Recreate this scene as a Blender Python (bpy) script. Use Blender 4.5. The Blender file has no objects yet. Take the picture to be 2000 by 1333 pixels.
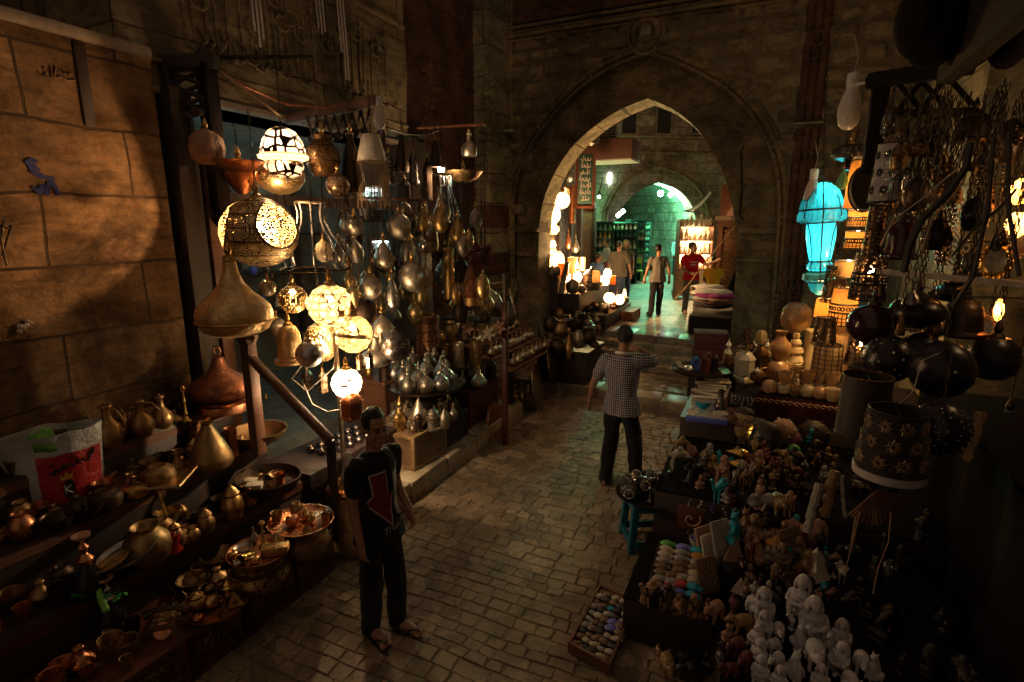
import bpy, bmesh, math, random
from mathutils import Vector, Matrix, Euler
from mathutils.bvhtree import BVHTree
from mathutils import noise as mnoise
random.seed(7)
R = math.radians
S = bpy.context.scene
COL = S.collection
FPX, PIT, YAW, CH = 1070.0, R(12), R(25), 2.85
_fw = Vector((-math.sin(YAW)*math.cos(PIT), math.cos(YAW)*math.cos(PIT), -math.sin(PIT)))
_rt = Vector((math.cos(YAW), math.sin(YAW), 0))
_up = _rt.cross(_fw)
CAMP = Vector((0, 0, CH))
def ray(u, v): return _fw + _rt*((u-1000)/FPX) - _up*((v-666.5)/FPX)
def atc(u, v, c): return CAMP + ray(u, v)*c
def atz(u, v, z):
    d = ray(u, v); return CAMP + d*((z-CH)/d.z)
def atx(u, v, x):
    d = ray(u, v); return CAMP + d*(x/d.x)
def aty(u, v, y):
    d = ray(u, v); return CAMP + d*(y/d.y)
def depth(p): return (Vector(p)-CAMP).dot(_fw)
cam = bpy.data.cameras.new('camera'); co = bpy.data.objects.new('camera', cam); COL.objects.link(co)
cam.sensor_width = 36; cam.lens = 36*FPX/2000; cam.clip_start = .05; cam.clip_end = 400
co.matrix_world = Matrix((( _rt.x, _up.x, -_fw.x, 0), (_rt.y, _up.y, -_fw.y, 0), (_rt.z, _up.z, -_fw.z, CH), (0, 0, 0, 1)))
S.camera = co
S.view_settings.view_transform = 'Standard'; S.view_settings.look = 'None'; S.view_settings.gamma = 1
S.view_settings.exposure = 1.0
S.cycles.use_denoising = True
S.cycles.sample_clamp_indirect = 4.0; S.cycles.sample_clamp_direct = 0
S.cycles.max_bounces = 8; S.cycles.transparent_max_bounces = 24; S.cycles.diffuse_bounces = 3; S.cycles.glossy_bounces = 3
S.cycles.caustics_reflective = False; S.cycles.caustics_refractive = False
def B(): return bmesh.new()
I4 = Matrix.Identity(4)
def T(x=0, y=0, z=0): return Matrix.Translation((x, y, z))
def RX(a): return Matrix.Rotation(R(a), 4, 'X')
def RY(a): return Matrix.Rotation(R(a), 4, 'Y')
def RZ(a): return Matrix.Rotation(R(a), 4, 'Z')
def box(bm, c, s, m=I4, bev=0, jit=0):
    vs = []
    for dz in (-.5, .5):
        for dx, dy in ((-.5, -.5), (.5, -.5), (.5, .5), (-.5, .5)):
            p = Vector((c[0]+dx*s[0], c[1]+dy*s[1], c[2]+dz*s[2]))
            if jit: p += Vector((random.uniform(-jit, jit), random.uniform(-jit, jit), random.uniform(-jit, jit)))
            vs.append(bm.verts.new(m @ p))
    fs = [bm.faces.new([vs[i] for i in f]) for f in ((3, 2, 1, 0), (4, 5, 6, 7), (0, 1, 5, 4), (1, 2, 6, 5), (2, 3, 7, 6), (3, 0, 4, 7))]
    if bev:
        es = list({e for f in fs for e in f.edges})
        bmesh.ops.bevel(bm, geom=es, offset=bev, segments=2, affect='EDGES', profile=.5)
    return bm
def lathe(bm, prof, seg=24, m=I4, lobes=0, amp=0, closed=False):
    rings = []
    for r, z in prof:
        if r < 1e-5: rings.append([bm.verts.new(m @ Vector((0, 0, z)))]); continue
        ring = []
        for i in range(seg):
            a = 2*math.pi*i/seg
            rr = r*(1+amp*abs(math.cos(lobes*a/2))-amp) if lobes else r
            ring.append(bm.verts.new(m @ Vector((rr*math.cos(a), rr*math.sin(a), z))))
        rings.append(ring)
    for a, b in zip(rings, rings[1:]):
        if len(a) == 1 and len(b) == 1: continue
        for i in range(seg):
            j = (i+1) % seg
            if len(a) == 1: bm.faces.new((a[0], b[j], b[i]))
            elif len(b) == 1: bm.faces.new((a[i], a[j], b[0]))
            else: bm.faces.new((a[i], a[j], b[j], b[i]))
    return bm
def ball(bm, c, r, m=I4, sx=1, sy=1, sz=1, seg=14, rings=9):
    prof = [(math.sin(math.pi*i/rings), -math.cos(math.pi*i/rings)) for i in range(rings+1)]
    prof[0] = (0, -1); prof[-1] = (0, 1)
    return lathe(bm, prof, seg, m @ T(*c) @ Matrix.Diagonal((r*sx, r*sy, r*sz, 1)))
def tube(bm, pts, r, seg=6, closed=False, cap=True):
    pts = [Vector(p) for p in pts]; n = len(pts); rs = r if isinstance(r, (list, tuple)) else [r]*n
    prev = None; rings = []
    for i, p in enumerate(pts):
        if closed: d = pts[(i+1) % n]-pts[i-1]
        else: d = pts[min(i+1, n-1)]-pts[max(i-1, 0)]
        if d.length < 1e-9: d = Vector((0, 0, 1))
        d.normalize()
        if prev is None:
            a = Vector((0, 0, 1)) if abs(d.z) < .9 else Vector((1, 0, 0))
            x = d.cross(a).normalized()
        else:
            x = prev-d*prev.dot(d); x.normalize()
        prev = x; y = d.cross(x)
        rings.append([bm.verts.new(p+(x*math.cos(2*math.pi*k/seg)+y*math.sin(2*math.pi*k/seg))*rs[i]) for k in range(seg)])
    pairs = list(zip(rings, rings[1:]))+([(rings[-1], rings[0])] if closed else [])
    for a, b in pairs:
        for k in range(seg): bm.faces.new((a[k], a[(k+1) % seg], b[(k+1) % seg], b[k]))
    if cap and not closed:
        bm.faces.new(rings[0][::-1]); bm.faces.new(rings[-1])
    return bm
def prism(bm, poly, d0, d1, m=I4):
    """poly in (x,z); extruded along y from d0 to d1"""
    a = [bm.verts.new(m @ Vector((x, d0, z))) for x, z in poly]; b = [bm.verts.new(m @ Vector((x, d1, z))) for x, z in poly]
    n = len(poly)
    for i in range(n): bm.faces.new((a[i], a[(i+1) % n], b[(i+1) % n], b[i]))
    f1 = bm.faces.new(a[::-1]); f2 = bm.faces.new(b)
    bmesh.ops.triangulate(bm, faces=[f1, f2])
    return bm
def strip(bm, A, Bp, m=I4, flip=False):
    """quad strip between two equal polylines"""
    a = [bm.verts.new(m @ Vector(p)) for p in A]; b = [bm.verts.new(m @ Vector(p)) for p in Bp]
    for i in range(len(a)-1): bm.faces.new((a[i], b[i], b[i+1], a[i+1]) if flip else (a[i], a[i+1], b[i+1], b[i]))
    return bm
def sheet(bm, x0, x1, y0, y1, nx, ny, f, m=I4):
    g = [[bm.verts.new(m @ Vector(f(x0+(x1-x0)*i/nx, y0+(y1-y0)*j/ny))) for j in range(ny+1)] for i in range(nx+1)]
    for i in range(nx):
        for j in range(ny): bm.faces.new((g[i][j], g[i+1][j], g[i+1][j+1], g[i][j+1]))
    return bm
def mk(name, bm, mat, parent=None, loc=None, rot=None, ang=38, smooth=True, norm=True):
    me = bpy.data.meshes.new(name)
    if norm: bmesh.ops.recalc_face_normals(bm, faces=bm.faces)
    bm.to_mesh(me); bm.free()
    if smooth:
        me.shade_smooth()
        try: me.set_sharp_from_angle(angle=R(ang))
        except Exception: pass
    if mat: me.materials.append(M[mat] if isinstance(mat, str) else mat)
    o = bpy.data.objects.new(name, me); COL.objects.link(o)
    if parent: o.parent = parent
    if loc is not None: o.location = loc
    if rot is not None: o.rotation_euler = rot
    return o
def tag(o, label, cat, group=None):
    o['label'] = label; o['category'] = cat
    if group: o['group'] = group
    return o
def thing(name, label, cat, loc=(0, 0, 0), rot=(0, 0, 0), group=None):
    o = bpy.data.objects.new(name, None); COL.objects.link(o); o.empty_display_size = .1
    o.location = loc; o.rotation_euler = rot
    return tag(o, label, cat, group)
def kind(o, k): o['kind'] = k; return o
def lab(o, s): o['label'] = s; return o
def dup(root, loc, rot=None, label=None, group=None, scale=None):
    def cp(o, par):
        c = o.copy(); COL.objects.link(c)
        if par: c.parent = par
        for ch in o.children: cp(ch, c)
        return c
    r = cp(root, None); r.location = loc
    if rot is not None: r.rotation_euler = rot
    if scale is not None: r.scale = scale if hasattr(scale, '__len__') else (scale,)*3
    if label: r['label'] = label
    if group: r['group'] = group
    return r
KL = 1.0
def lamp(parent, loc, W, color, rad=.03):
    l = bpy.data.lights.new('lamp_light', 'POINT'); l.energy = W*KL; l.color = color; l.shadow_soft_size = rad
    o = bpy.data.objects.new('lamp_light', l); COL.objects.link(o); o.location = loc
    if parent: o.parent = parent
    return o
M = {}
class NT:
    def __init__(s, name):
        s.m = bpy.data.materials.new(name); s.m.use_nodes = True; s.n = s.m.node_tree.nodes; s.l = s.m.node_tree.links
        s.b = s.n['Principled BSDF']; s.o = s.n['Material Output']; M[name] = s.m
        s._tc = None
    def add(s, t, **kw):
        n = s.n.new(t)
        for k, v in kw.items(): setattr(n, k, v)
        return n
    def tc(s, k='Object'):
        if not s._tc: s._tc = s.add('ShaderNodeTexCoord')
        return s._tc.outputs[k]
    def link(s, a, b): s.l.new(a, b)
    def mapping(s, scale=(1, 1, 1), rot=(0, 0, 0), loc=(0, 0, 0), src=None):
        n = s.add('ShaderNodeMapping'); n.inputs['Scale'].default_value = scale; n.inputs['Rotation'].default_value = rot; n.inputs['Location'].default_value = loc
        s.link(src or s.tc(), n.inputs[0]); return n.outputs[0]
    def noise(s, scale, vec=None, detail=5, rough=.6, dist=0):
        n = s.add('ShaderNodeTexNoise'); n.inputs['Scale'].default_value = scale; n.inputs['Detail'].default_value = detail
        n.inputs['Roughness'].default_value = rough; n.inputs['Distortion'].default_value = dist
        s.link(vec or s.tc(), n.inputs['Vector']); return n.outputs['Fac']
    def vor(s, scale, vec=None, feature='F1', rand=1):
        n = s.add('ShaderNodeTexVoronoi', feature=feature); n.inputs['Scale'].default_value = scale; n.inputs['Randomness'].default_value = rand
        s.link(vec or s.tc(), n.inputs['Vector']); return n
    def ramp(s, fac, stops):
        n = s.add('ShaderNodeValToRGB'); e = n.color_ramp.elements
        while len(e) < len(stops): e.new(.5)
        for q, (p, c) in zip(e, stops):
            q.position = p; q.color = (*c, 1) if hasattr(c, '__len__') else (c, c, c, 1)
        s.link(fac, n.inputs[0]); return n.outputs[0]
    def math(s, op, a, b=None, c=None):
        n = s.add('ShaderNodeMath', operation=op)
        for i, x in enumerate((a, b, c)):
            if x is None: continue
            if hasattr(x, 'links') or hasattr(x, 'is_linked'): s.link(x, n.inputs[i])
            else: n.inputs[i].default_value = x
        return n.outputs[0]
    def mix(s, fac, a, b, typ='MIX'):
        n = s.add('ShaderNodeMix', data_type='RGBA', blend_type=typ)
        for i, x in ((0, fac), (6, a), (7, b)):
            if hasattr(x, 'is_linked'): s.link(x, n.inputs[i])
            elif i == 0: n.inputs[0].default_value = x
            else: n.inputs[i].default_value = (*x, 1) if len(x) == 3 else x
        return n.outputs[2]
    def bump(s, h, strength=.5, dist=.01, prev=None):
        n = s.add('ShaderNodeBump'); n.inputs['Strength'].default_value = strength; n.inputs['Distance'].default_value = dist
        s.link(h, n.inputs['Height'])
        if prev: s.link(prev, n.inputs['Normal'])
        s.link(n.outputs[0], s.b.inputs['Normal']); return n.outputs[0]
    def set(s, **kw):
        for k, v in kw.items():
            i = s.b.inputs[k.replace('_', ' ')]
            if hasattr(v, 'is_linked'): s.link(v, i)
            elif hasattr(v, '__len__') and len(v) == 3: i.default_value = (*v, 1)
            else: i.default_value = v
        return s
def plain(name, c, rough=.6, metal=0, var=.25, ns=14, bump=.25, bd=.004, spec=.5, coat=0):
    t = NT(name); f = t.noise(ns, detail=6)
    lo = [max(0, x*(1-var)) for x in c]; hi = [min(1, x*(1+var)) for x in c]
    t.set(Base_Color=t.ramp(f, [(.3, lo), (.7, hi)]), Metallic=metal, Specular_IOR_Level=spec, Coat_Weight=coat)
    t.set(Roughness=t.ramp(t.noise(ns*2.3), [(.3, max(.04, rough-.12)), (.7, min(1, rough+.12))]))
    if bump: t.bump(t.noise(ns*5), bump, bd)
    return t
def stone(name, c1, c2, bw, bh, mortar=.012, rough=.9, bstr=.5, axes='YZ', joint=(.09, .058, .034), stain=.5):
    t = NT(name)
    co_ = t.tc()
    sx = t.add('ShaderNodeSeparateXYZ'); t.link(co_, sx.inputs[0])
    wr_ = t.noise(3.5, t.mapping(scale=(1, .55, 2.2), rot=(.25, 0, 0)), detail=7, rough=.7, dist=1.5); cx = t.add('ShaderNodeCombineXYZ'); t.link(sx.outputs[axes[0]], cx.inputs[0]); t.link(sx.outputs[axes[1]], cx.inputs[1])
    wv = t.add('ShaderNodeVectorMath', operation='MULTIPLY_ADD')
    nz = t.add('ShaderNodeTexNoise'); nz.inputs['Scale'].default_value = 1.3; nz.inputs['Detail'].default_value = 4; t.link(co_, nz.inputs['Vector'])
    t.link(nz.outputs['Color'], wv.inputs[0]); wv.inputs[1].default_value = (.11, .11, 0); t.link(cx.outputs[0], wv.inputs[2])
    br = t.add('ShaderNodeTexBrick'); br.offset = .43; br.squash = 1
    br.inputs['Color1'].default_value = (.2, .2, .2, 1); br.inputs['Color2'].default_value = (.8, .8, .8, 1); br.inputs['Mortar'].default_value = (0, 0, 0, 1)
    br.inputs['Scale'].default_value = 1; br.inputs['Mortar Size'].default_value = mortar; br.inputs['Mortar Smooth'].default_value = .25
    br.inputs['Brick Width'].default_value = bw; br.inputs['Row Height'].default_value = bh; br.inputs['Bias'].default_value = 0
    t.link(wv.outputs[0], br.inputs['Vector'])
    n1 = t.noise(2.2, detail=8, rough=.65, dist=.6); n2 = t.noise(19, detail=8, rough=.7)
    base = t.mix(t.ramp(n1, [(.3, 0.), (.72, 1.)]), c1, c2)
    base = t.mix(.35, base, br.outputs['Color'], 'OVERLAY')
    dk = t.ramp(t.noise(1.1, detail=6, rough=.7, dist=1.2), [(.38, 1-stain), (.58, 1.)])
    base = t.mix(1, base, dk, 'MULTIPLY')
    base = t.mix(1, base, t.ramp(n2, [(.25, .62), (.6, 1.)]), 'MULTIPLY'); base = t.mix(1, base, t.ramp(wr_, [(.36, .55), (.56, 1.)]), 'MULTIPLY')
    jf = t.math('SUBTRACT', 1, br.outputs['Fac'])
    base = t.mix(br.outputs['Fac'], base, joint)
    t.set(Base_Color=base, Roughness=rough, Specular_IOR_Level=.25)
    h = t.math('ADD', t.math('MULTIPLY', jf, 1.0), t.math('MULTIPLY', n2, .5))
    h = t.math('ADD', h, t.math('MULTIPLY', t.noise(60, detail=3), .18))
    h = t.math('ADD', h, t.math('MULTIPLY', t.noise(6, detail=4, dist=.8), .7))
    t.bump(h, bstr, .02)
    return t
stone('wall_stone', (.16, .078, .032), (.27, .15, .07), 1.15, .52, .011, bstr=.9, joint=(.05, .028, .015), stain=.62)
stone('upper_stone', (.26, .19, .11), (.38, .29, .17), 1.5, .9, .012, bstr=.6)
stone('gate_stone', (.30, .24, .15), (.42, .34, .22), .62, .3, .022, bstr=.95, axes='XZ', stain=.45)
stone('back_stone', (.34, .25, .18), (.44, .34, .25), .9, .42, .012, axes='XZ')
stone('passage_stone', (.34, .33, .27), (.45, .43, .36), .8, .4, .014, axes='YZ')
stone('smooth_stone', (.31, .215, .115), (.42, .31, .175), 9, 9, .001, bstr=.3, axes='XZ', stain=.6)
stone('dark_stone', (.14, .06, .035), (.2, .1, .06), .8, .45, .01, axes='XZ')
stone('pale_column_stone', (.33, .28, .17), (.42, .36, .22), .7, .55, .012, axes='XZ')
stone('slab_stone', (.34, .32, .27), (.46, .43, .36), .7, .42, .012, rough=.55, bstr=.3, axes='XY', stain=.3)
stone('step_stone', (.40, .31, .22), (.56, .45, .32), 1.3, 4, .012, rough=.42, bstr=.35, axes='XY', stain=.35)
t = NT('cobble'); f = t.noise(1.6, detail=7, dist=.6); g = t.noise(24, detail=8, rough=.7)
oi = t.add('ShaderNodeTexVoronoi'); oi.inputs['Scale'].default_value = 6.5; t.link(t.tc(), oi.inputs['Vector'])
c = t.mix(t.ramp(f, [(.3, 0.), (.7, 1.)]), (.33, .235, .15), (.46, .335, .22))
oc = t.add('ShaderNodeSeparateColor'); t.link(oi.outputs['Color'], oc.inputs[0]); c = t.mix(1, c, t.ramp(oc.outputs[0], [(0, .45), (1, 1.)]), 'MULTIPLY')
c = t.mix(1, c, t.ramp(g, [(.28, .5), (.6, 1.)]), 'MULTIPLY')
t.set(Base_Color=c, Roughness=t.ramp(t.noise(7), [(.3, .42), (.7, .75)]), Specular_IOR_Level=.35)
t.bump(t.math('ADD', g, t.math('MULTIPLY', t.noise(70), .4)), .55, .012)
plain('shade_black_cloth', (.010, .007, .007), 1, ns=40, spec=.05)  # black base colour puts unlit darkness into bench tops and corner drapes
plain('balcony_brown', (.10, .04, .028), .7)
plain('black_timber', (.010, .006, .005), .8, spec=.15)
plain('dim_white', (.26, .24, .24), .85)
plain('mortar', (.19, .145, .1), .95, var=.4, ns=30, bump=.6, bd=.01)
def wood(name, c, rough=.6, sc=(3, 3, 40)):
    t = NT(name); mp = t.mapping(scale=sc)
    f = t.noise(2, mp, detail=6, dist=1.5)
    t.set(Base_Color=t.mix(1, t.ramp(f, [(.3, [x*.45 for x in c]), (.7, c)]), t.ramp(t.noise(5), [(.3, .6), (.65, 1.)]), 'MULTIPLY'), Roughness=rough)
    t.bump(f, .35, .006); return t
wood('wood_post', (.25, .10, .05)); wood('wood_beam_x', (.2, .085, .045), sc=(3, 40, 40)); wood('wood_beam_y', (.2, .085, .045), sc=(40, 3, 40))
wood('wood_dark', (.045, .022, .014)); wood('wood_crate', (.34, .2, .11), sc=(30, 4, 30)); wood('wood_red', (.16, .045, .025), .45); wood('wood_light', (.5, .3, .13), sc=(30, 30, 3))
def metal(name, c, rough=.32, dirt=.5, hammer=30, hb=.25, tarn=(.06, .04, .025)):
    t = NT(name); f = t.noise(9, detail=7, rough=.65, dist=.4)
    base = t.mix(t.ramp(f, [(.62-dirt*.4, 0.), (.78, 1.)]), c, [x*.4+y*.6 for x, y in zip(c, tarn)])
    t.set(Base_Color=base, Metallic=1, Roughness=t.ramp(t.noise(22, detail=5), [(.3, rough*.7), (.7, min(1, rough*1.7))]))
    v = t.vor(hammer); t.bump(t.math('ADD', v.outputs['Distance'], t.math('MULTIPLY', t.noise(90), .5)), hb, .006)
    return t
metal('silvered', (.60, .50, .39), .36, .5, 55, .07); metal('nickel', (.48, .45, .43), .3, .3, 50, .05); metal('brass', (.60, .37, .14), .33, hb=.1)
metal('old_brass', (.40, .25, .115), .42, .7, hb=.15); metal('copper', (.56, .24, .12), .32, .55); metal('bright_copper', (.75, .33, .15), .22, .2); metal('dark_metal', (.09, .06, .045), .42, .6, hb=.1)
metal('gunmetal', (.22, .18, .17), .25, .4); metal('rust_copper', (.40, .16, .09), .5, .6, 60, .5); metal('iron', (.06, .045, .035), .6, .5); metal('gold', (.8, .5, .13), .2, .2)
metal('matt_gold', (.80, .56, .28), .46, .45, 45, .35); metal('pewter', (.36, .31, .255), .38, .5, 50, .07)
def engraved(name, c, rough, scale, line=.06, dark=(.09, .045, .02), rings=0, metal=1):
    t = NT(name); v = t.vor(scale, feature='DISTANCE_TO_EDGE', rand=.55); d = v.outputs['Distance']
    v2 = t.vor(scale*2.6, feature='DISTANCE_TO_EDGE', rand=.9).outputs['Distance']
    a = t.math('LESS_THAN', d, line); b2 = t.math('COMPARE', d, line*3.2, line*.5); c3 = t.math('LESS_THAN', v2, .05)
    mk_ = t.math('MINIMUM', t.math('ADD', t.math('ADD', a, b2), t.math('MULTIPLY', c3, .8)), 1)
    sz = t.add('ShaderNodeSeparateXYZ'); t.link(t.tc(), sz.inputs[0])
    if rings:
        w = t.math('LESS_THAN', t.math('PINGPONG', sz.outputs['Z'], rings), rings*.11); mk_ = t.math('MAXIMUM', mk_, w)
    t.set(Base_Color=t.mix(mk_, c, dark), Metallic=metal, Roughness=t.math('MULTIPLY_ADD', mk_, .3, rough))
    t.bump(t.math('SUBTRACT', 1, mk_), .6, .004); return t
engraved('engraved_brass', (.62, .42, .18), .35, 16, .05, rings=.09)
engraved('engraved_copper', (.45, .2, .1), .38, 26, .06, rings=.06)
engraved('engraved_dark', (.3, .19, .08), .35, 22, .07, rings=.07)
engraved('engraved_silver', (.5, .42, .33), .36, 30, .07, rings=.05)
def pierced(name, c, scale, hole=.12, nested=True, rand=.6, lum=None, rough=.4, feature='DISTANCE_TO_EDGE', zmin=None, glow=(1, .72, .38), metal=1):
    """thin metal shell with real see-through openings cut by a pattern"""
    t = NT(name); 
    if feature == 'DISTANCE_TO_EDGE':
        d = t.vor(scale, feature=feature, rand=rand).outputs['Distance']; h = t.math('GREATER_THAN', d, hole)
        if nested:
            band = t.math('COMPARE', d, hole*2.3, hole*.42); h = t.math('MULTIPLY', h, t.math('SUBTRACT', 1, band))
    else:
        d = t.vor(scale, rand=rand).outputs['Distance']; h = t.math('LESS_THAN', d, hole)
    t.set(Base_Color=c, Metallic=metal, Roughness=rough)
    tr = t.add('ShaderNodeBsdfTransparent'); mx = t.add('ShaderNodeMixShader')
    if lum:   # thin parchment lining behind the openings
        tl = t.add('ShaderNodeBsdfTranslucent'); tl.inputs[0].default_value = (*lum, 1)
        df = t.add('ShaderNodeBsdfDiffuse'); df.inputs[0].default_value = (*lum, 1)
        m2 = t.add('ShaderNodeMixShader'); m2.inputs[0].default_value = .35; t.link(tl.outputs[0], m2.inputs[1]); t.link(df.outputs[0], m2.inputs[2])
        m3 = t.add('ShaderNodeMixShader'); m3.inputs[0].default_value = .32; t.link(m2.outputs[0], m3.inputs[1]); t.link(tr.outputs[0], m3.inputs[2])
        src = m3.outputs[0]
    else: src = tr.outputs[0]
    if zmin is not None:
        sz = t.add('ShaderNodeSeparateXYZ'); t.link(t.tc(), sz.inputs[0]); h = t.math('MULTIPLY', h, t.math('GREATER_THAN', sz.outputs['Z'], zmin))
    t.link(h, mx.inputs[0]); t.link(t.b.outputs[0], mx.inputs[1]); t.link(src, mx.inputs[2]); t.link(mx.outputs[0], t.o.inputs[0])
    return t
pierced('pierced_sphere', (.45, .3, .14), 24, .09, rand=.7)
pierced('lined_sphere', (.10, .05, .02), 15, .075, lum=(.34, .25, .13), rand=.35)
pierced('lined_sphere_fine', (.14, .075, .03), 21, .055, lum=(.34, .25, .13), rand=.6)
pierced('dotted_brass', (.55, .4, .2), 60, .3, feature='F1', rand=.4)
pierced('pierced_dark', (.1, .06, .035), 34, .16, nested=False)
def translucent(name, c, mixd=.35, bands=None, gloss=.08):
    t = NT(name); tl = t.add('ShaderNodeBsdfTranslucent'); df = t.add('ShaderNodeBsdfDiffuse'); gl = t.add('ShaderNodeBsdfGlossy')
    f = t.mix(.7, t.ramp(t.noise(9, detail=6, dist=1.2), [(.3, [x*.72 for x in c]), (.7, c)]), t.ramp(t.noise(5, t.mapping(scale=(3, 1, .6)), detail=4, dist=1.6), [(.36, bands or c), (.5, c), (.6, bands or c)]))
    for n in (tl, df): t.link(f, n.inputs[0])
    gl.inputs['Roughness'].default_value = .2
    m = t.add('ShaderNodeMixShader'); m.inputs[0].default_value = mixd; t.link(tl.outputs[0], m.inputs[1]); t.link(df.outputs[0], m.inputs[2])
    m2 = t.add('ShaderNodeMixShader'); m2.inputs[0].default_value = gloss; t.link(m.outputs[0], m2.inputs[1]); t.link(gl.outputs[0], m2.inputs[2])
    t.link(m2.outputs[0], t.o.inputs[0]); return t
translucent('alabaster', (.60, .38, .21), .6, (.36, .17, .08)); translucent('alabaster_pale', (.70, .56, .38), .6, (.5, .34, .2)); translucent('glow_alabaster', (.92, .72, .46), .35); translucent('parchment', (.62, .42, .2), .4); translucent('cyan_glass', (.14, .6, .66), .3, (.04, .30, .36), .12)
translucent('milk_glass', (.85, .78, .68), .7, gloss=.12); translucent('amber_glass', (.9, .42, .12), .3, gloss=.12); translucent('green_glass', (.2, .5, .3), .5, gloss=.12)
def emit(name, c, s, var=0, ns=20):
    t = NT(name); t.set(Base_Color=(.3, .3, .3), Emission_Strength=s)
    if var: t.set(Emission_Color=t.ramp(t.noise(ns, detail=3), [(.35, [x*(1-var) for x in c]), (.62, c)]))
    else: t.set(Emission_Color=c)
    return t
emit('bulb_warm', (1, .68, .32), 60); emit('bulb_cyan', (.2, 1, .95), 30); emit('bulb_green', (.35, 1, .7), 60); emit('tube_white', (.8, 1, .92), 9); emit('bulb_small', (1, .8, .55), 25)
emit('bulb_soft', (1, .72, .38), 12)
plain('skin', (.30, .145, .085), .5, var=.12, ns=30, bump=.1, bd=.001); plain('skin_dark', (.2, .09, .05), .5, var=.12, ns=30, bump=.1, bd=.001)
plain('hair', (.008, .006, .005), .5, var=.3, ns=120, bump=.9, bd=.006); plain('hair_grey', (.3, .2, .12), .6, ns=90, bump=.8, bd=.006)
def cloth(name, c, var=.15): 
    t = NT(name); f = t.noise(7, detail=5, dist=.8)
    t.set(Base_Color=t.ramp(t.noise(260, detail=2), [(.3, [x*(1-var) for x in c]), (.7, [min(1, x*(1+var)) for x in c])]), Roughness=.9, Specular_IOR_Level=.15, Sheen_Weight=.15)
    t.bump(t.math('ADD', f, t.math('MULTIPLY', t.noise(240), .12)), .6, .02); return t
for n, c in dict(cloth_black=(.010, .009, .010), cloth_jean_black=(.012, .011, .013), cloth_grey=(.12, .11, .10), cloth_red=(.72, .02, .035), cloth_jeans=(.16, .165, .17), cloth_yellow=(.8, .64, .06),
                 cloth_pink=(.62, .48, .5), cloth_blue=(.10, .17, .38), cloth_olive=(.13, .11, .085), cloth_white=(.75, .72, .66), cloth_magenta=(.4, .04, .3), cloth_paleblue=(.3, .45, .5), cloth_tan=(.45, .28, .17), cloth_maroon=(.12, .03, .03), cloth_dark=(.03, .02, .02),
                 print_red=(.16, .012, .016), print_white=(.42, .42, .44), denim=(.05, .07, .14)).items(): cloth(n, c)
t = NT('check_shirt'); sx = t.add('ShaderNodeSeparateXYZ'); t.link(t.tc(), sx.inputs[0])
at = t.math('ARCTAN2', sx.outputs['Y'], sx.outputs['X'])
a = t.math('LESS_THAN', t.math('PINGPONG', t.math('ADD', sx.outputs['X'], t.math('MULTIPLY', sx.outputs['Y'], .35)), .0115), .0038); b = t.math('LESS_THAN', t.math('PINGPONG', sx.outputs['Z'], .0115), .0038)
t.set(Base_Color=t.mix(t.math('ADD', t.math('MULTIPLY', a, .5), t.math('MULTIPLY', b, .5)), (.014, .010, .035), (.58, .54, .56)), Roughness=.9, Specular_IOR_Level=.15)
t.bump(t.noise(8, detail=4, dist=.8), .5, .02)
plain('plastic_teal', (.006, .12, .18), .4, var=.2, bump=.1); plain('plastic_white', (.55, .52, .5), .5, bump=.15); plain('bag_white', (.50, .48, .46), .35, var=.15, ns=5, bump=.6, bd=.03)
plain('red_print', (.42, .015, .018), .4, var=.1, ns=5, bump=.5, bd=.03); plain('yellow_print', (.7, .45, .03), .4); plain('black_print', (.01, .01, .012), .5); plain('white_print', (.6, .55, .55), .5)
plain('green_plastic', (.2, .5, .08), .4); plain('red_tin', (.5, .03, .03), .35); plain('blue_paint', (.012, .016, .10), .9, var=.3)
plain('rope', (.3, .2, .12), .95, ns=60, bump=.8, bd=.01); plain('white_strip', (.22, .165, .12), .8); plain('plaster', (.42, .36, .34), .6, var=.15, ns=18, bump=.5, bd=.006)
plain('ceramic_bulb', (.62, .52, .46), .25, var=.06, bump=0); plain('dark_brown', (.03, .016, .012), .6); plain('dark_red', (.10, .02, .018), .6, var=.4, ns=30); plain('sack', (.12, .09, .07), .95, ns=30)
plain('scarab_grey', (.34, .30, .27), .45, var=.35, ns=60); plain('scarab_brown', (.2, .12, .07), .45, var=.4, ns=60); plain('scarab_black', (.05, .04, .04), .35, var=.4, ns=60)
plain('glaze_blue', (.09, .13, .5), .15, var=.2); plain('glaze_lilac', (.22, .22, .62), .15, var=.2); plain('glaze_turq', (.02, .32, .42), .15, var=.2); plain('glaze_green', (.12, .4, .08), .15, var=.2); plain('glaze_amber', (.45, .2, .03), .2); plain('glaze_red', (.5, .05, .06), .25); plain('glaze_pink', (.5, .22, .24), .4)
plain('clay', (.35, .19, .12), .7); plain('bone', (.5, .42, .32), .5); plain('black_stone', (.02, .018, .018), .3, var=.5, ns=40); plain('orange_bead', (.75, .17, .02), .4); plain('mask_gold', (.25, .15, .06), .45, ns=20)
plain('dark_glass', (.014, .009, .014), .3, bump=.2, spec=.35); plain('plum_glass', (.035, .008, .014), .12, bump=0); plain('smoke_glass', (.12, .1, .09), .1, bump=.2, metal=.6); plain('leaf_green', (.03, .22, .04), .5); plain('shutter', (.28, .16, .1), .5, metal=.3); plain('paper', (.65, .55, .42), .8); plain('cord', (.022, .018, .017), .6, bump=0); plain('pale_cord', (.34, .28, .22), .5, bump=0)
plain('salmon_wall', (.42, .24, .2), .85, ns=6); plain('awning_canvas', (.5, .47, .44), .8); plain('lime_plastic', (.45, .55, .08), .5); plain('dark_teal', (.02, .07, .06), .6); plain('silver_foil', (.75, .72, .7), .16, metal=.9, ns=25, bump=.9, bd=.02)

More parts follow.
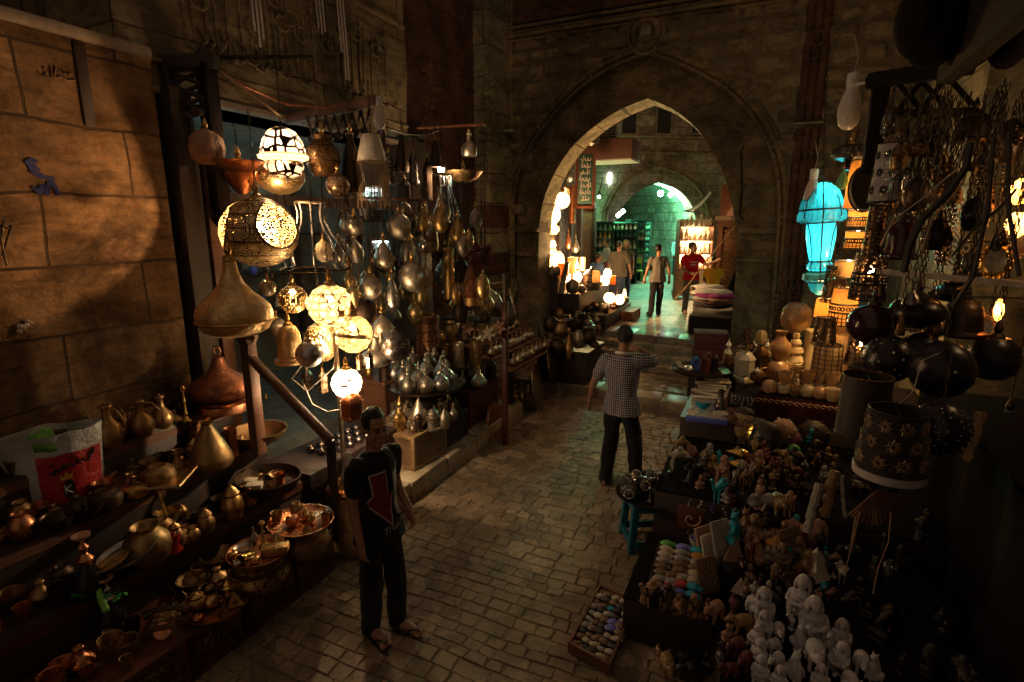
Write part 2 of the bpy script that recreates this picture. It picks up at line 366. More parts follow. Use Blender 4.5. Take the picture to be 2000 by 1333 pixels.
plain('shop_wall', (.10, .11, .10), .8, var=.5, ns=4)
plain('gate_mortar', (.16, .12, .075), .95, ns=12, bump=.6, bd=.02)
stone('rubble_stone', (.30, .215, .12), (.44, .33, .2), 9, 9, .001, bstr=.7, axes='XZ', stain=.5)
w = bpy.data.worlds.new('World'); S.world = w; w.use_nodes = True
wn = w.node_tree.nodes; bg = wn['Background']
sky = wn.new('ShaderNodeTexSky'); sky.sky_type = 'NISHITA'; sky.sun_disc = False; sky.sun_elevation = R(-3); sky.sun_rotation = R(200)
mxw = wn.new('ShaderNodeMix'); mxw.data_type = 'RGBA'; mxw.inputs[0].default_value = .93
mxw.inputs[7].default_value = (.42, .28, .175, 1); w.node_tree.links.new(sky.outputs[0], mxw.inputs[6]); w.node_tree.links.new(mxw.outputs[2], bg.inputs[0])
bg.inputs[1].default_value = .2
rnd = random.Random(3)
def setts(name, x0, x1, y0, y1, z, lim):
    """irregular flat-topped stone setts, each a separate little slab with a worn edge"""
    bm = B(); rows = []; y = y0
    while y < y1: rows.append(y); y += rnd.uniform(.088, .135)
    wav = lambda x, k: rows[k]+.035*mnoise.noise((x*1.1, rows[k]*1.7, 1))+.014*mnoise.noise((x*4.5, rows[k]*5, 4))
    for k in range(len(rows)-1):
        x = x0-rnd.uniform(0, .25)
        while x < x1:
            wd = rnd.choice((rnd.uniform(.10, .15), rnd.uniform(.13, .19), rnd.uniform(.17, .26)))
            if lim(x+wd/2, rows[k]):
                g = rnd.uniform(.001, .006); j = lambda a: rnd.uniform(-a, a); zz = z+j(.005); tx, ty = j(.018), j(.022); sk = j(.02), j(.02)
                out = [Vector((x+g+j(.006), wav(x, k)+g, 0)), Vector((x+wd/2, wav(x+wd/2, k)+g+j(.005), 0)), Vector((x+wd-g+j(.006), wav(x+wd, k)+g, 0)), Vector((x+wd-g+sk[1]+j(.006), wav(x+wd, k+1)-g, 0)), Vector((x+wd/2, wav(x+wd/2, k+1)-g+j(.005), 0)), Vector((x+g+sk[0]+j(.006), wav(x, k+1)-g, 0))]
                cen = sum(out, Vector())/6
                H_ = lambda p, d: Vector((p.x, p.y, zz+tx*(p.x-cen.x)+ty*(p.y-cen.y)-d))
                o1 = [bm.verts.new(H_(p, .03)) for p in out]; o2 = [bm.verts.new(H_(p, .007+j(.003))) for p in out]; o3 = [bm.verts.new(H_(p.lerp(cen, .10+j(.03)), .0015+j(.0015))) for p in out]
                for p_, q_ in ((o1, o2), (o2, o3)):
                    for i in range(6): bm.faces.new((p_[i], p_[(i+1) % 6], q_[(i+1) % 6], q_[i]))
                bm.faces.new(o3)
            x += wd
    return mk(name, bm, 'cobble', ang=14, norm=False)
kind(setts('street', -4.9, 2.6, -1.5, 8.75, 0.0, lambda x, y: True), 'structure')
bm = B(); sheet(bm, -9, 9, -8, 14, 12, 14, lambda x, y: (x, y, -.011)); kind(mk('street_bedding', bm, 'mortar'), 'structure')
kind(setts('landing_paving', -5, .6, 8.9, 10.4, .165, lambda x, y: y > 8.95-.16*(x+2.2)), 'structure')
def rstep(y, z0, z1, dep, x0=-5, x1=.2, sl=-.16):
    bm = B()
    n = 10
    for i in range(n):
        a = x0+(x1-x0)*i/n; b_ = x0+(x1-x0)*(i+1)/n-.004
        ya = y+sl*((a+b_)/2+2.2); zz = z1+random.uniform(-.004, .004)
        box(bm, ((a+b_)/2, ya+dep/2, (z0+zz)/2), (b_-a, dep, zz-z0), bev=.012)
    return bm
kind(mk('kerb_step', rstep(8.55, -.05, .16, .42), 'step_stone'), 'structure')
for i, (y, z0, z1, d_) in enumerate(((10.1, 0, .28, .55), (10.42, 0, .40, .55), (10.74, 0, .53, .55), (11.06, 0, .65, .6))):
    kind(mk('stone_step', rstep(y, z0, z1, d_, -4.6, -.2, -.14), 'step_stone'), 'structure')
bm = B(); sheet(bm, -14, 10, 11.4, 70, 60, 90, lambda x, y: (x, y, .645+.006*mnoise.noise((x*.8, y*.8, 0))))
kind(mk('upper_pavement', bm, 'slab_stone'), 'structure')
bm = B(); box(bm, (-2.2, 10.6, -.2), (5.4, 4.0, .7)); kind(mk('landing_base', bm, 'mortar'), 'structure')
XL = -4.8
t = thing('stone_wall', 'lamp-lit brown ashlar wall with blue graffiti beside the brass stall', 'wall')
bm = B()
sheet(bm, -3, 3.2, 0, 4.2, 62, 42, lambda y, z: (XL+.007*mnoise.noise((y*1.7, z*1.7, 3)), y, z))
box(bm, (XL-.3, .1, 2.1), (.55, 6.2, 4.2)); mk('masonry', bm, 'wall_stone', t, ang=50)
bm = B()
for i in range(5): box(bm, (XL+.02, -2.4+1.24*i, 4.23), (.12, 1.22, .07), bev=.012, jit=.006)
mk('ledge', bm, 'white_strip', t)
bm = B(); box(bm, (XL, 2.66, 3.88), (.03, .09, .6), bev=.01, jit=.006); mk('groove_shade', bm, 'wood_dark', t)  # raised dark strip, its colour stands for the shade inside a notch
def strokes(polys, w=.03, d=.002, x=XL+.006):
    bm = B()
    for pl in polys:
        pts = [Vector((x, p.y, p.z)) for p in (atx(u, v, x) for u, v in pl)]
        for a, b_ in zip(pts, pts[1:]):
            dd = (b_-a).normalized(); n = Vector((0, -dd.z, dd.y))*w*random.uniform(.7, 1.1)/2; e = dd*w*.25
            q = [bm.verts.new(p+Vector((d+random.uniform(0, .002), 0, 0))) for p in (a-e+n, b_+e+n, b_+e-n, a-e-n)]; bm.faces.new(q)
    return bm
mk('graffiti', strokes([[(52, 318), (62, 312), (70, 315)], [(58, 322), (66, 338), (80, 342)], [(62, 335), (80, 345), (104, 350)], [(60, 318), (75, 332)], [(70, 370), (78, 378), (82, 362)], [(84, 366), (92, 380), (96, 358)], [(100, 355), (108, 368), (116, 380)], [(66, 366), (72, 372)]], .03), 'blue_paint', t)
bm = B()
for pl in ([(75, 140), (84, 150), (92, 142), (88, 132)], [(84, 132), (92, 150), (100, 155)], [(98, 128), (102, 152)], [(108, 130), (106, 152)], [(116, 140), (124, 146), (128, 140), (120, 136)], [(132, 146), (137, 143)], [(104, 153), (118, 150), (130, 157), (148, 157), (150, 162)]):
    tube(bm, [atx(u, v, XL+.002) for u, v in pl], .007, 5)
mk('carved_writing', bm, 'wall_stone', t)
bm = B()
for pl in ([(0, 440), (14, 446), (22, 440), (10, 480), (4, 500)], [(8, 430), (2, 470), (14, 520)]):
    tube(bm, [atx(u, v, XL+.03) for u, v in pl], .007, 5)
mk('wire', bm, 'iron', t)
bm = B()
for k in range(9): ball(bm, atx(random.gauss(52, 6), random.gauss(645, 8), XL+.02), random.uniform(.01, .022), seg=7, rings=5)
mk('mortar_blob', bm, 'plaster', t)
t = thing('recessed_wall', 'dark set-back wall above the pale ledge of the graffiti wall', 'wall')
bm = B(); box(bm, (-6.3, 0, 6.2), (.5, 6.3, 4.2)); mk('masonry', bm, 'upper_stone', t)
t = thing('facade_wall', 'tall stained stone wall with a carved inscription band over the lamp shop', 'wall')
FX = -4.9
bm = B(); sheet(bm, 3.0, 6.95, 4.0, 9.5, 42, 56, lambda y, z: (FX+.03*mnoise.noise((y*1.3, z*1.3, 9)), y, z))
box(bm, (FX-.45, 4.97, 6.75), (.86, 3.95, 5.5)); mk('masonry', bm, 'upper_stone', t, ang=50)
bm = B(); box(bm, (FX+.02, 4.97, 3.97), (.14, 3.9, .06), bev=.01); mk('ledge', bm, 'white_strip', t)
bm = B(); box(bm, (FX+.015, 4.97, 5.52), (.05, 3.9, .05), bev=.01); box(bm, (FX+.015, 4.97, 4.22), (.05, 3.9, .04), bev=.01); mk('moulding', bm, 'upper_stone', t)
bm = B(); rr = random.Random(11); y = 3.6
while y < 6.5:      # tall carved letters of the inscription band
    hgt = rr.uniform(.55, 1.05); z0 = 4.35+rr.uniform(0, .12)
    tube(bm, [(FX+.012, y, z0), (FX+.012, y+rr.uniform(-.03, .03), z0+hgt)], rr.uniform(.012, .02), 5)
    if rr.random() < .7: tube(bm, [(FX+.03, y, z0), (FX+.035, y+.1, z0-.03), (FX+.03, y+.2, z0+.08), (FX+.03, y+.13, z0+.18)], .018, 5)
    if rr.random() < .5:
        zc = z0+rr.uniform(.35, .8); tube(bm, [(FX+.03, y-.06+.1*math.cos(a), zc+.08*math.sin(a)) for a in (0, 1, 2, 3, 4, 5, 6)], .014, 5)
    y += rr.uniform(.07, .16)
mk('carved_inscription', bm, 'upper_stone', t)
bm = B()
for y, h in ((4.3, 1.1), (5.2, .5), (5.55, .9)): 
    for k in range(3): sheet(bm, y+.05*k, y+.03+.05*k, 5.45-h*random.uniform(.6, 1), 5.5+random.uniform(0, .3), 1, 4, lambda a, b_: (FX+.056, a+.02*math.sin(b_*3), b_))
mk('lime_streak', bm, 'plaster', t)
for nm, lb, bx, sz, mt in (('corner_pier', 'dark stepped stone pier between the lamp shop and the gate', (-5.6, 10, 4.5), (.9, 4, 9.6), 'dark_stone'), ('corner_pier', 'pale stone pier nearest the gate arch with a banded shaft', (-5.25, 10.9, 4.5), (.8, 3.0, 9.6), 'pale_column_stone')):
    t = thing(nm, lb, 'pier'); bm = B(); box(bm, bx, sz, bev=.03); mk('shaft', bm, mt, t)
    bm = B()
    for z in (1.2, 2.1, 3.0): box(bm, (bx[0]+.01, bx[1]-.01, z), (sz[0]+.03, sz[1]+.03, .42), bev=.02)
    mk('dark_course', bm, 'dark_stone', t)
    bm = B()
    for z in (3.65,): box(bm, (bx[0]+.04, bx[1]-.04, z), (sz[0]+.1, sz[1]+.1, .05), bev=.01)
    mk('band', bm, 'white_strip', t)
    bm = B(); cx_, cy_ = bx[0]+sz[0]/2-.12, bx[1]-sz[1]/2+.1
    for k in range(5):
        for q in range(4): ball(bm, (cx_+random.uniform(-.1, .14), cy_-random.uniform(-.1, .14), 4.5+.22*k+random.uniform(-.05, .05)), random.uniform(.06, .12), seg=8, rings=6)
    mk('corbel', bm, mt, t)
t = thing('lamp_shop', 'open lamp shop room glowing blue-green behind the hanging brass lamps', 'shop')
bm = B()
for c_, s_ in (((-7.3, 5.2, 2), (.2, 4.4, 4.3)), ((-6.1, 3.15, 2), (2.4, .15, 4.3)), ((-6.1, 7.3, 2), (2.4, .2, 4.3)), ((-6.1, 5.2, 4.05), (2.4, 4.3, .1)), ((-6.0, 5.2, .25), (2.6, 4.3, .5))): box(bm, c_, s_)
mk('wall', bm, 'shop_wall', t)
bm = B()
for z in (1.5, 2.1, 2.7): box(bm, (-7.05, 5.2, z), (.3, 4.0, .04))
for y in (3.6, 4.6, 5.6, 6.7): box(bm, (-7.0, y, 1.9), (.06, .06, 2.9))
mk('shelf', bm, 'wood_dark', t)
bm = B(); box(bm, (FX+.05, 3.36, 2.0), (.3, .2, 4.0), bev=.01); mk('door_post', bm, 'wood_dark', t)
bm = B(); box(bm, (FX+.12, 3.56, 1.95), (.16, .13, 3.3), bev=.012); mk('door_post', bm, 'wood_post', t)
bm = B(); box(bm, (FX+.05, 6.85, 2.0), (.4, .5, 4.0), bev=.01); mk('door_post', bm, 'wood_dark', t)
bm = B(); box(bm, (FX+.1, 5.2, 3.1), (.1, 3.4, .1)); mk('door_rail', bm, 'wood_dark', t)
for (y, z, W) in ((3.9, 3.35, 2), (5.9, 3.2, 2)):
    bm = B(); tube(bm, [(-6.3, y-.3, z), (-6.3, y+.3, z)], .02, 8); mk('strip_light', bm, 'tube_white', t); lamp(t, (-6.3, y, z-.06), W, (.45, 1, .95), .06)
for k in range(26):
    z = random.choice((1.52, 2.12, 2.72)); y = 3.5+k*.125
    o = thing('shop_vase', 'small metal vase on the far shelf inside the lamp shop', 'vase', (-7.03, y, z), group='vases on the shelves inside the lamp shop')
    bm = B(); q = random.uniform(.8, 1.2); lathe(bm, [(0, 0), (.05*q, 0), (.07*q, .06), (.03*q, .16*q), (.02, .22*q), (.035, .26*q), (0, .265*q)], 10); mk('vase_body', bm, random.choice(('nickel', 'pewter', 'copper', 'glaze_blue')), o)
GY = 10.3
t = thing('stone_gate', 'great pointed stone arch with moulded frame across the alley', 'gate')
outer_px = [(996, 640), (993, 560), (992, 470), (993, 400), (1003, 331), (1030, 278), (1065, 227), (1107, 182), (1156, 140), (1198, 118), (1234, 101), (1265, 92), (1295, 98), (1348, 120), (1416, 153), (1455, 188), (1487, 224), (1517, 280), (1530, 318), (1536, 357), (1536, 420), (1530, 500), (1522, 600), (1516, 680)]
inner_px = [(1046, 690), (1046, 560), (1047, 480), (1048, 430), (1060, 375), (1087, 320), (1120, 275), (1168, 235), (1212, 208), (1262, 190), (1303, 204), (1345, 233), (1385, 280), (1412, 335), (1428, 390), (1437, 450), (1438, 520), (1430, 600), (1424, 690)]
def rs(pts, n):
    pts = [Vector(p) for p in pts]; L = [0]
    for a, b_ in zip(pts, pts[1:]): L.append(L[-1]+(b_-a).length)
    out = []
    for i in range(n):
        d_ = L[-1]*i/(n-1); k = 0
        while k < len(L)-2 and L[k+1] < d_: k += 1
        f_ = (d_-L[k])/max(1e-9, L[k+1]-L[k]); out.append(pts[k].lerp(pts[k+1], min(1, max(0, f_))))
    return out
def smooth(pts, k=2):
    for _ in range(k): pts = [pts[0]]+[(a+b_*2+c_)/4 for a, b_, c_ in zip(pts, pts[1:], pts[2:])]+[pts[-1]]
    return pts
outer = [aty(u, v, GY) for u, v in outer_px]; inner = [aty(u, v, GY) for u, v in inner_px]
for L_ in (outer, inner):
    L_[0].z = L_[-1].z = -.1
outer = [Vector((max(p.x, -4.86), p.y, p.z)) for p in outer]
apx_o = max(outer, key=lambda p: p.z); apx_i = max(inner, key=lambda p: p.z)
def two(L_, n):
    k = max(range(len(L_)), key=lambda i: L_[i].z); return smooth(rs(L_[:k+1], n))+smooth(rs(L_[k:], n))[1:]
N = 34
O_, I_ = two(outer, N), two(inner, N)
yo = lambda L_, dy: [Vector((p.x, p.y+dy, p.z)) for p in L_]
bm = B(); TOPZ = 6.0
bl = [Vector((-4.95, GY, p.z)) if i < N*.45 else Vector((-4.95+(p.x+4.95)*min(1, (i-N*.45)/(N*.4)), GY, TOPZ)) for i, p in enumerate(O_[:N])]
def ring(A_, Bq, nn=7):
    rows = [[a.lerp(b_, j/nn) for a, b_ in zip(A_, Bq)] for j in range(nn+1)]
    for ra, rb in zip(rows, rows[1:]): strip(bm, ra, rb)
lefto = []; 
for i, p in enumerate(O_):
    s_ = -1 if i < N else 1
    if i < N: tx = -4.95
    else: tx = 3.2
    lefto.append((p, tx))
bm = B()
xs = sorted({round(p.x, 4) for p in O_})
def topz(x):
    best = -.1
    for a, b_ in zip(O_, O_[1:]):
        if min(a.x, b_.x)-1e-6 <= x <= max(a.x, b_.x)+1e-6:
            f_ = 0 if abs(b_.x-a.x) < 1e-6 else (x-a.x)/(b_.x-a.x); best = max(best, a.z+(b_.z-a.z)*f_)
    return best
def rough(x, z): return GY+.035*mnoise.noise((x*3, z*3, 5))-.015
xr = max(p.x for p in O_)
cols = [-4.95+.1*i for i in range(int((3.4+4.95)/.1)+1)]
prevc = None
for x in cols:
    z0 = topz(x) if x < xr else -.1
    c_ = [bm.verts.new((x, rough(x, z0+(9.5-z0)*j/44), z0+(9.5-z0)*j/44)) for j in range(45)]
    if prevc: 
        for j in range(44): bm.faces.new((prevc[j], c_[j], c_[j+1], prevc[j+1]))
    prevc = c_
box(bm, (2.3, GY+.5, 4.7), (2.2, .7, 9.6)); box(bm, (-2.2, GY+.45, 7.9), (6, .7, 3.3))
mk('wall_core', bm, 'gate_mortar', t, ang=60)
bm = B(); rr = random.Random(21); z = .1        # rough-hewn blocks, each bulging out of the joints
while z < 6.1:
    h = rr.choice((.2, .26, .32, .36))*rr.uniform(.9, 1.1); x = -4.95+rr.uniform(-.3, 0)
    while x < 2.5:
        wd = rr.uniform(.28, .72); g = rr.uniform(.008, .016); z1 = z+h
        if topz(x+wd/2) < z1-.03 or x > xr or x+wd < min(p.x for p in O_):
            pr = rr.uniform(.03, .085); nx, nz = 5, 4; g_ = []; sd = rr.uniform(0, 90)
            for a in range(nx+1):
                c_ = []
                for b_ in range(nz+1):
                    xx = x+g+(wd-2*g)*a/nx+.012*mnoise.noise((a*3, z*9, sd)); zz = z+g+(h-2*g)*b_/nz+.018*mnoise.noise((xx*4, b_*.9, sd*.1+z)); e_ = min(a, nx-a, b_, nz-b_) > 0
                    zz = max(zz, topz(xx)) if xx < xr and x > -4.9 else zz
                    c_.append(bm.verts.new((xx, GY-.015-(pr if e_ else 0)-(.03*mnoise.noise((xx*9, zz*9, sd)) if e_ else -.03), zz)))
                g_.append(c_)
            for a in range(nx):
                for b_ in range(nz): bm.faces.new((g_[a][b_], g_[a+1][b_], g_[a+1][b_+1], g_[a][b_+1]))
        x += wd
    z += h
mk('masonry', bm, 'rubble_stone', t, ang=70)
bm = B()
strip(bm, yo(O_, -.02), yo(O_, .13)); O2 = yo(O_, .13); I2 = yo(I_, .13)
for j in range(6): strip(bm, [a.lerp(b_, j/6) for a, b_ in zip(O2, I2)], [a.lerp(b_, (j+1)/6) for a, b_ in zip(O2, I2)])
mk('plaster_face', bm, 'smooth_stone', t, ang=30)
bm = B(); strip(bm, I2, yo(I_, .8)); 
Oback = [Vector((p.x, p.y+.8, p.z)) for p in O_]; strip(bm, yo(I_, .8), Oback); mk('soffit', bm, 'pale_column_stone', t, ang=30)
bm = B()
for off, r_ in ((0, .05), (.10, .035), (-.07, .03)):
    pts = []
    for i, p in enumerate(O_):
        c_ = Vector((-2.1, GY, min(p.z, 3))); d_ = (p-c_).normalized(); pts.append(p-d_*off+Vector((0, -.03, 0)))
    tube(bm, pts, r_, 8)
for i in range(4, len(O_)-3, 6):
    p = O_[i]; c_ = Vector((-2.1, GY, min(p.z, 3))); d_ = (p-c_).normalized(); q = p-d_*.05
    tube(bm, [q+Vector((.06*math.cos(a*.785), -.07, .06*math.sin(a*.785))) for a in range(8)], .022, 6, closed=True)
mk('arch_moulding', bm, 'smooth_stone', t)
kp = aty(1263, 67, GY)
bm = B()
for r_, w_ in ((.21, .06), (.31, .035)): tube(bm, [kp+Vector((r_*math.cos(a*.3927), -.06, r_*1.08*math.sin(a*.3927))) for a in range(16)], w_, 8, closed=True)
mk('keystone_ring', bm, 'smooth_stone', t)
bm = B(); ball(bm, (0, 0, 0), .15, T(*kp), sy=.5); mk('keystone_boss', bm, 'pale_column_stone', t)
czl = aty(1000, 72, GY).z; czr = aty(1620, 5, GY).z; cz = (czl+czr)/2
bm = B()
for dz, dp, hh in ((0, .1, .05), (.07, .15, .06), (.15, .08, .05), (.22, .13, .05)): box(bm, (-2.2, GY-dp/2+.01, cz+dz), (5.4, dp, hh), bev=.012)
mk('cornice', bm, 'smooth_stone', t)
bm = B(); box(bm, (-2.2, GY-.02, cz+1.3), (5.3, .1, 2.0)); mk('frieze', bm, 'dark_stone', t)
bm = B(); x = -4.3
while x < .2:
    z0 = cz+.45+random.uniform(0, .1); tube(bm, [(x, GY-.08, z0), (x+random.uniform(-.04, .04), GY-.085, z0+random.uniform(.5, .9))], .022, 5)
    if random.random() < .6: tube(bm, [(x, GY-.08, z0), (x+.12, GY-.08, z0-.04), (x+.2, GY-.08, z0+.1)], .02, 5)
    x += random.uniform(.1, .22)
mk('carved_inscription', bm, 'dark_stone', t)
for xx, wd, mt in ((.36, .34, 'dark_stone'), (-4.83, .14, 'smooth_stone')):
    bm = B(); n = 3 if wd > .2 else 2
    for k in range(n): lathe(bm, [(wd/n*.56, -.1), (wd/n*.56, 9.4)], 10, T(xx+(k-(n-1)/2)*wd/n, GY-.06, 0))
    for z in (1.9, 3.9, 5.6):
        if wd > .2: tube(bm, [(xx+.1*math.cos(a*.785), GY-.17, z+.1*math.sin(a*.785)) for a in range(8)], .025, 6, closed=True)
    mk('frame_column', bm, mt, t)
bm = B()
for px_ in ([(1452, 285), (1447, 300), (1449, 370), (1444, 420), (1452, 430)],): tube(bm, [aty(u, v, GY+.1) for u, v in px_], .012, 5)
mk('cable', bm, 'iron', t)
bm = B(); p = aty(1560, 250, GY); box(bm, (p.x+.1, GY-.2, p.z), (.45, .35, .05), m=I4, bev=.01); mk('stone_shelf', bm, 'pale_column_stone', t)
p = aty(1000, 260, GY); bm = B(); box(bm, (p.x+.05, GY-.15, p.z), (.22, .25, .06), bev=.02, jit=.02); mk('stone_shelf', bm, 'plaster', t)
for dz, h_ in ((2.75, .1), (2.25, .08)):
    bm = B()
    for sx_ in (0, 1):
        x0, x1 = (O_[3].x, I_[3].x) if not sx_ else (I_[-4].x, O_[-4].x)
        box(bm, ((x0+x1)/2, GY+.09, dz), (abs(x1-x0), .14, h_), bev=.02)
    mk('impost_band', bm, 'smooth_stone', t)
def onpl(u, v, p0, n):
    d = ray(u, v); return CAMP+d*((p0-CAMP).dot(n)/d.dot(n))
A2 = R(33.6); g2p = atc(1285, 548, 22); g2p.z = .64
n2 = Vector((math.sin(A2), -math.cos(A2), 0)); G2 = Matrix.Translation(g2p) @ Matrix.Rotation(A2, 4, 'Z'); G2i = G2.inverted()
def l2(u, v, dy=0): return G2i @ onpl(u, v, g2p-n2*dy, n2)
t = thing('second_gate', 'smaller far stone gate with square windows over a green-lit passage', 'gate', g2p, (0, 0, A2))
o2 = [l2(u, v) for u, v in ((1180, 470), (1181, 430), (1190, 398), (1208, 370), (1232, 348), (1258, 333), (1283, 327), (1308, 331), (1332, 341), (1354, 356), (1370, 376), (1380, 398), (1384, 430), (1385, 470))]
i2 = [l2(u, v) for u, v in ((1200, 470), (1201, 440), (1206, 420), (1218, 400), (1237, 380), (1260, 364), (1287, 357), (1312, 362), (1332, 374), (1348, 390), (1358, 410), (1362, 430), (1363, 470))]
for L_ in (o2, i2): L_[0].z = L_[-1].z = 0
O2_, I2_ = two(o2, 16), two(i2, 16)
bm = B()
def topz2(x):
    best = 0
    for a, b_ in zip(O2_, O2_[1:]):
        if min(a.x, b_.x)-1e-6 <= x <= max(a.x, b_.x)+1e-6:
            f_ = 0 if abs(b_.x-a.x) < 1e-6 else (x-a.x)/(b_.x-a.x); best = max(best, a.z+(b_.z-a.z)*f_)
    return best
xl2, xr2 = min(p.x for p in O2_), max(p.x for p in O2_)
prevc = None
for i in range(91):
    x = -6+.14*i; z0 = topz2(x) if xl2 < x < xr2 else 0
    c_ = [bm.verts.new((x, .02*mnoise.noise((x*2, (z0+(9-z0)*j/20)*2, 7)), z0+(9-z0)*j/20)) for j in range(21)]
    if prevc:
        for j in range(20): bm.faces.new((prevc[j], c_[j], c_[j+1], prevc[j+1]))
    prevc = c_
mk('masonry', bm, 'back_stone', t)
bm = B()
for j in range(4): strip(bm, [a.lerp(b_, j/4)+Vector((0, .06, 0)) for a, b_ in zip(O2_, I2_)], [a.lerp(b_, (j+1)/4)+Vector((0, .06, 0)) for a, b_ in zip(O2_, I2_)])
strip(bm, yo(I2_, .06), yo(I2_, .7)); mk('arch_ring', bm, 'back_stone', t, ang=30)
bm = B(); tube(bm, yo(O2_, -.03), .07, 6); tube(bm, [p*1.05+Vector((0, -.03, 0)) for p in O2_], .04, 6); mk('arch_moulding', bm, 'smooth_stone', t)
k2 = l2(1284, 312); bm = B()
for r_ in (.22, .38): tube(bm, [k2+Vector((r_*1.3*math.cos(a*.3927), -.03, r_*.8*math.sin(a*.3927))) for a in range(16)], .05, 6, closed=True)
mk('keystone_ring', bm, 'smooth_stone', t)
for v in (268, 300): 
    p = l2(1290, v); bm = B(); box(bm, (0, -.05, p.z), (11, .14, .1), bev=.02); mk('string_course', bm, 'smooth_stone', t)
for u in (1158, 1228, 1296, 1364):
    p = l2(u, 235); bm = B(); box(bm, (p.x, 0, p.z), (.56, .05, .95)); wdw = mk('window', bm, 'black_stone', t)
    bm = B()
    for sx_ in (-1, 1): box(bm, (p.x+.31*sx_, -.04, p.z), (.07, .1, 1.02))
    for sz_ in (-1, 1): box(bm, (p.x, -.04, p.z+.52*sz_), (.68, .1, .07))
    mk('window_frame', bm, 'back_stone', wdw)
bm = B(); p = l2(1190, 349)
box(bm, (p.x, -.05, p.z), (.12, .05, .4)); mk('lit_slit', bm, 'tube_white', t)
bm = B(); x = -5
while x < 5:
    z = l2(1290, 285).z; tube(bm, [(x, -.03, z-.2), (x+.02, -.03, z+random.uniform(.05, .22))], .02, 4); x += random.uniform(.1, .25)
mk('carved_inscription', bm, 'back_stone', t)
t2 = thing('vaulted_passage', 'green-lit vaulted stone passage beyond the far gate', 'passage', g2p, (0, 0, A2))
bm = B(); W1 = min(p.x for p in I2_)-.25; W2 = max(p.x for p in I2_)+.25
vault = [(W1, 0), (W1, 2.2), (W1+.2, 3.1), (W1+.8, 3.9), ((W1+W2)/2, 4.5), (W2-.8, 3.9), (W2-.2, 3.1), (W2, 2.2), (W2, 0)]
for j in range(9):
    y0, y1 = .7+j*1.8, .7+(j+1)*1.8
    strip(bm, [(x, y0, z) for x, z in vault], [(x, y1, z) for x, z in vault])
box(bm, ((W1+W2)/2, 17.2, 2.3), (5, .3, 5)); mk('vault', bm, 'passage_stone', t2, ang=30)
for x, y, wd, hh, mt in ((.35, 9.0, .5, 2.2, 'tube_dim'), (1.05, 13, .7, 2.3, 'wood_dark'), (-.6, 16.8, 1.6, 2.5, 'wood_dark')):
    if mt == 'tube_dim':
        if 'shopfront_glow' not in M: emit('shopfront_glow', (.9, .85, .5), 1.1, .9, 9)
        mt = 'shopfront_glow'
    bm = B(); box(bm, (x, y, hh/2+.2), (wd, .06, hh)); o = mk('lit_doorway', bm, mt, t2)
    bm = B()
    for s_ in (-1, 1): box(bm, (x+s_*(wd/2+.05), y-.04, hh/2+.2), (.1, .12, hh+.1))
    box(bm, (x, y-.04, hh+.33), (wd+.2, .12, .16)); mk('door_frame', bm, 'wood_dark', o)
def wall_lamp(lbl, p, W, col_, mt, r=.06, tube_=None):
    o = thing('street_lamp' if not tube_ else 'strip_lamp', lbl, 'lamp', p)
    bm = B()
    if tube_: box(bm, (0, 0, 0), (tube_[0], .09, tube_[1]), RY(tube_[2]) , bev=.01)
    else: ball(bm, (0, 0, 0), r)
    mk('bulb', bm, mt, o); bm = B(); tube(bm, [(0, 0, r*.8), (0, .03, r+.1), (.02, .25, r+.5)], .015, 6); lathe(bm, [(.02, r+.12), (.05, r+.05), (.06, r*.7), (.05, r*.7)], 10); mk('bracket', bm, 'iron', o)
    if W: lamp(o, (0, -.15, -.1), W, col_, r)
    return o
wall_lamp('dazzling green-white lamp hanging under the far arch', atc(1290, 378, 22.8), 330, (.10, 1, .42), 'bulb_green', .12)
wall_lamp('dimmer greenish lamp deeper in the passage, left of a pair', atc(1302, 403, 27), 60, (.2, 1, .62), 'bulb_green', .08)
wall_lamp('dimmer greenish lamp deeper in the passage, right of a pair', atc(1328, 404, 28), 60, (.2, 1, .62), 'bulb_green', .09)
wall_lamp('slanted white strip lamp beside the dazzling green lamp', atc(1314, 378, 22.2), 150, (.8, 1, .85), 'tube_white', .05, (.36, .16, -38))
wall_lamp('slanted white strip lamp over the green-lit souvenir racks', atc(1212, 417, 20.3), 45, (.25, 1, .4), 'tube_white', .05, (.36, .14, -40))
wall_lamp('small lamp with yellow-green glow on the dark shop wall under the sign', atc(1170, 385, 15.5), 14, (.55, 1, .3), 'bulb_green', .04)
t = thing('dark_shop_building', 'dark shop building past the gate on the left with a jutting box balcony', 'building')
bm = B(); box(bm, (-5.1, 13.6, 3.9), (.6, 5.0, 6.6)); mk('wall', bm, 'dark_stone', t)
bm = B()
for y in (12.0, 12.9, 13.8, 14.6, 15.9): box(bm, (-4.76, y, 2.0), (.1, .12, 2.7))
box(bm, (-4.76, 13.9, 3.4), (.12, 4.1, .18)); mk('door_frame', bm, 'wood_dark', t)
bm = B()
for y in (12.45, 13.35, 14.2): box(bm, (-4.79, y, 2.0), (.03, .78, 2.6))
mk('glass_door', bm, 'dark_glass', t)
bm = B(); c0 = atc(1187, 296, 14.3); box(bm, c0, (1.5, 1.0, .5), m=I4, bev=.02); mk('box_balcony', bm, 'balcony_brown', t)
bm = B(); box(bm, c0-Vector((0, .02, .27)), (1.46, .96, .03)); mk('balcony_underside', bm, 'awning_canvas', t)
t = thing('air_conditioner', 'pale air conditioner box sitting on the jutting dark balcony', 'air conditioner', c0+Vector((-.1, 0, .25)))
bm = B(); box(bm, (0, 0, .22), (.75, .3, .42), bev=.02); mk('casing', bm, 'plastic_white', t)
bm = B()
for k in range(5): box(bm, (0, -.16, .08+.07*k), (.66, .015, .025))
mk('grille', bm, 'iron', t)
p = atc(1143, 352, 13.0); fdir = R(25)
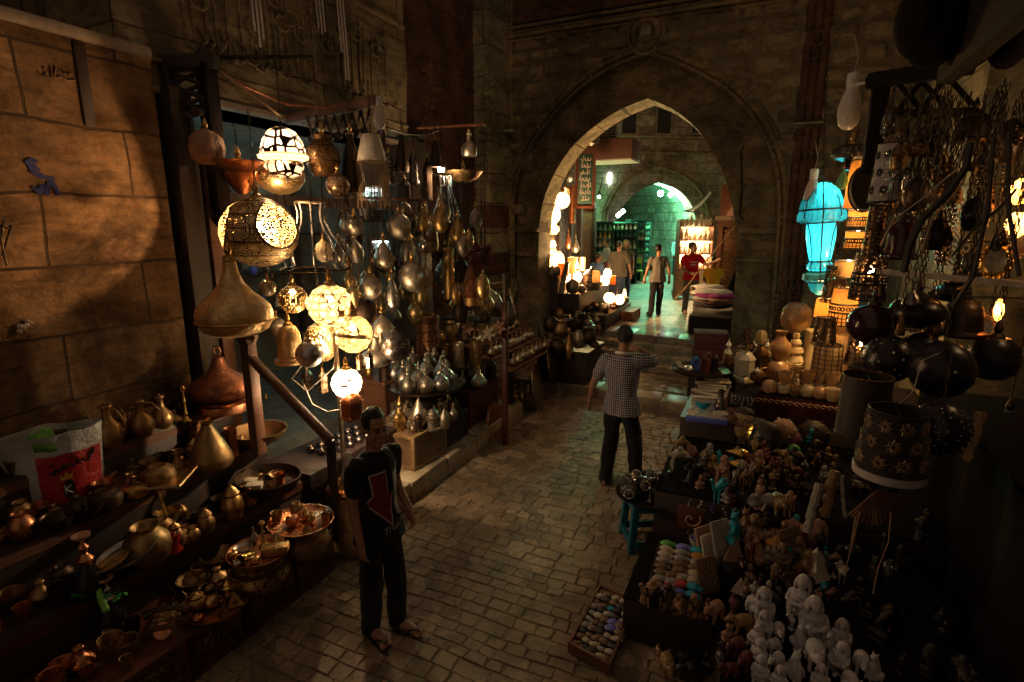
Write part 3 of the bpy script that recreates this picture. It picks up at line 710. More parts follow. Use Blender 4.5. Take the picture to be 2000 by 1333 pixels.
t = thing('shop_sign', 'upright dark shop sign with pale Arabic lettering in a brown frame', 'sign', p, (0, 0, fdir))
bm = B(); box(bm, (0, 0, 0), (.36, .06, 1.2), bev=.01); mk('board', bm, 'dark_teal', t)
bm = B()
for s_ in (-1, 1): box(bm, (.2*s_, -.01, 0), (.06, .1, 1.3)); box(bm, (0, -.01, .63*s_), (.46, .1, .06))
mk('frame', bm, 'wood_red', t)
bm = B(); rr = random.Random(5)
for k in range(7):
    z = .48-.15*k
    for q in range(3):
        x = -.12+.08*q+rr.uniform(-.02, .02)
        tube(bm, [(x, -.036, z), (x+.03, -.036, z-.05), (x+.07, -.036, z-.03), (x+.06, -.036, z+.03*rr.choice((1, 2)))], .011, 4)
        if rr.random() < .5: tube(bm, [(x+.02, -.036, z-.03), (x+.02, -.036, z+.09)], .01, 4)
mk('lettering', bm, 'plaster', t)
t = thing('loudspeaker', 'small grey horn speaker above the shop sign', 'speaker', atc(1154, 282, 12.6), (R(60), 0, R(40)))
bm = B(); lathe(bm, [(0, 0), (.05, 0), (.06, .08), (.13, .2), (.14, .2), (.05, .06)], 16); mk('horn', bm, 'plastic_white', t); bm = B(); box(bm, (0, .06, .02), (.03, .12, .03)); mk('bracket', bm, 'iron', t)
t = thing('salmon_building', 'pinkish plastered building at the right of the upper street', 'building')
pk = atc(1412, 590, 14.5)
bm = B(); box(bm, (pk.x+.9, 17.5, 4.5), (.8, 5.2, 8.0)); box(bm, (pk.x+2.3, 15.4, 4.5), (2.4, .6, 8)); mk('wall', bm, 'salmon_wall', t)
bm = B(); box(bm, (pk.x+1.2, 14.9, 3.0), (3, .08, .1)); mk('string_course', bm, 'back_stone', t)
t = thing('shutter_kiosk', 'brown wooden kiosk with a closed slatted roller shutter', 'kiosk', (pk.x, pk.y, .65), (0, 0, R(2)))
bm = B(); box(bm, (.5, .5, 1.6), (1.5, .9, 3.2), bev=.01); mk('body', bm, 'wood_red', t)
bm = B()
for k in range(25): tube(bm, [(-.12, .03, .25+.075*k), (1.15, .03, .25+.075*k)], .042, 6)
mk('shutter', bm, 'shutter', t)
bm = B()
for x in (-.2, 1.22): box(bm, (x, 0, 1.15), (.12, .12, 2.3))
box(bm, (.5, 0, 2.22), (1.55, .12, .14)); prism(bm, [(-.25, 2.3), (1.25, 2.3), (1.25, 3.3), (.1, 3.0)], -.04, .1); mk('frame', bm, 'wood_post', t)
bm = B(); prism(bm, [(-.1, 2.42), (1.15, 2.42), (1.15, 3.1), (.15, 2.87)], -.06, -.03); mk('sign_panel', bm, 'salmon_wall', t)
t = thing('canvas_awning', 'sloping grey canvas awning reaching out from the shutter kiosk', 'awning')
a_, b_ = atc(1338, 412, 15.4), atc(1388, 372, 14.6); bm = B()
sheet(bm, 0, 1, 0, 1, 8, 6, lambda s_, q: tuple(a_.lerp(b_, s_)+Vector((-.1*q, 1.5*q, -.0))+Vector((0, 0, -.12*math.sin(math.pi*s_)*(1)+.03*math.sin(9*q)))))
bmesh.ops.solidify(bm, geom=bm.faces[:], thickness=.02); mk('canvas', bm, 'awning_canvas', t)
bm = B(); tube(bm, [a_, a_+Vector((-.1, 1.5, 0))], .02); tube(bm, [b_, b_+Vector((-.1, 1.5, 0))], .02); tube(bm, [a_, a_+Vector((.5, .3, -.1))], .015); mk('rail', bm, 'iron', t)
pS = atc(1358, 480, 16.2); sh0 = atc(1330, 540, 16.2)
t = thing('display_shelves', 'open wooden shelf unit of dazzling lit alabaster beside the kiosk', 'shelf', (pS.x, pS.y, .65), (0, 0, R(20)))
bm = B()
for z in (.9, 1.35, 1.75, 2.15): box(bm, (0, .15, z), (.95, .5, .03))
for x in (-.48, .48): box(bm, (x, .15, 1.15), (.04, .5, 2.3))
mk('shelf_frame', bm, 'wood_post', t)
bm = B(); box(bm, (0, .42, 1.2), (.95, .03, 2.3)); mk('back_panel', bm, 'paper', t)
for z in (1.3, 1.7): 
    bm = B(); tube(bm, [(-.42, -.02, z), (.42, -.02, z)], .012); mk('strip_light', bm, 'bulb_soft', t)
    lamp(t, (0, -.05, z-.05), 45, (1, .75, .38), .1)
lamp(t, (0, .1, 2.1), 40, (1, .75, .38), .1)
Gs = Matrix.Translation((pS.x, pS.y, .65)) @ Matrix.Rotation(R(20), 4, 'Z')
rr = random.Random(8)
for z in (.92, 1.37, 1.77, 2.17):
    for k in range(7):
        h = rr.uniform(.16, .34); p = Gs @ Vector((-.4+.133*k, .08+rr.uniform(-.08, .08), z))
        o = thing('alabaster_lamp', 'small glowing alabaster vase on the dazzling shelves by the kiosk', 'vase', p, group='glowing alabaster vases on the shelves by the kiosk')
        bm = B(); q = rr.uniform(.05, .065); lathe(bm, [(0, 0), (q*.7, 0), (q, h*.35), (q*.8, h*.6), (q*.4, h*.75), (q*.6, h), (q*.5, h)], 10); mk('vase_body', bm, 'alabaster_pale', o)
def rack(lbl, u, vb, c, wd, hh, mats, rot, rows=7, cols=6):
    p = atc(u, vb, c); p.z = .65
    o = thing('souvenir_rack', lbl, 'rack', p, (0, 0, R(rot))); bm = B()
    for s_ in (-1, 1): box(bm, (s_*wd/2, .1, hh/2), (.05, .3, hh))
    for k in range(rows+1): box(bm, (0, .1, .35+(hh-.4)*k/rows), (wd, .3, .02))
    box(bm, (0, .26, hh/2), (wd, .02, hh)); mk('rack_frame', bm, 'dark_teal', o)
    g = Matrix.Translation(p) @ Matrix.Rotation(R(rot), 4, 'Z')
    for r_ in range(rows):
        bm = B()
        for k in range(cols):
            x = -wd/2+wd*(k+.5)/cols; z = .37+(hh-.4)*r_/rows; q = (hh-.4)/rows*.75
            lathe(bm, [(0, 0), (q*.3, 0), (q*.36, q*.4*rr.random()+.02), (q*.16, q*.7), (q*.24, q), (0, q)], 8, T(x, rr.uniform(0, .05), z))
        mk('souvenir_row', bm, mats[r_ % len(mats)], o)
    return o
rack('tall rack of green souvenirs nearest the dark shop doors', 1165, 560, 19.0, 1.0, 2.3, ('green_glass', 'bone', 'brass'), 30)
rack('black wall rack of small bottles under the slanted strip lamp', 1203, 555, 20.8, 1.5, 2.3, ('dark_teal', 'bone', 'black_stone'), 33, 8, 9)
rack('narrow rack of green trinkets at the passage mouth', 1240, 548, 21.6, .8, 2.4, ('green_glass', 'dark_teal', 'bone'), 60, 8, 5)
rack('dim rack of bottles farthest into the passage', 1256, 540, 24, .8, 2.3, ('dark_teal', 'green_glass'), 75, 8, 5)
t = thing('counter', 'long dark stall counter with green goods along the passage wall', 'counter')
p0, p1 = atz(1215, 585, .65), atz(1265, 525, .65)
cdir = (p1-p0); cl = cdir.length; ca = math.atan2(cdir.y, cdir.x)
mC = T(p0.x-.3, p0.y, .65) @ Matrix.Rotation(ca, 4, 'Z')
bm = B(); box(bm, (cl/2, .3, .45), (cl, .7, .9), mC); mk('counter_body', bm, 'dark_teal', t); bm = B(); box(bm, (cl/2, .3, .92), (cl+.1, .8, .04), mC); mk('counter_top', bm, 'red_print', t)
for k in range(14):
    q = mC @ Vector((cl*(k+.5)/14, .3+rr.uniform(-.15, .15), .94)); o = thing('trinket', 'small green souvenir on the long counter by the passage', 'souvenir', q, group='green souvenirs on the long counter')
    bm = B(); ball(bm, (0, 0, .08), .08, sz=rr.uniform(.6, 1.3), seg=8, rings=6); box(bm, (0, 0, .01), (.1, .1, .02)); mk('trinket_body', bm, rr.choice(('green_glass', 'bone', 'glaze_turq')), o)
p = atz(1243, 552, .65)
t = thing('metal_chair', 'lime yellow chair standing in front of the dark counter', 'chair', p, (0, 0, R(20)))
bm = B(); box(bm, (0, 0, .45), (.42, .4, .04), bev=.01); mk('seat', bm, 'lime_plastic', t); bm = B(); box(bm, (0, .19, .82), (.42, .03, .2), bev=.01); mk('backrest', bm, 'lime_plastic', t)
for sx_ in (-1, 1):
    for sy_ in (-1, 1): bm = B(); tube(bm, [(.19*sx_, .18*sy_, 0), (.18*sx_, .18*sy_, .45 if sy_ < 0 else .9)], .015); mk('leg', bm, 'lime_plastic', t)
t = thing('side_table', 'low dark table standing inside the passage mouth', 'table', atz(1285, 530, .65), (0, 0, R(30)))
bm = B(); box(bm, (0, 0, .72), (1.3, .6, .04)); mk('tabletop', bm, 'dark_teal', t)
for sx_ in (-1, 1):
    for sy_ in (-1, 1): bm = B(); box(bm, (.58*sx_, .24*sy_, .35), (.05, .05, .7)); mk('leg', bm, 'wood_dark', t)
t = thing('side_wall', 'greenish-lit plastered wall right of the gate column behind the cyan lamp', 'wall')
bm = B(); box(bm, (2.3, 8.6, 4.6), (1.2, 3.4, 9.2)); box(bm, (2.9, 2, 4.6), (.3, 12, 9.2)); mk('masonry', bm, 'pale_column_stone', t)
def fuse(bm, vox, sm=4, wr=0, wf=9, seed=0):
    me = bpy.data.meshes.new('tmp'); bmesh.ops.recalc_face_normals(bm, faces=bm.faces); bm.to_mesh(me); bm.free()
    o = bpy.data.objects.new('tmp', me); COL.objects.link(o)
    md = o.modifiers.new('r', 'REMESH'); md.mode = 'VOXEL'; md.voxel_size = vox; md.use_smooth_shade = True
    ms = o.modifiers.new('s', 'SMOOTH'); ms.iterations = sm; ms.factor = .5
    dg = bpy.context.evaluated_depsgraph_get(); e = o.evaluated_get(dg); m2 = bpy.data.meshes.new_from_object(e)
    bpy.data.objects.remove(o); b2 = B(); b2.from_mesh(m2); bpy.data.meshes.remove(m2)
    if wr:
        b2.normal_update()
        for v_ in b2.verts:
            c_ = v_.co; n_ = mnoise.noise(Vector((c_.x*wf, c_.y*wf, c_.z*wf*.55+seed)))+.5*mnoise.noise(Vector((c_.x*wf*2.2+c_.z*4, c_.y*wf*2.2, c_.z*wf+seed)))
            v_.co = c_+v_.normal*wr*n_
    return b2
SH = dict(
 globe=[(0, 0), (.35, .03), (.7, .14), (.93, .32), (1, .5), (.93, .68), (.7, .86), (.35, .97), (.18, 1), (0, 1)],
 drop=[(0, 0), (.4, .02), (.78, .11), (.97, .24), (1, .33), (.9, .47), (.68, .62), (.42, .76), (.2, .88), (.08, .96), (0, 1)],
 dome=[(0, 0), (.72, 0), (.92, .12), (1, .3), (.95, .48), (.76, .64), (.48, .76), (.2, .86), (.08, .94), (0, 1)],
 onion=[(0, 0), (.62, .02), (.86, .08), (.98, .2), (1, .29), (.95, .38), (.76, .48), (.5, .58), (.32, .7), (.21, .84), (.17, .97), (0, 1)],
 bell=[(0, .02), (.9, 0), (1, .06), (.98, .12), (.8, .17), (.78, .3), (.76, .55), (.68, .78), (.48, .93), (.2, 1), (0, 1)],
 cone=[(0, 0), (.95, 0), (1, .06), (.96, .16), (.6, .5), (.25, .92), (.12, 1), (0, 1)],
 tallcone=[(0, 0), (.9, .0), (1, .1), (.96, .22), (.7, .5), (.32, .85), (.2, .95), (.26, 1), (0, 1)],
 cyl=[(0, 0), (.95, 0), (1, .02), (.97, .06), (.97, .94), (1, .98), (.92, 1), (.88, .97), (.86, .2), (0, .18)],
 vase=[(0, 0), (.5, 0), (.55, .05), (.9, .25), (1, .4), (.85, .58), (.45, .74), (.34, .84), (.5, .97), (.54, 1), (.46, 1), (.3, .85), (0, .8)],
 bottle=[(0, 0), (.85, 0), (1, .08), (1, .38), (.8, .52), (.32, .66), (.24, .92), (.34, 1), (0, 1)],
 pot=[(0, 0), (.55, 0), (.85, .16), (1, .42), (.92, .66), (.6, .84), (.48, .9), (.62, 1), (.55, 1), (.4, .9), (0, .55)],
 bowl=[(0, 0), (.35, 0), (.4, .06), (.75, .4), (.96, .86), (1, 1), (.93, .98), (.7, .45), (.3, .14), (0, .1)],
 cup=[(0, 0), (.6, 0), (.7, .08), (.9, .6), (1, 1), (.9, .98), (.78, .5), (.5, .15), (0, .12)],
 plate=[(0, 0), (.7, 0), (.78, .3), (.97, .75), (1, 1), (.95, 1), (.76, .5), (.68, .25), (0, .22)],
 jug=[(0, 0), (.62, 0), (.66, .04), (.95, .2), (1, .32), (.8, .48), (.42, .6), (.3, .7), (.28, .84), (.42, .9), (.36, .94), (.12, .97), (.1, 1), (0, 1)],
 candle=[(0, 0), (1, 0), (1, .04), (.5, .1), (.28, .16), (.5, .22), (.24, .3), (.2, .5), (.42, .56), (.2, .62), (.18, .82), (.55, .88), (.6, .94), (.4, .95), (.34, 1), (0, 1)],
 jar=[(0, 0), (.75, 0), (.8, .05), (1, .3), (.9, .52), (.55, .64), (.55, .68), (.72, .72), (.5, .82), (.3, .9), (.12, .94), (.16, .97), (0, 1)],
 beads=[(0, 0), (.75, 0), (1, .12), (.8, .27), (.6, .3), (.9, .42), (.75, .54), (.45, .58), (.62, .68), (.5, .78), (.3, .82), (.38, .92), (.3, 1), (0, 1)],
 box6=[(0, 0), (1, 0), (1, .06), (.9, .08), (.9, .6), (1, .63), (.95, .68), (.5, .86), (.2, .93), (.2, 1), (0, 1)],
 minaret=[(0, 0), (1, 0), (1, .08), (.8, .12), (.75, .5), (.95, .54), (.95, .6), (.6, .66), (.7, .76), (.45, .88), (.12, .95), (0, 1)],
 chimney=[(.55, 0), (.62, .03), (.95, .18), (1, .27), (.9, .38), (.6, .55), (.48, .75), (.46, 1), (.42, 1), (.44, .75), (.85, .35)],
 shade=[(.98, 0), (1, .01), (.72, .99), (.70, 1), (.69, .98), (.96, .02)],
 drum=[(.98, 0), (1, .01), (1, .99), (.98, 1), (.96, .98), (.96, .02)],
 bulb=[(0, 0), (.45, .02), (.8, .1), (1, .28), (.97, .42), (.75, .6), (.48, .72), (.4, .78), (0, .78)],
 squat=[(0, 0), (.6, 0), (.95, .2), (1, .42), (.9, .66), (.6, .86), (.4, .9), (.4, 1), (.3, 1), (.3, .85), (0, .8)],
 squash=[(0, 0), (.5, .02), (.9, .2), (1, .5), (.9, .8), (.6, .95), (.5, 1), (.42, .97), (0, .9)],
)
PARTN = dict(globe='lamp_shade', drop='lamp_shade', dome='lamp_shade', onion='lamp_shade', bell='lamp_shade', cone='lamp_shade')
def prof(shape, r, h): return [(a*r, b*h) for a, b in SH[shape]]
def chain_pts(x, y, z0, z1): return [(x, y, z0), (x+.003, y, (z0+z1)/2), (x, y, z1)]
def chain(bm, x, y, z0, z1, r=.011):
    n = max(2, int((z1-z0)/.045))
    if n > 40: tube(bm, [(x, y, z0), (x, y, z1)], r*.5, 5); return
    for i in range(n):
        m = T(x, y, z0+(i+.5)*(z1-z0)/n) @ RZ(90*(i % 2))
        tube(bm, [m @ Vector((r*math.cos(a*1.0472), 0, .028*math.sin(a*1.0472))) for a in range(6)], .0035, 4, closed=True)
def good(shape, label, cat, pos, r, h, mat, name=None, hang=None, rot=0, tilt=(0, 0), group=None, seg=24, cap='brass', acc=(), lobes=0, amp=0, W=0, col=(1, .66, .33), bulb='bulb_warm', part=None, rad=.02):
    """pos = bottom centre. acc = accessories built as parts"""
    t = thing(name or cat.replace(' ', '_'), label, cat, pos, (R(tilt[0]), R(tilt[1]), R(rot)), group)
    bm = B(); lathe(bm, prof(shape, r, h), seg, lobes=lobes, amp=amp)
    mk(part or PARTN.get(shape, 'vessel'), bm, mat, t)
    top = h
    if hang is not None or 'finial' in acc:
        bm = B(); q = min(.05, r*.3); lathe(bm, [(q, h*.985), (q*.9, h+q*.3), (q*.35, h+q*.7), (q*.6, h+q*1.3), (q*.35, h+q*2.0), (q*.12, h+q*2.6), (0, h+q*2.7)], 12); mk('finial', bm, cap, t); top = h+q*2.6
    if hang is not None:
        L = hang-pos[2]
        if L > top+.02:
            bm = B(); chain(bm, 0, 0, top-.01, L); mk('chain', bm, 'iron', t)
    if 'handle' in acc:
        bm = B(); tube(bm, [(r*.75, 0, h*.3), (r*1.35, 0, h*.38), (r*1.4, 0, h*.62), (r*.9, 0, h*.82), (r*.35, 0, h*.84)], r*.09, 6); mk('handle', bm, mat, t)
    if 'spout' in acc:
        bm = B(); tube(bm, [(-r*.8, 0, h*.28), (-r*1.3, 0, h*.4), (-r*1.45, 0, h*.7), (-r*1.8, 0, h*.84)], [r*.18, r*.13, r*.09, r*.06], 7); mk('spout', bm, mat, t)
    if 'longhandle' in acc:
        bm = B(); tube(bm, [(r*.7, 0, h*.8), (r*2.6, 0, h*1.15)], r*.12, 6); mk('handle', bm, mat, t)
    if 'pestle' in acc:
        bm = B(); tube(bm, [(0, 0, h*.3), (r*.75, r*.2, h*2.0), (r*.8, r*.2, h*2.1)], [r*.16, r*.11, r*.18], 7); mk('pestle', bm, 'brass', t)
    if 'ring' in acc:
        bm = B(); tube(bm, [(.045*math.cos(a*.785), 0, top+.045+.045*math.sin(a*.785)) for a in range(8)], .007, 6, closed=True); mk('ring', bm, cap, t)
    if 'base' in acc:
        bm = B(); lathe(bm, [(r*.62, -.001), (r*.8, .0), (r*.86, -.05), (r*.86, -.1), (0, -.1)], seg); mk('base', bm, cap, t)
    if 'band' in acc:
        bm = B(); k = [a for a in SH[shape] if a[0] > .9]; z = k[0][1]*h if k else h*.3
        tube(bm, [(r*1.0*math.cos(a*.2618), r*1.0*math.sin(a*.2618), z) for a in range(24)], r*.03, 5, closed=True); mk('band', bm, cap, t)
    if 'lid' in acc:
        bm = B(); lathe(bm, [(r*.6, h), (r*.55, h*1.06), (r*.2, h*1.16), (r*.08, h*1.22), (r*.1, h*1.28), (0, h*1.31)], 14); mk('lid', bm, cap, t)
    if W:
        q = min(.03, r*.3); bm = B(); ball(bm, (0, 0, h*.5+q+.03), q, seg=10, rings=7); mk('bulb', bm, bulb, t); lamp(t, (0, 0, h*.5), W, col, rad)
    return t
def hangp(shape, label, cat, u, v, w, h, c, mat, top=3.35, **k):
    """hanging thing centred on a picture direction at camera depth c"""
    p = atc(u, v, c); hh = h*c/FPX*1.02; r = w*c/FPX/2
    return good(shape, label, cat, (p.x, p.y, p.z-hh/2), r, hh, mat, hang=max(top, p.z+hh/2+.12) if top is not None else None, **k)
def stand(shape, label, cat, u, vb, w, h, mat, z=None, x=None, c=None, y=None, lift=0, **k):
    p = atz(u, vb, z) if z is not None else atx(u, vb, x) if x is not None else aty(u, vb, y) if y is not None else atc(u, vb, c)
    c = depth(p); p = p+Vector((0, 0, lift))
    return good(shape, label, cat, tuple(p), w*c/FPX/2, h*c/FPX*1.03, mat, **k)
def panelled(name, c, scale, hole, line):
    t = NT(name); sx = t.add('ShaderNodeSeparateXYZ'); t.link(t.tc(), sx.inputs[0])
    at = t.math('ARCTAN2', sx.outputs['Y'], sx.outputs['X']); 
    da = t.math('MULTIPLY', t.math('PINGPONG', t.math('ADD', at, R(128)+math.pi*4-R(60)), R(60)), .30)   # distance to the nearest of three panels (in m on the shell)
    da = t.math('SUBTRACT', R(60)*.30, da)
    dz = t.math('SUBTRACT', sx.outputs['Z'], .36)
    rr_ = t.math('SQRT', t.math('ADD', t.math('MULTIPLY', da, da), t.math('MULTIPLY', dz, dz)))
    inside = t.math('LESS_THAN', rr_, .185); rim = t.math('COMPARE', rr_, .195, .008)
    d = t.vor(scale, feature='DISTANCE_TO_EDGE', rand=.75).outputs['Distance']; h = t.math('MULTIPLY', inside, t.math('GREATER_THAN', d, hole)); dots = t.math('MULTIPLY', t.math('LESS_THAN', t.vor(38, rand=.5).outputs['Distance'], .085), t.math('SUBTRACT', 1, inside)); h = t.math('MAXIMUM', h, dots)
    v = t.vor(13, feature='DISTANCE_TO_EDGE', rand=.4).outputs['Distance']; a = t.math('LESS_THAN', v, .05); b2 = t.math('COMPARE', v, .17, .03)
    w_ = t.math('LESS_THAN', t.math('PINGPONG', sx.outputs['Z'], .055), .006)
    eng = t.math('MULTIPLY', t.math('MINIMUM', t.math('ADD', t.math('ADD', a, b2), w_), 1), t.math('SUBTRACT', 1, inside)); eng = t.math('MAXIMUM', eng, rim)
    t.set(Base_Color=t.mix(eng, c, (.10, .05, .02)), Metallic=.45, Roughness=.42); t.bump(t.math('SUBTRACT', 1, eng), .6, .005)
    tr = t.add('ShaderNodeBsdfTransparent'); mx = t.add('ShaderNodeMixShader'); t.link(h, mx.inputs[0]); t.link(t.b.outputs[0], mx.inputs[1]); t.link(tr.outputs[0], mx.inputs[2]); t.link(mx.outputs[0], t.o.inputs[0])
panelled('big_lantern', (.80, .56, .27), 40, .085, .05)
p = atc(507, 455, 4.6)
big = good('globe', 'largest engraved brass globe lantern with a dazzling pierced panel', 'lantern', (p.x, p.y, p.z-.29), .312, .58, 'big_lantern', hang=3.75, seg=64, acc=('finial',), W=66, rad=.02, col=(1, .60, .27))
p = atc(552, 288, 4.9)
t = thing('lantern', 'egg-shaped dark lantern with white petal openings, topmost of the lit ones', 'lantern', tuple(p))
pierced('petal_shell', (.03, .02, .015), 10.5, .10, lum=(.42, .30, .22), nested=False, rand=.55)
bm = B(); lathe(bm, [(0, .17), (.06, .165), (.12, .13), (.165, .06), (.19, -.02), (.195, -.06)], 32); mk('lamp_shade', bm, 'petal_shell', t)
bm = B(); lathe(bm, [(.195, -.06), (.215, -.075), (.21, -.1), (.15, -.12)], 32); mk('rim', bm, 'parchment', t)
bm = B(); lathe(bm, [(.15, -.12), (.17, -.16), (.14, -.24), (.07, -.28), (0, -.29)], 28); mk('cup', bm, 'petal_shell', t)
bm = B(); ball(bm, (0, 0, .06), .03); mk('bulb', bm, 'bulb_warm', t); lamp(t, (0, 0, .0), 16, (1, .74, .5), .03)
bm = B(); chain(bm, 0, 0, .17, 1.0); mk('chain', bm, 'iron', t)
hangp('globe', 'pierced brass bowl lantern half hidden under the egg-shaped lantern', 'lantern', 548, 345, 92, 68, 5.05, 'dotted_brass', 3.5, W=5)
hangp('globe', 'cream globe lantern with dark arabesque tracery, centre of the lit cluster', 'lantern', 645, 597, 87, 82, 5.0, 'lined_sphere', 3.3, W=30, col=(1, .70, .36), seg=40)
hangp('globe', 'cream globe lantern with crossing bands, lower right of the arabesque globe', 'lantern', 690, 653, 75, 73, 5.0, 'lined_sphere_fine', 3.2, W=15, col=(1, .70, .36), seg=40)
hangp('globe', 'dimpled bright globe lantern behind the nickel ball', 'lantern', 628, 668, 66, 78, 5.2, 'dotted_brass', 3.2, W=20, seg=32)
p = atc(677, 748, 5.0)
wl = good('globe', 'blazing white globe lantern on a thin metal stand', 'lantern', (p.x, p.y, p.z-.14), .137, .275, 'lined_sphere_fine', hang=None, acc=('finial',), W=130, col=(1, .72, .42), seg=32)
t = thing('lamp_stand', 'thin pale metal stand with an arm holding the blazing white globe', 'stand', (p.x-.1, p.y, 0)); bm = B(); box(bm, (0, 0, .95), (.03, .03, 1.9)); mk('pole', bm, 'silvered', t); bm = B(); box(bm, (.17, 0, 1.88), (.36, .03, .03)); mk('arm', bm, 'silvered', t); bm = B(); tube(bm, [(.1, 0, 1.87), (.1, 0, p.z+.18)], .006); mk('hook', bm, 'iron', t)
bm = B(); lathe(bm, [(0, 0), (.14, 0), (.14, .02), (.03, .04)], 16); mk('base', bm, 'iron', t)
hangp('onion', 'big onion-shaped brushed brass lamp hanging in front of the door post', 'lantern', 455, 582, 141, 146, 4.2, 'matt_gold', 3.5, seg=40, acc=('band',), cap='brass')
hangp('globe', 'small pale globe under the biggest brass lantern', 'lantern', 523, 562, 33, 34, 4.7, 'silvered', 2.62)
hangp('globe', 'brass globe pricked with tiny holes beside the arabesque globe', 'lantern', 572, 585, 56, 55, 4.8, 'dotted_brass', 3.1, W=1.5)
hangp('globe', 'shiny dark nickel ball in front of the dimpled bright globe', 'lantern', 604, 692, 53, 52, 4.7, 'nickel', 2.9)
hangp('bell', 'brass bell-shaped lantern with a dotted skirt beside the nickel ball', 'lantern', 565, 672, 60, 76, 4.85, 'matt_gold', 3.1)
H = hangp
H('bowl', 'shallow copper bowl hung over the biggest brass lantern', 'bowl', 466, 326, 92, 20, 4.75, 'copper', 3.7)
H('cone', 'upturned copper funnel just below the hanging copper bowl', 'funnel', 472, 358, 66, 44, 4.9, 'copper', 3.3, tilt=(180, 0)) if False else H('bowl', 'deeper copper bowl just below the hanging shallow one', 'bowl', 474, 357, 66, 42, 4.95, 'copper', 3.1)
H('squash', 'pale clay pot hung by the dark bracket post', 'pot', 405, 290, 66, 60, 4.7, 'clay', 3.9)
H('pot', 'dark engraved brass pot hanging right of the egg lantern', 'pot', 630, 306, 66, 74, 5.3, 'engraved_dark', 4.0)
H('tallcone', 'dark pointed cone lantern between the engraved pot and the fringed shade', 'lantern', 686, 320, 52, 108, 5.5, 'dark_metal', 4.1)
H('globe', 'small pierced metal ball below the dark engraved pot', 'lantern', 660, 362, 46, 46, 5.3, 'engraved_silver', 3.3)
H('globe', 'dark pewter globe low behind the bell lantern', 'lantern', 540, 640, 40, 40, 5.3, 'pewter', 2.6)
H('globe', 'copper glint globe behind the dark door post', 'lantern', 395, 470, 46, 56, 5.3, 'copper', 3.2)
H('globe', 'woven ivory ball lamp inside the wire chandelier', 'lantern', 632, 492, 34, 42, 5.3, 'alabaster_pale', 3.1)
H('drop', 'dark glass drop beside the woven ivory ball', 'lantern', 662, 490, 26, 46, 5.5, 'smoke_glass', 3.1)
SIL = [('globe', 692, 442, 38, 38, 5.6, 'pewter', 'dull pewter globe hung from the left of the thin plank'), ('globe', 779, 443, 48, 50, 5.8, 'silvered', 'bright silver globe hung from the middle of the thin plank'), ('globe', 790, 411, 28, 28, 6.2, 'pewter', 'small dull globe tucked above the bright silver globe'),
 ('drop', 749, 497, 41, 58, 5.7, 'silvered', 'silver teardrop lamp under the plank'), ('globe', 724, 562, 45, 46, 5.6, 'silvered', 'silver globe with a tall narrow neck below the teardrop lamp'), ('drop', 766, 574, 30, 76, 5.7, 'nickel', 'slim glassy teardrop beside the long-necked globe'),
 ('globe', 805, 541, 54, 58, 5.8, 'silvered', 'large silver globe low at the right of the hanging group'), ('dome', 747, 640, 46, 60, 5.6, 'silvered', 'silver dome lamp hanging above the domed tray'), ('globe', 706, 612, 54, 62, 5.9, 'dark_metal', 'big dark globe behind the cream banded globe'),
 ('globe', 813, 447, 28, 32, 6.4, 'dark_metal', 'dark speckled globe behind the bright silver globe'), ('globe', 830, 482, 26, 28, 6.6, 'nickel', 'small nickel globe, left of a pair near the hanging tube'), ('globe', 842, 470, 22, 30, 6.5, 'pewter', 'small pewter globe, right of a pair near the hanging tube'),
 ('globe', 823, 580, 26, 42, 6.0, 'dotted_brass', 'dotted egg-shaped lamp under the large silver globe'), ('globe', 690, 580, 22, 50, 5.4, 'dotted_brass', 'pricked gold lamp peeping behind the arabesque globe'), ('globe', 853, 500, 22, 22, 6.5, 'pierced_dark', 'black wire-work ball right of the large silver globe'),
 ('globe', 770, 520, 18, 26, 6.3, 'dark_metal', 'small dark globe behind the silver teardrop'), ('drop', 805, 500, 24, 50, 6.6, 'milk_glass', 'pale cloudy glass drop behind the hanging group')]
for s_, u, v, w_, h_, c_, m_, lb in SIL: H(s_, lb, 'lantern', u, v, w_, h_, c_, m_, 3.12)
H('cyl', 'long brass tube lamp hanging near the dark red star', 'lantern', 877, 535, 22, 98, 6.3, 'brass', 3.2)
H('cone', 'dark red-brown bell cone under the star', 'lantern', 922, 546, 50, 66, 6.5, 'rust_copper', 2.9, acc=('base',))
H('drop', 'clear glass drop at the end of the far stand', 'lantern', 995, 606, 24, 66, 7.2, 'smoke_glass', 2.6)
H('bottle', 'brass bottle-shaped lamp on the upper iron rod', 'lantern', 916, 284, 30, 42, 7.2, 'silvered', 4.05)
H('bowl', 'wide shallow bowl hung on chains by the pier', 'bowl', 905, 346, 76, 20, 7.2, 'old_brass', 4.05)
for i, (u, v, w_, h_) in enumerate(((785, 300, 30, 70), (808, 330, 24, 60), (835, 350, 22, 80), (760, 330, 28, 60), (850, 300, 24, 50), (745, 275, 24, 46), (790, 370, 26, 40), (865, 410, 20, 40))):
    H(('tallcone', 'bell', 'box6', 'minaret')[i % 4], 'dark %s lantern in the unlit cluster under the chain swag%s' % (('cone', 'bell', 'box', 'tower')[i % 4], (', upper', ', lower')[i//4]), 'lantern', u, v, w_, h_, 6.6+.1*(i % 3), ('dark_metal', 'gunmetal')[i % 2], 4.05, seg=(16, 16, 6, 8)[i % 4])
p = atc(727, 335, 5.5)
t = thing('fringed_lampshade', 'straw-coloured lampshade with a long hanging fringe below the white bulb', 'lampshade', tuple(p))
bm = B(); lathe(bm, [(.085, .35), (.12, .13), (.155, .10), (.15, .09), (.09, .33)], 20); mk('lamp_shade', bm, 'paper', t)
bm = B()
for k in range(40): a = k*.157; tube(bm, [(.152*math.cos(a), .152*math.sin(a), .1), (.156*math.cos(a)+.004*math.sin(9*k), .156*math.sin(a), -.33-.04*math.sin(k*3.1))], .005, 4)
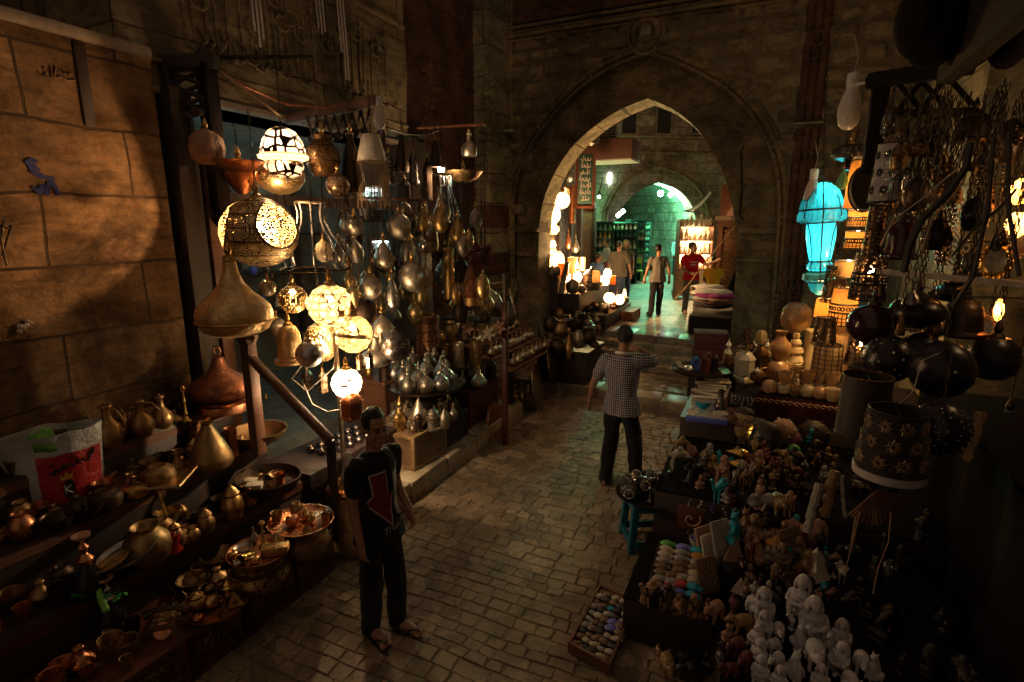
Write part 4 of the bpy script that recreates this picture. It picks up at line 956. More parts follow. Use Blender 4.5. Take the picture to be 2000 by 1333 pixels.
mk('fringe', bm, 'rope', t); bm = B(); chain(bm, 0, 0, .35, .85); mk('chain', bm, 'iron', t)
def bigbulb(lbl, u, v, w_, h_, c, rotz=0):
    p = atc(u, v, c); hh = h_*c/FPX; r = w_*c/FPX/2
    t = thing('light_bulb', lbl, 'bulb', (p.x, p.y, p.z-hh/2)); bm = B(); lathe(bm, prof('bulb', r, hh), 24); mk('glass', bm, 'ceramic_bulb', t)
    bm = B(); lathe(bm, [(r*.44, hh*.74), (r*.5, hh*.76), (r*.5, hh*1.0), (r*.3, hh*1.02), (0, hh*1.02)], 14); mk('socket', bm, 'plastic_white', t)
    bm = B(); tube(bm, [(0, 0, hh), (.02, .0, hh+.12), (-.02, .02, hh+.3)], .006); mk('cord', bm, 'pale_cord', t); return t
bigbulb('unlit white bulb above the fringed lampshade', 741, 222, 24, 60, 5.5)
bigbulb('unlit grey-white bulb, largest, hanging from the right bracket arm', 1661, 200, 42, 104, 5.0)
bigbulb('unlit pale bulb hanging by a cord beside the cyan lamp', 1587, 370, 29, 74, 6.3)
def cage(lbl, u, v, w_, h_, c, top, n=8):
    p = atc(u, v, c); r = w_*c/FPX/2; h = h_*c/FPX
    t = thing('wire_chandelier', lbl, 'chandelier', (p.x, p.y, p.z-h/2)); 
    for z, q in ((0, r), (h, r*.42)):
        bm = B(); tube(bm, [(q*math.cos(a*.3142), q*math.sin(a*.3142), z) for a in range(20)], .011, 6, closed=True); mk('ring', bm, 'iron' if z == 0 else 'silvered', t)
    for k in range(n):
        a = 2*math.pi*k/n; bm = B(); tube(bm, [(q*math.cos(a), q*math.sin(a), z) for q, z in ((r*.42, h), (r*.36, h*.86), (r*.38, h*.72), (r*.52, h*.55), (r*.74, h*.38), (r*.86, h*.24), (r*.84, h*.12), (r*.78, h*.05), (r, 0))], .009, 5); mk('rib', bm, 'nickel', t)
    bm = B(); chain(bm, 0, 0, h, max(h+.1, top-p.z+h/2)); mk('chain', bm, 'iron', t); return t
cage('crown-shaped wire chandelier frame with curved silver ribs', 610, 462, 132, 128, 5.2, 3.3)
cage('smaller wire chandelier frame near the hanging brass tube', 872, 390, 58, 92, 6.8, 3.6)
H('globe', 'small orange glass lamp inside the smaller wire frame', 'lantern', 871, 420, 20, 26, 6.8, 'amber_glass', 2.95)
def star(lbl, u, v, w_, c, mat, grp=None, hang=None, spikes=14):
    p = atc(u, v, c); r = w_*c/FPX/2; t = thing('star_lantern', lbl, 'star', tuple(p), (R(20), R(15), R(30)), grp); bm = B()
    dirs = [Vector((math.cos(2.39996*k)*math.sqrt(1-(1-2*(k+.5)/spikes)**2), math.sin(2.39996*k)*math.sqrt(1-(1-2*(k+.5)/spikes)**2), 1-2*(k+.5)/spikes)) for k in range(spikes)]
    for d_ in dirs:
        a = d_.cross(Vector((.3, .5, .8))).normalized(); b_ = d_.cross(a); tip = bm.verts.new(d_*r); q = [bm.verts.new(d_*r*.38+(a*math.cos(k*1.2566)+b_*math.sin(k*1.2566))*r*.3) for k in range(5)]
        for k in range(5): bm.faces.new((q[k], q[(k+1) % 5], tip))
        bm.faces.new(q[::-1])
    mk('star_body', bm, mat, t, smooth=False)
    if hang:
        bm = B(); tube(bm, [(0, 0, 0), (0, 0, hang)], .004, 4); o = mk('cord', bm, 'cord', t); o.rotation_euler = (R(-20), R(-12), 0)
    return t
star('dark red paper star with many points hanging by the pier', 936, 505, 78, 6.5, 'cloth_maroon', hang=.7)
for i, (u, v) in enumerate(((915, 640), (955, 652), (975, 640))): star(('small dull star left', 'small pale star middle', 'small dark star right')[i]+' in the row on the sloping rail', u, v, 34, 6.7, ('clay', 'bone', 'clay')[i], 'small stars on the sloping rail', .3)
t = thing('wooden_bracket', 'black carved wooden bracket projecting from the wall above the lamp shop', 'bracket')
b0 = atc(300, 128, 4.7)
a1, a2 = atc(292, 125, 4.75), atc(425, 122, 4.75)
bm = B(); d_ = a2-a1; m_ = Matrix.Translation((a1+a2)/2) @ Vector((1, 0, 0)).rotation_difference(d_).to_matrix().to_4x4(); box(bm, (0, 0, 0), (d_.length, .14, .12), m_, bev=.015); mk('arm', bm, 'wood_dark', t)
bm = B(); q1 = atc(402, 130, 4.75); box(bm, q1-Vector((0, 0, .6)), (.13, .13, 1.25), bev=.015); ball(bm, q1-Vector((0, 0, 1.28)), .09); mk('drop_post', bm, 'black_timber', t)
bm = B(); q1 = atc(325, 130, 4.75); box(bm, q1-Vector((0, 0, .65)), (.12, .12, 1.3), bev=.015); mk('back_post', bm, 'wood_dark', t)
bm = B()
for k in range(3):
    for s_ in (-1, 1):
        pa = atc(328 if s_ < 0 else 398, 140+26*k, 4.75); pb = atc(398 if s_ < 0 else 328, 166+26*k, 4.75); tube(bm, [pa, pb], .022, 6)
for k in range(6): ball(bm, atc(335+11*k, 225+6*math.sin(k), 4.75), .04, seg=8, rings=6)
mk('lattice', bm, 'wood_dark', t)
t = thing('iron_rod', 'long black iron rod reaching out over the hanging lamps', 'rod'); bm = B(); tube(bm, [atc(300, 117, 4.75), atc(450, 112, 4.9), atc(612, 112, 5.1)], .018, 8); mk('rod', bm, 'iron', t)
bm = B(); ball(bm, atc(400, 112, 4.75), .07, sz=1.3, seg=9, rings=7); mk('joint', bm, 'wood_dark', t)
def beam(nm, lb, cat, p0, p1, th, mat, part='beam'):
    t = thing(nm, lb, cat); d_ = Vector(p1)-Vector(p0); m_ = Matrix.Translation((Vector(p0)+Vector(p1))/2) @ Vector((1, 0, 0)).rotation_difference(d_.normalized()).to_matrix().to_4x4()
    bm = B(); box(bm, (0, 0, 0), (d_.length, th[0], th[1]), m_, bev=min(th)*.15); mk(part, bm, mat, t); return t
beam('wooden_beam', 'rough brown wooden beam under the first white bulb', 'beam', atc(560, 235, 5.9), atc(738, 196, 5.5), (.1, .1), 'wood_beam_x')
t = thing('carved_lattice', 'black carved lattice hanging below the rough beam', 'lattice'); bm = B()
for k in range(7):
    u = 600+17*k; tube(bm, [atc(u, 230-5*k*.8, 5.7), atc(u+12, 270-3*k, 5.7), atc(u+20, 235-4*k, 5.7)], .02, 5); ball(bm, atc(u+10, 275-3*k, 5.7), .045, seg=8, rings=6)
mk('lattice', bm, 'wood_dark', t)
beam('plank', 'thin wooden plank from which the silver globes hang', 'plank', atc(655, 384, 5.6), atc(828, 392, 6.0), (.05, .03), 'wood_beam_x', 'board')
beam('iron_rod', 'reddish iron rod high by the pale pier', 'rod', atc(815, 251, 7.2), atc(948, 243, 7.1), (.03, .03), 'rust_copper', 'rod')
beam('bamboo_pole', 'thin light pole slanting down from the black bracket', 'pole', atc(420, 132, 4.8), atc(550, 228, 5.0), (.022, .022), 'wood_light', 'pole')
def swag(lb, pts, r=.012, mat='iron', nm='chain', cat='chain'):
    t = thing(nm, lb, cat); bm = B(); tube(bm, pts, r, 5); mk('links', bm, mat, t); return t
swag('rusty chain sagging from the bracket to the beam', [atc(425, 135, 4.8), atc(480, 170, 5), atc(560, 205, 5.4), atc(640, 212, 5.6), atc(720, 190, 5.6)], .014, 'rust_copper')
swag('chain swag hanging along the top of the unlit cluster', [atc(755, 250, 5.8), atc(790, 262, 6.2), atc(830, 263, 6.6), atc(865, 252, 7)], .014, 'iron')
t = thing('stair_rail', 'worn brown newel post with a sloping handrail below the lit globes', 'railing')
pn = atz(490, 900, .3); pn = atc(487, 700, 4.55)
bm = B(); box(bm, (pn.x, pn.y, pn.z-.35), (.095, .095, 1.0), bev=.012); lathe(bm, [(.07, 0), (.085, .03), (.085, .06), (.05, .08), (.075, .12), (.05, .18), (0, .2)], 8, T(pn.x, pn.y, pn.z+.14)); mk('newel_post', bm, 'wood_post', t)
h0, h1 = atc(490, 700, 4.5), atc(645, 860, 4.4); d_ = h1-h0; m_ = Matrix.Translation((h0+h1)/2) @ Vector((1, 0, 0)).rotation_difference(d_.normalized()).to_matrix().to_4x4()
bm = B(); box(bm, (0, 0, 0), (d_.length, .07, .06), m_, bev=.015); mk('handrail', bm, 'wood_post', t)
bm = B(); box(bm, (h1.x, h1.y, h1.z-.45), (.06, .06, .9), bev=.01); mk('end_post', bm, 'wood_dark', t)
t = thing('lit_lamp', 'tiny bright lit box lamp above the smaller wire frame', 'lamp', tuple(atc(861, 332, 6.8))); bm = B(); box(bm, (0, 0, 0), (.06, .06, .05), bev=.006); mk('diffuser', bm, 'bulb_small', t); lamp(t, (0, -.02, -.08), 14, (1, .68, .36), .03); bm = B(); tube(bm, [(0, 0, .02), (0, 0, .5)], .006); mk('cord', bm, 'cord', t)
swag('loose pale cords tangled below the lit globes', [atc(600, 700, 4.9), atc(570, 740, 4.9), atc(600, 765, 4.95), atc(650, 720, 4.9), atc(665, 640, 4.95), atc(650, 600, 5)], .006, 'pale_cord', 'cable', 'cable')
swag('second pale cord drooping beside the blazing white globe', [atc(590, 745, 4.9), atc(610, 790, 4.95), atc(640, 805, 5), atc(668, 800, 5)], .006, 'pale_cord', 'cable', 'cable')
TIERS = [(-3.60, -3.08, .34), (-4.0, -3.60, .62), (-4.4, -4.0, .92), (-4.79, -4.4, 1.2)]
def hL(p):
    if .5 < p.y < 3.3:
        for a, b_, z in TIERS:
            if a <= p.x < b_: return z
    return 0
def march(u, v, hf, t0=1.5, t1=12):
    d = ray(u, v); t_ = t0
    while t_ < t1:
        p = CAMP+d*t_
        if p.z < hf(p): return Vector((p.x, p.y, hf(p)))
        t_ += .01
    return atz(u, v, 0)
def chest(label, c, s, rz=0, mat='wood_red', group=None, nm='chest', panels=2, pm='engraved_dark', trim='wood_dark'):
    t = thing(nm, label, nm.replace('_', ' '), (c[0], c[1], c[2]), (0, 0, R(rz)), group)
    bm = B(); box(bm, (0, 0, s[2]/2), s, bev=.012); mk('body', bm, mat, t)
    bm = B(); box(bm, (0, 0, s[2]-.012), (s[0]+.03, s[1]+.03, .03), bev=.006); mk('lid', bm, mat, t)
    for k in range(panels):
        y = -s[1]/2+s[1]*(k+.5)/panels; wd = s[1]/panels-.08
        bm = B(); x = s[0]/2
        for a, b_, c_, d_ in ((y, s[2]*.5, wd, s[2]*.66),): box(bm, (x+.004, a, b_), (.012, c_, d_), bev=.004)
        for q in range(3): tube(bm, [(x+.012, y+(wd*.32-.05*q)*math.cos(a*.5236), s[2]*.5+(s[2]*.27-.03*q)*math.sin(a*.5236)) for a in range(12)], .006, 5, closed=True)
        mk('carved_panel', bm, pm, t)
        bm = B(); box(bm, (x+.006, y-wd/2-.02, s[2]/2), (.02, .025, s[2]*.9)); mk('stile', bm, trim, t)
    return t
for i, (y, ln) in enumerate(((1.0, .8), (1.82, .8), (2.68, .86))):
    chest('carved dark red chest along the front of the brass stall, '+('end nearest the viewer', 'middle one', 'end nearest the paving light')[i], (-3.34, y, 0), (.5, ln, .34))
for i, (x0, x1, z) in enumerate(TIERS[1:]):
    t = thing('display_bench', ('low', 'middle', 'high')[i]+' dark wooden step of the brass stall', 'bench'); bm = B(); box(bm, ((x0+x1)/2, 1.9, z/2), (x1-x0-.01, 2.8, z), bev=.01); mk('bench_body', bm, 'wood_dark', t)
    bm = B(); box(bm, (x1-.008, 1.9, z-.05), (.02, 2.8, .07)); mk('edge_board', bm, ('wood_red', 'wood_post', 'wood_post')[i], t)
bm = B(); box(bm, (-4.1, .35, .55), (1.3, .5, 1.1), bev=.02); t = thing('stone_block', 'rough pale stone block below the white bag', 'block'); mk('block_body', bm, 'wall_stone', t)
beam('wooden_ledge', 'long wooden ledge leaning on the lit wall behind the ewers', 'ledge', atx(195, 830, -4.7), atx(335, 790, -4.7), (.06, .05), 'wood_post', 'board')
def L(shape, label, cat, u, vb, w_, h_, mat, dz=0, **k):
    p = march(u, vb, hL); c = depth(p); return good(shape, label, cat, (p.x, p.y, p.z+dz), w_*c/FPX/2, h_*c/FPX*1.04, mat, **k)
L('onion', 'great pierced copper lamp base with a ring on top, largest on the stall', 'lamp', 437, 800, 116, 82, 'rust_copper', acc=('ring', 'base'), cap='copper', seg=36, dz=.1)
L('bowl', 'round copper basin under the great copper lamp', 'basin', 440, 820, 110, 22, 'copper')
for i, (u, vb, w_, h_) in enumerate(((222, 905, 52, 88), (286, 890, 46, 74), (325, 880, 40, 70), (270, 850, 40, 60))):
    L('jug', ('tallest dark brass ewer nearest the white bag', 'brass ewer with a swan-neck spout, second from the bag', 'brass ewer with a looped handle, third from the bag', 'shadowed ewer behind the other ewers')[i], 'ewer', u, vb, w_, h_, 'old_brass', acc=('handle', 'spout'), rot=(20, 60, -30, 10)[i], seg=20)
L('candle', 'slim brass candlestick left of the great copper lamp', 'candlestick', 368, 850, 18, 70, 'brass', seg=14)
L('candle', 'slim brass candlestick in front of the great copper lamp', 'candlestick', 415, 868, 18, 66, 'brass', seg=14)
L('candle', 'tall brass finial post between the copper lamp and the jewelled ball', 'candlestick', 507, 850, 20, 84, 'brass', seg=14)
L('candle', 'thin brass post with a spike beside the handrail', 'candlestick', 476, 850, 16, 76, 'brass', seg=14)
L('cyl', 'round dark copper canister under the candlesticks', 'canister', 395, 880, 40, 64, 'engraved_copper')
L('cyl', 'flat topped reddish copper tumbler on the dark pan', 'tumbler', 455, 890, 24, 54, 'copper')
def pyramid(label, u, vb, w_, h_, mat, rot=20, tilt=(0, 0), z=None):
    p = march(u, vb, hL) if z is None else atz(u, vb, z); c = depth(p); r = w_*c/FPX/2; h = h_*c/FPX
    t = thing('pyramid_lantern', label, 'lantern', tuple(p), (R(tilt[0]), R(tilt[1]), R(rot))); bm = B(); lathe(bm, [(0, 0), (r*1.2, 0), (r*1.2, h*.05), (r*.06, h), (0, h)], 4); mk('pyramid_body', bm, mat, t, smooth=False)
    bm = B()
    for k in range(4):
        m = RZ(45+90*k) @ T(0, -r*.56, h*.33) @ RX(-25)
        tube(bm, [m @ Vector((r*.2*math.cos(a*.628), -.012, r*.2*math.sin(a*.628))) for a in range(10)], r*.05, 5, closed=True); ball(bm, (0, -.01, 0), r*.09, m, seg=8, rings=6)
    mk('boss', bm, 'dark_metal', t); return t
pyramid('pale brass pyramid lantern with a round boss beside the handrail foot', 617, 850, 46, 56, 'engraved_silver', 10)
pyramid('dull grey metal pyramid leaning under the wooden ledge', 305, 840, 60, 40, 'pewter', 35)
p = march(527, 850, hL); c = depth(p)
t = good('globe', 'ribbed bone ball set with coloured stones on a small foot', 'ornament', (p.x, p.y, p.z+.1), 26*c/FPX, 52*c/FPX, 'bone', lobes=16, amp=.08, seg=48, acc=('finial', 'base'))
for k in range(14):
    a = k*.449; bm = B(); r = 26*c/FPX; ball(bm, (r*.97*math.cos(a), r*.97*math.sin(a), (26+9*math.sin(k*2.1))*c/FPX), .012, seg=8, rings=6); mk('stone', bm, ('glaze_red', 'glaze_turq', 'glaze_green')[k % 3], t)
p = march(572, 855, hL); t = thing('shell_ornament', 'fan-shaped brass shell ornament right of the jewelled ball', 'ornament', (p.x, p.y, p.z), (0, 0, R(25))); bm = B()
for k in range(9):
    a = R(-70+17.5*k); tube(bm, [(0, 0, .12), (.13*math.sin(a), 0, .12+.13*math.cos(a))], [.012, .02], 6)
lathe(bm, [(0, 0), (.07, 0), (.05, .06), (.03, .12), (0, .13)], 12); mk('shell_body', bm, 'bone', t)
L('pot', 'clay-coloured pot under the shell ornament', 'pot', 560, 880, 44, 40, 'clay')
L('box6', 'six-sided copper lantern with rounded windows by the handrail foot', 'lantern', 655, 880, 40, 62, 'copper', seg=6)
p = march(617, 900, hL); c = depth(p); t = good('globe', 'glowing polished brass egg hanging below the pale pyramid', 'ornament', (atc(617, 900, c-.1))[:], 22*c/FPX, 52*c/FPX, 'brass', tilt=(0, 14))
p = atc(655, 878, depth(p)); t = thing('brass_plate', 'round copper plate with a boss standing on edge beside the brass egg', 'plate', tuple(p), (R(80), 0, R(60))); bm = B(); lathe(bm, [(0, .03), (.03, .035), (.05, .01), (.08, .015), (.1, .03), (.125, .03), (.125, .015), (0, 0)], 28); mk('plate_body', bm, 'copper', t); bm = B(); tube(bm, [(.108*math.cos(a*.2618), .108*math.sin(a*.2618), .034) for a in range(24)], .008, 5, closed=True); mk('rim', bm, 'bright_copper', t)
L('tallcone', 'big plain brass cone standing in the dark middle of the stall', 'lamp cone', 420, 965, 82, 84, 'old_brass', seg=32)
L('squash', 'round dark brass bowl below the tray of ewers', 'pot', 315, 965, 62, 44, 'old_brass')
def tray(label, u, v, w_, h_, z, mat, rot=0, square=False, nm='tray', th=.02, tilt=(0, 0)):
    p = atz(u, v, z); c = depth(p); r = w_*c/FPX/2
    t = thing(nm, label, 'tray', tuple(p), (R(tilt[0]), R(tilt[1]), R(rot))); bm = B()
    if square:
        q = h_
        box(bm, (0, 0, 0), (2*r, q, .012))
        for s_ in (-1, 1): tube(bm, [(s_*r, -q/2, .012), (s_*r, q/2, .012)], .012, 6); tube(bm, [(-r, s_*q/2, .012), (r, s_*q/2, .012)], .012, 6)
        mk('tray_body', bm, mat, t)
    else:
        lathe(bm, [(0, 0), (r*.88, 0), (r*.93, th*.6), (r, th*1.3), (r, th*1.6), (r*.97, th*1.6), (r*.9, th*.7), (r*.86, th*.35), (0, th*.35)], 40, T() @ Matrix.Diagonal((1, h_, 1, 1))); mk('tray_body', bm, mat, t)
    return t, p, r
tray('oblong dark brass tray under the row of ewers', 290, 935, 150, .42, .98, 'old_brass', 35, True)
t_, pP, rP = tray('dark round pan holding copper bits below the jewelled ball', 525, 950, 128, .9, .70, 'dark_metal', 0, False, 'pan', .06)
t_, pA, rA = tray('copper rimmed round tray of coffee pots, right end of the stall', 588, 1022, 128, .95, .60, 'bright_copper')
t_, pB, rB = tray('round tray crowded with pots and a gleaming mug, second from the right end', 505, 1082, 118, .95, .58, 'copper')
t_, pC, rC = tray('lowest round tray with small teapots and a pyramid at the stall front', 420, 1185, 126, .95, .36, 'copper')
p = march(255, 1080, hL)
t_, pD, rD = tray('large oval silver tray tilted up in the shadow', 250, 1085, 118, .78, .74, 'nickel', 20, False, 'tray', .02, (14, -14))
def stem(label, p, r, h, mat): return good('pot', label, 'pot', (p.x, p.y, p.z-h), r, h-.003, mat, seg=32)
stem('wide dark brass pot carrying the copper rimmed tray', pA, rA*.82, .28, 'old_brass'); stem('bulging engraved pot carrying the crowded tray', pB, rB*.95, .26, 'engraved_brass')
def on(tp, r, da, dist, shape, label, cat, rr_, hh, mat, **k):
    a = R(da); return good(shape, label, cat, (tp.x+r*dist*math.cos(a), tp.y+r*dist*math.sin(a), tp.z+.012), rr_, hh, mat, **k)
for i, (da, ds, sh, rr_, hh, mt, lb, cat, ac) in enumerate((
  (200, .75, 'cup', .045, .07, 'old_brass', 'round dark cup at the left of the coffee pot tray', 'cup', ()), (150, .45, 'pot', .05, .11, 'old_brass', 'wide brass coffee pot with a rim on the coffee pot tray', 'pot', ('handle',)),
  (250, .25, 'squash', .05, .08, 'copper', 'copper ladle pot with a long handle on the coffee pot tray', 'pot', ('longhandle',)), (80, .2, 'pot', .035, .08, 'brass', 'small brass coffee pot at the back of the coffee pot tray', 'pot', ('handle',)),
  (10, .35, 'pot', .036, .085, 'brass', 'small brass coffee pot in the middle right of the coffee pot tray', 'pot', ('longhandle',)), (20, .78, 'cup', .034, .075, 'brass', 'brass mug by the right rim of the coffee pot tray', 'mug', ('handle',)), (60, .8, 'squash', .03, .05, 'nickel', 'silver box at the far rim of the coffee pot tray', 'box', ()))):
    on(pA, rA, da, ds, sh, lb, cat, rr_, hh, mt, acc=ac, rot=40*i, seg=18)
pyramid('little brass pyramid on the coffee pot tray', 600, 1038, 20, 14, 'brass', 20, z=.615)
for i, (da, ds, sh, rr_, hh, mt, lb, cat, ac, tl) in enumerate((
  (265, .2, 'cup', .05, .11, 'gold', 'gleaming gold mug lying on its side on the crowded tray', 'mug', ('handle',), (80, 20)), (110, .35, 'candle', .035, .20, 'brass', 'brass goblet standing in the middle of the crowded tray', 'goblet', (), (0, 0)),
  (190, .6, 'plate', .065, .02, 'nickel', 'small round silver dish on the crowded tray', 'dish', (), (0, 0)), (230, .75, 'squash', .035, .05, 'brass', 'small brass pot at the near left of the crowded tray', 'pot', (), (0, 0)), (270, .82, 'squash', .035, .04, 'nickel', 'silver pot at the near rim of the crowded tray', 'pot', (), (0, 0)),
  (310, .6, 'squash', .034, .05, 'brass', 'brass pot right of the gleaming gold mug', 'pot', ('spout',), (0, 0)), (150, .7, 'bottle', .03, .12, 'pewter', 'grey flask at the far left of the crowded tray', 'flask', (), (0, 0)), (70, .65, 'tallcone', .05, .1, 'brass', 'brass cone at the far rim of the crowded tray', 'lamp cone', (), (0, 0)))):
    on(pB, rB, da, ds, sh, lb, cat, rr_, hh, mt, acc=ac, tilt=tl, rot=30*i, seg=18)
def minibox(label, p, s, mat, rz, nm='box'):
    t = thing(nm, label, 'box', tuple(p), (0, 0, R(rz))); bm = B(); box(bm, (0, 0, s[2]*.38), (s[0], s[1], s[2]*.75), bev=.004); mk('body', bm, mat, t); bm = B(); box(bm, (0, 0, s[2]*.88), (s[0]*1.05, s[1]*1.05, s[2]*.22), bev=.004); mk('lid', bm, mat, t); return t
minibox('long brass casket on the crowded tray', pB+Vector((rB*.55, rB*.2, .012)), (.17, .08, .06), 'brass', 40)
for i, (da, ds, sh, rr_, hh, mt, lb, cat, ac) in enumerate((
  (215, .5, 'squat', .075, .085, 'old_brass', 'lidded round teapot at the left of the lowest tray', 'teapot', ('lid', 'spout')), (270, .1, 'globe', .05, .085, 'brass', 'round brass teapot in the middle of the lowest tray', 'teapot', ('spout', 'handle')),
  (100, .55, 'jar', .045, .11, 'gold', 'bright brass sugar jar at the far rim of the lowest tray', 'jar', ()), (160, .7, 'cup', .05, .06, 'old_brass', 'dark cup at the far left rim of the lowest tray', 'cup', ('handle',)), (280, .65, 'squash', .035, .03, 'copper', 'flat copper box at the near rim of the lowest tray', 'box', ()), (135, .3, 'pot', .04, .07, 'dark_metal', 'dark pot behind the round brass teapot', 'pot', ()))):
    on(pC, rC, da, ds, sh, lb, cat, rr_, hh, mt, acc=ac, rot=50*i, seg=18)
pyramid('brass pyramid at the right side of the lowest tray', 458, 1178, 36, 26, 'brass', 15, z=.375); pyramid('small dark pyramid beside the teapot of the lowest tray', 438, 1202, 22, 24, 'old_brass', 40, z=.375)
minibox('pale small box in the dark pan', pP+Vector((-.13, -.07, .03)), (.1, .07, .04), 'bone', 20); minibox('second pale small box in the dark pan', pP+Vector((-.02, -.12, .03)), (.12, .08, .045), 'bone', 35)
on(pP, rP, 30, .35, 'cup', 'copper beaker standing in the dark pan', 'beaker', .045, .1, 'bright_copper'); on(pP, rP, 120, .5, 'bowl', 'little bowl at the far side of the dark pan', 'bowl', .05, .04, 'old_brass')
L('bowl', 'dark copper dish with a folded rim above the pan', 'dish', 510, 900, 110, 30, 'old_brass'); L('squash', 'embossed copper lid over the dark pan', 'lid', 545, 915, 42, 28, 'engraved_copper')
LP = [('jar', 405, 1045, 34, 50, 'old_brass', 'ribbed brass jar with rings on the dark step', ()), ('jar', 462, 1055, 42, 68, 'brass', 'brass jar with a domed lid and spike left of the crowded tray', ()), ('bowl', 330, 1030, 46, 34, 'brass', 'brass mortar with its pestle in the middle of the stall', ('pestle',)),
 ('squash', 357, 1012, 22, 22, 'brass', 'small brass lidded pot right of the mortar', ('lid',)), ('jar', 362, 1060, 26, 30, 'brass', 'stubby brass jar below the mortar', ()), ('squash', 302, 1075, 36, 28, 'clay', 'small dark clay pot with a black mouth', ()),
 ('pot', 300, 1148, 84, 78, 'old_brass', 'largest round brass pot in the shadowed front of the stall', ()), ('pot', 355, 1130, 34, 44, 'old_brass', 'dark brass milk pot right of the largest round pot', ('lid',)), ('squash', 272, 1005, 50, 26, 'brass', 'flat brass pot gleaming below the oblong tray', ()),
 ('squash', 212, 1010, 60, 40, 'dark_metal', 'dark round pot beside the bag', ()), ('bowl', 180, 1070, 70, 30, 'dark_metal', 'dark shallow bowl at the left end of the stall', ()), ('bowl', 130, 1100, 60, 30, 'dark_metal', 'shadowed bowl leaning at the far left end of the stall', ()),
 ('bowl', 430, 1110, 66, 30, 'old_brass', 'wide brass bowl left of the crowded tray', ()), ('cup', 440, 1098, 16, 14, 'copper', 'tiny copper cup in the wide brass bowl', ('longhandle',)), ('pot', 385, 1100, 30, 26, 'brass', 'small brass pot by the wide bowl', ('handle',)), ('cup', 395, 1130, 34, 26, 'old_brass', 'dark cup on its saucer behind the lowest tray', ()),
 ('pot', 545, 1005, 30, 38, 'old_brass', 'dark pot behind the coffee pot tray', ()), ('jar', 490, 985, 30, 34, 'copper', 'copper lidded jar under the dark pan', ()), ('bowl', 380, 1150, 60, 22, 'old_brass', 'dim basin under the milk pot', ()), ('jug', 265, 990, 30, 48, 'engraved_copper', 'engraved copper jug near the mortar', ('handle',)),
 ('squash', 330, 1200, 40, 20, 'dark_metal', 'flat dark tin at the foot of the stall', ()), ('candle', 395, 905, 16, 50, 'old_brass', 'short dark candlestick behind the plain brass cone', ()), ('pot', 600, 985, 60, 44, 'dark_metal', 'black kettle in the shade under the brass egg', ('spout',)), ('jug', 350, 925, 30, 46, 'old_brass', 'small ewer on the right end of the oblong tray', ('handle', 'spout')),
 ('cup', 240, 925, 22, 24, 'brass', 'brass cup on the oblong tray', ()), ('candle', 262, 930, 14, 34, 'brass', 'short brass candlestick on the oblong tray', ()), ('squash', 300, 920, 40, 16, 'brass', 'shiny brass compact on the oblong tray', ()), ('jug', 205, 960, 30, 50, 'dark_metal', 'dark ewer in front of the bag', ('spout',))]
for sh, u, vb, w_, h_, mt, lb, ac in LP: L(sh, lb, lb.split(' with ')[0].split()[-1] if False else {'jar': 'jar', 'bowl': 'bowl', 'squash': 'pot', 'pot': 'pot', 'cup': 'cup', 'jug': 'ewer', 'candle': 'candlestick'}[sh], u, vb, w_, h_, mt, acc=ac, seg=20, rot=random.uniform(0, 360))
t = L('cyl', 'bright red tin with a lid among the dark pots', 'tin', 340, 1085, 34, 36, 'red_tin', acc=('lid',), cap='red_tin')
p = atc(238, 1090, depth(pD)-.05); t = good('plate', 'small brass cymbal lying on the oval silver tray', 'cymbal', (pD.x+.06, pD.y-.12, pD.z+.03), .1, .02, 'matt_gold', tilt=(14, -14))
t = thing('old_telephone', 'old brass telephone on a square base at the foot of the stall', 'telephone', tuple(march(330, 1228, hL)), (0, 0, R(40))); bm = B(); prism(bm, [(-.12, 0), (.12, 0), (.07, .09), (-.07, .09)], -.1, .1); mk('telephone_body', bm, 'old_brass', t); bm = B(); lathe(bm, [(0, 0), (.05, 0), (.05, .012), (0, .012)], 18, T(0, -.09, .05) @ RX(60)); mk('dial', bm, 'copper', t); bm = B(); tube(bm, [(-.12, 0, .11), (-.06, 0, .14), (.06, 0, .14), (.12, 0, .11)], [.03, .018, .018, .03], 8); mk('handset', bm, 'dark_metal', t)
t = thing('crescent_horn', 'curved brass horn lying near the telephone', 'horn', tuple(march(290, 1185, hL)), (0, 0, R(30))); bm = B(); tube(bm, [(.16*math.cos(a), .16*math.sin(a), .03) for a in [k*.35 for k in range(8)]], [.006+.003*k for k in range(8)], 7); mk('horn_body', bm, 'brass', t)
def hookah(label, u, vb, h_, mat):
    p = march(u, vb, hL); c = depth(p); h = h_*c/FPX; t = thing('hookah', label, 'water pipe', tuple(p)); 
    bm = B(); lathe(bm, [(0, 0), (.07, 0), (.09, .03), (.085, .12), (.035, .2), (.03, .22)], 18); mk('water_base', bm, 'dark_glass', t)
    bm = B(); lathe(bm, [(.035, .22), (.045, .25), (.02, .28), (.03, h*.5), (.018, h*.55), (.035, h*.62), (.015, h*.7), (.03, h*.8), (.012, h*.86), (.012, h*.92)], 14); mk('stem', bm, mat, t)
    bm = B(); lathe(bm, [(.012, h*.92), (.045, h*.96), (.05, h), (.04, h), (0, h*.95)], 14); mk('bowl', bm, 'clay', t)
    return t
hookah('shiny hookah with copper stem at the dark left end of the stall', 188, 1215, 130, 'copper')
hookah('hookah with a silver stem right of the copper one', 222, 1235, 120, 'nickel')
t = thing('hose', 'yellow-green ribbed hookah hose winding down between the pipes', 'hose'); bm = B(); pts = [atc(180, 1125, 3.35), atc(190, 1150, 3.33), atc(198, 1170, 3.33), atc(206, 1190, 3.32)]
tube(bm, pts, .016, 8)
for k in range(12): q = pts[0].lerp(pts[-1], k/11); ball(bm, q, .022, seg=8, rings=6)
mk('hose_body', bm, 'green_plastic', t)
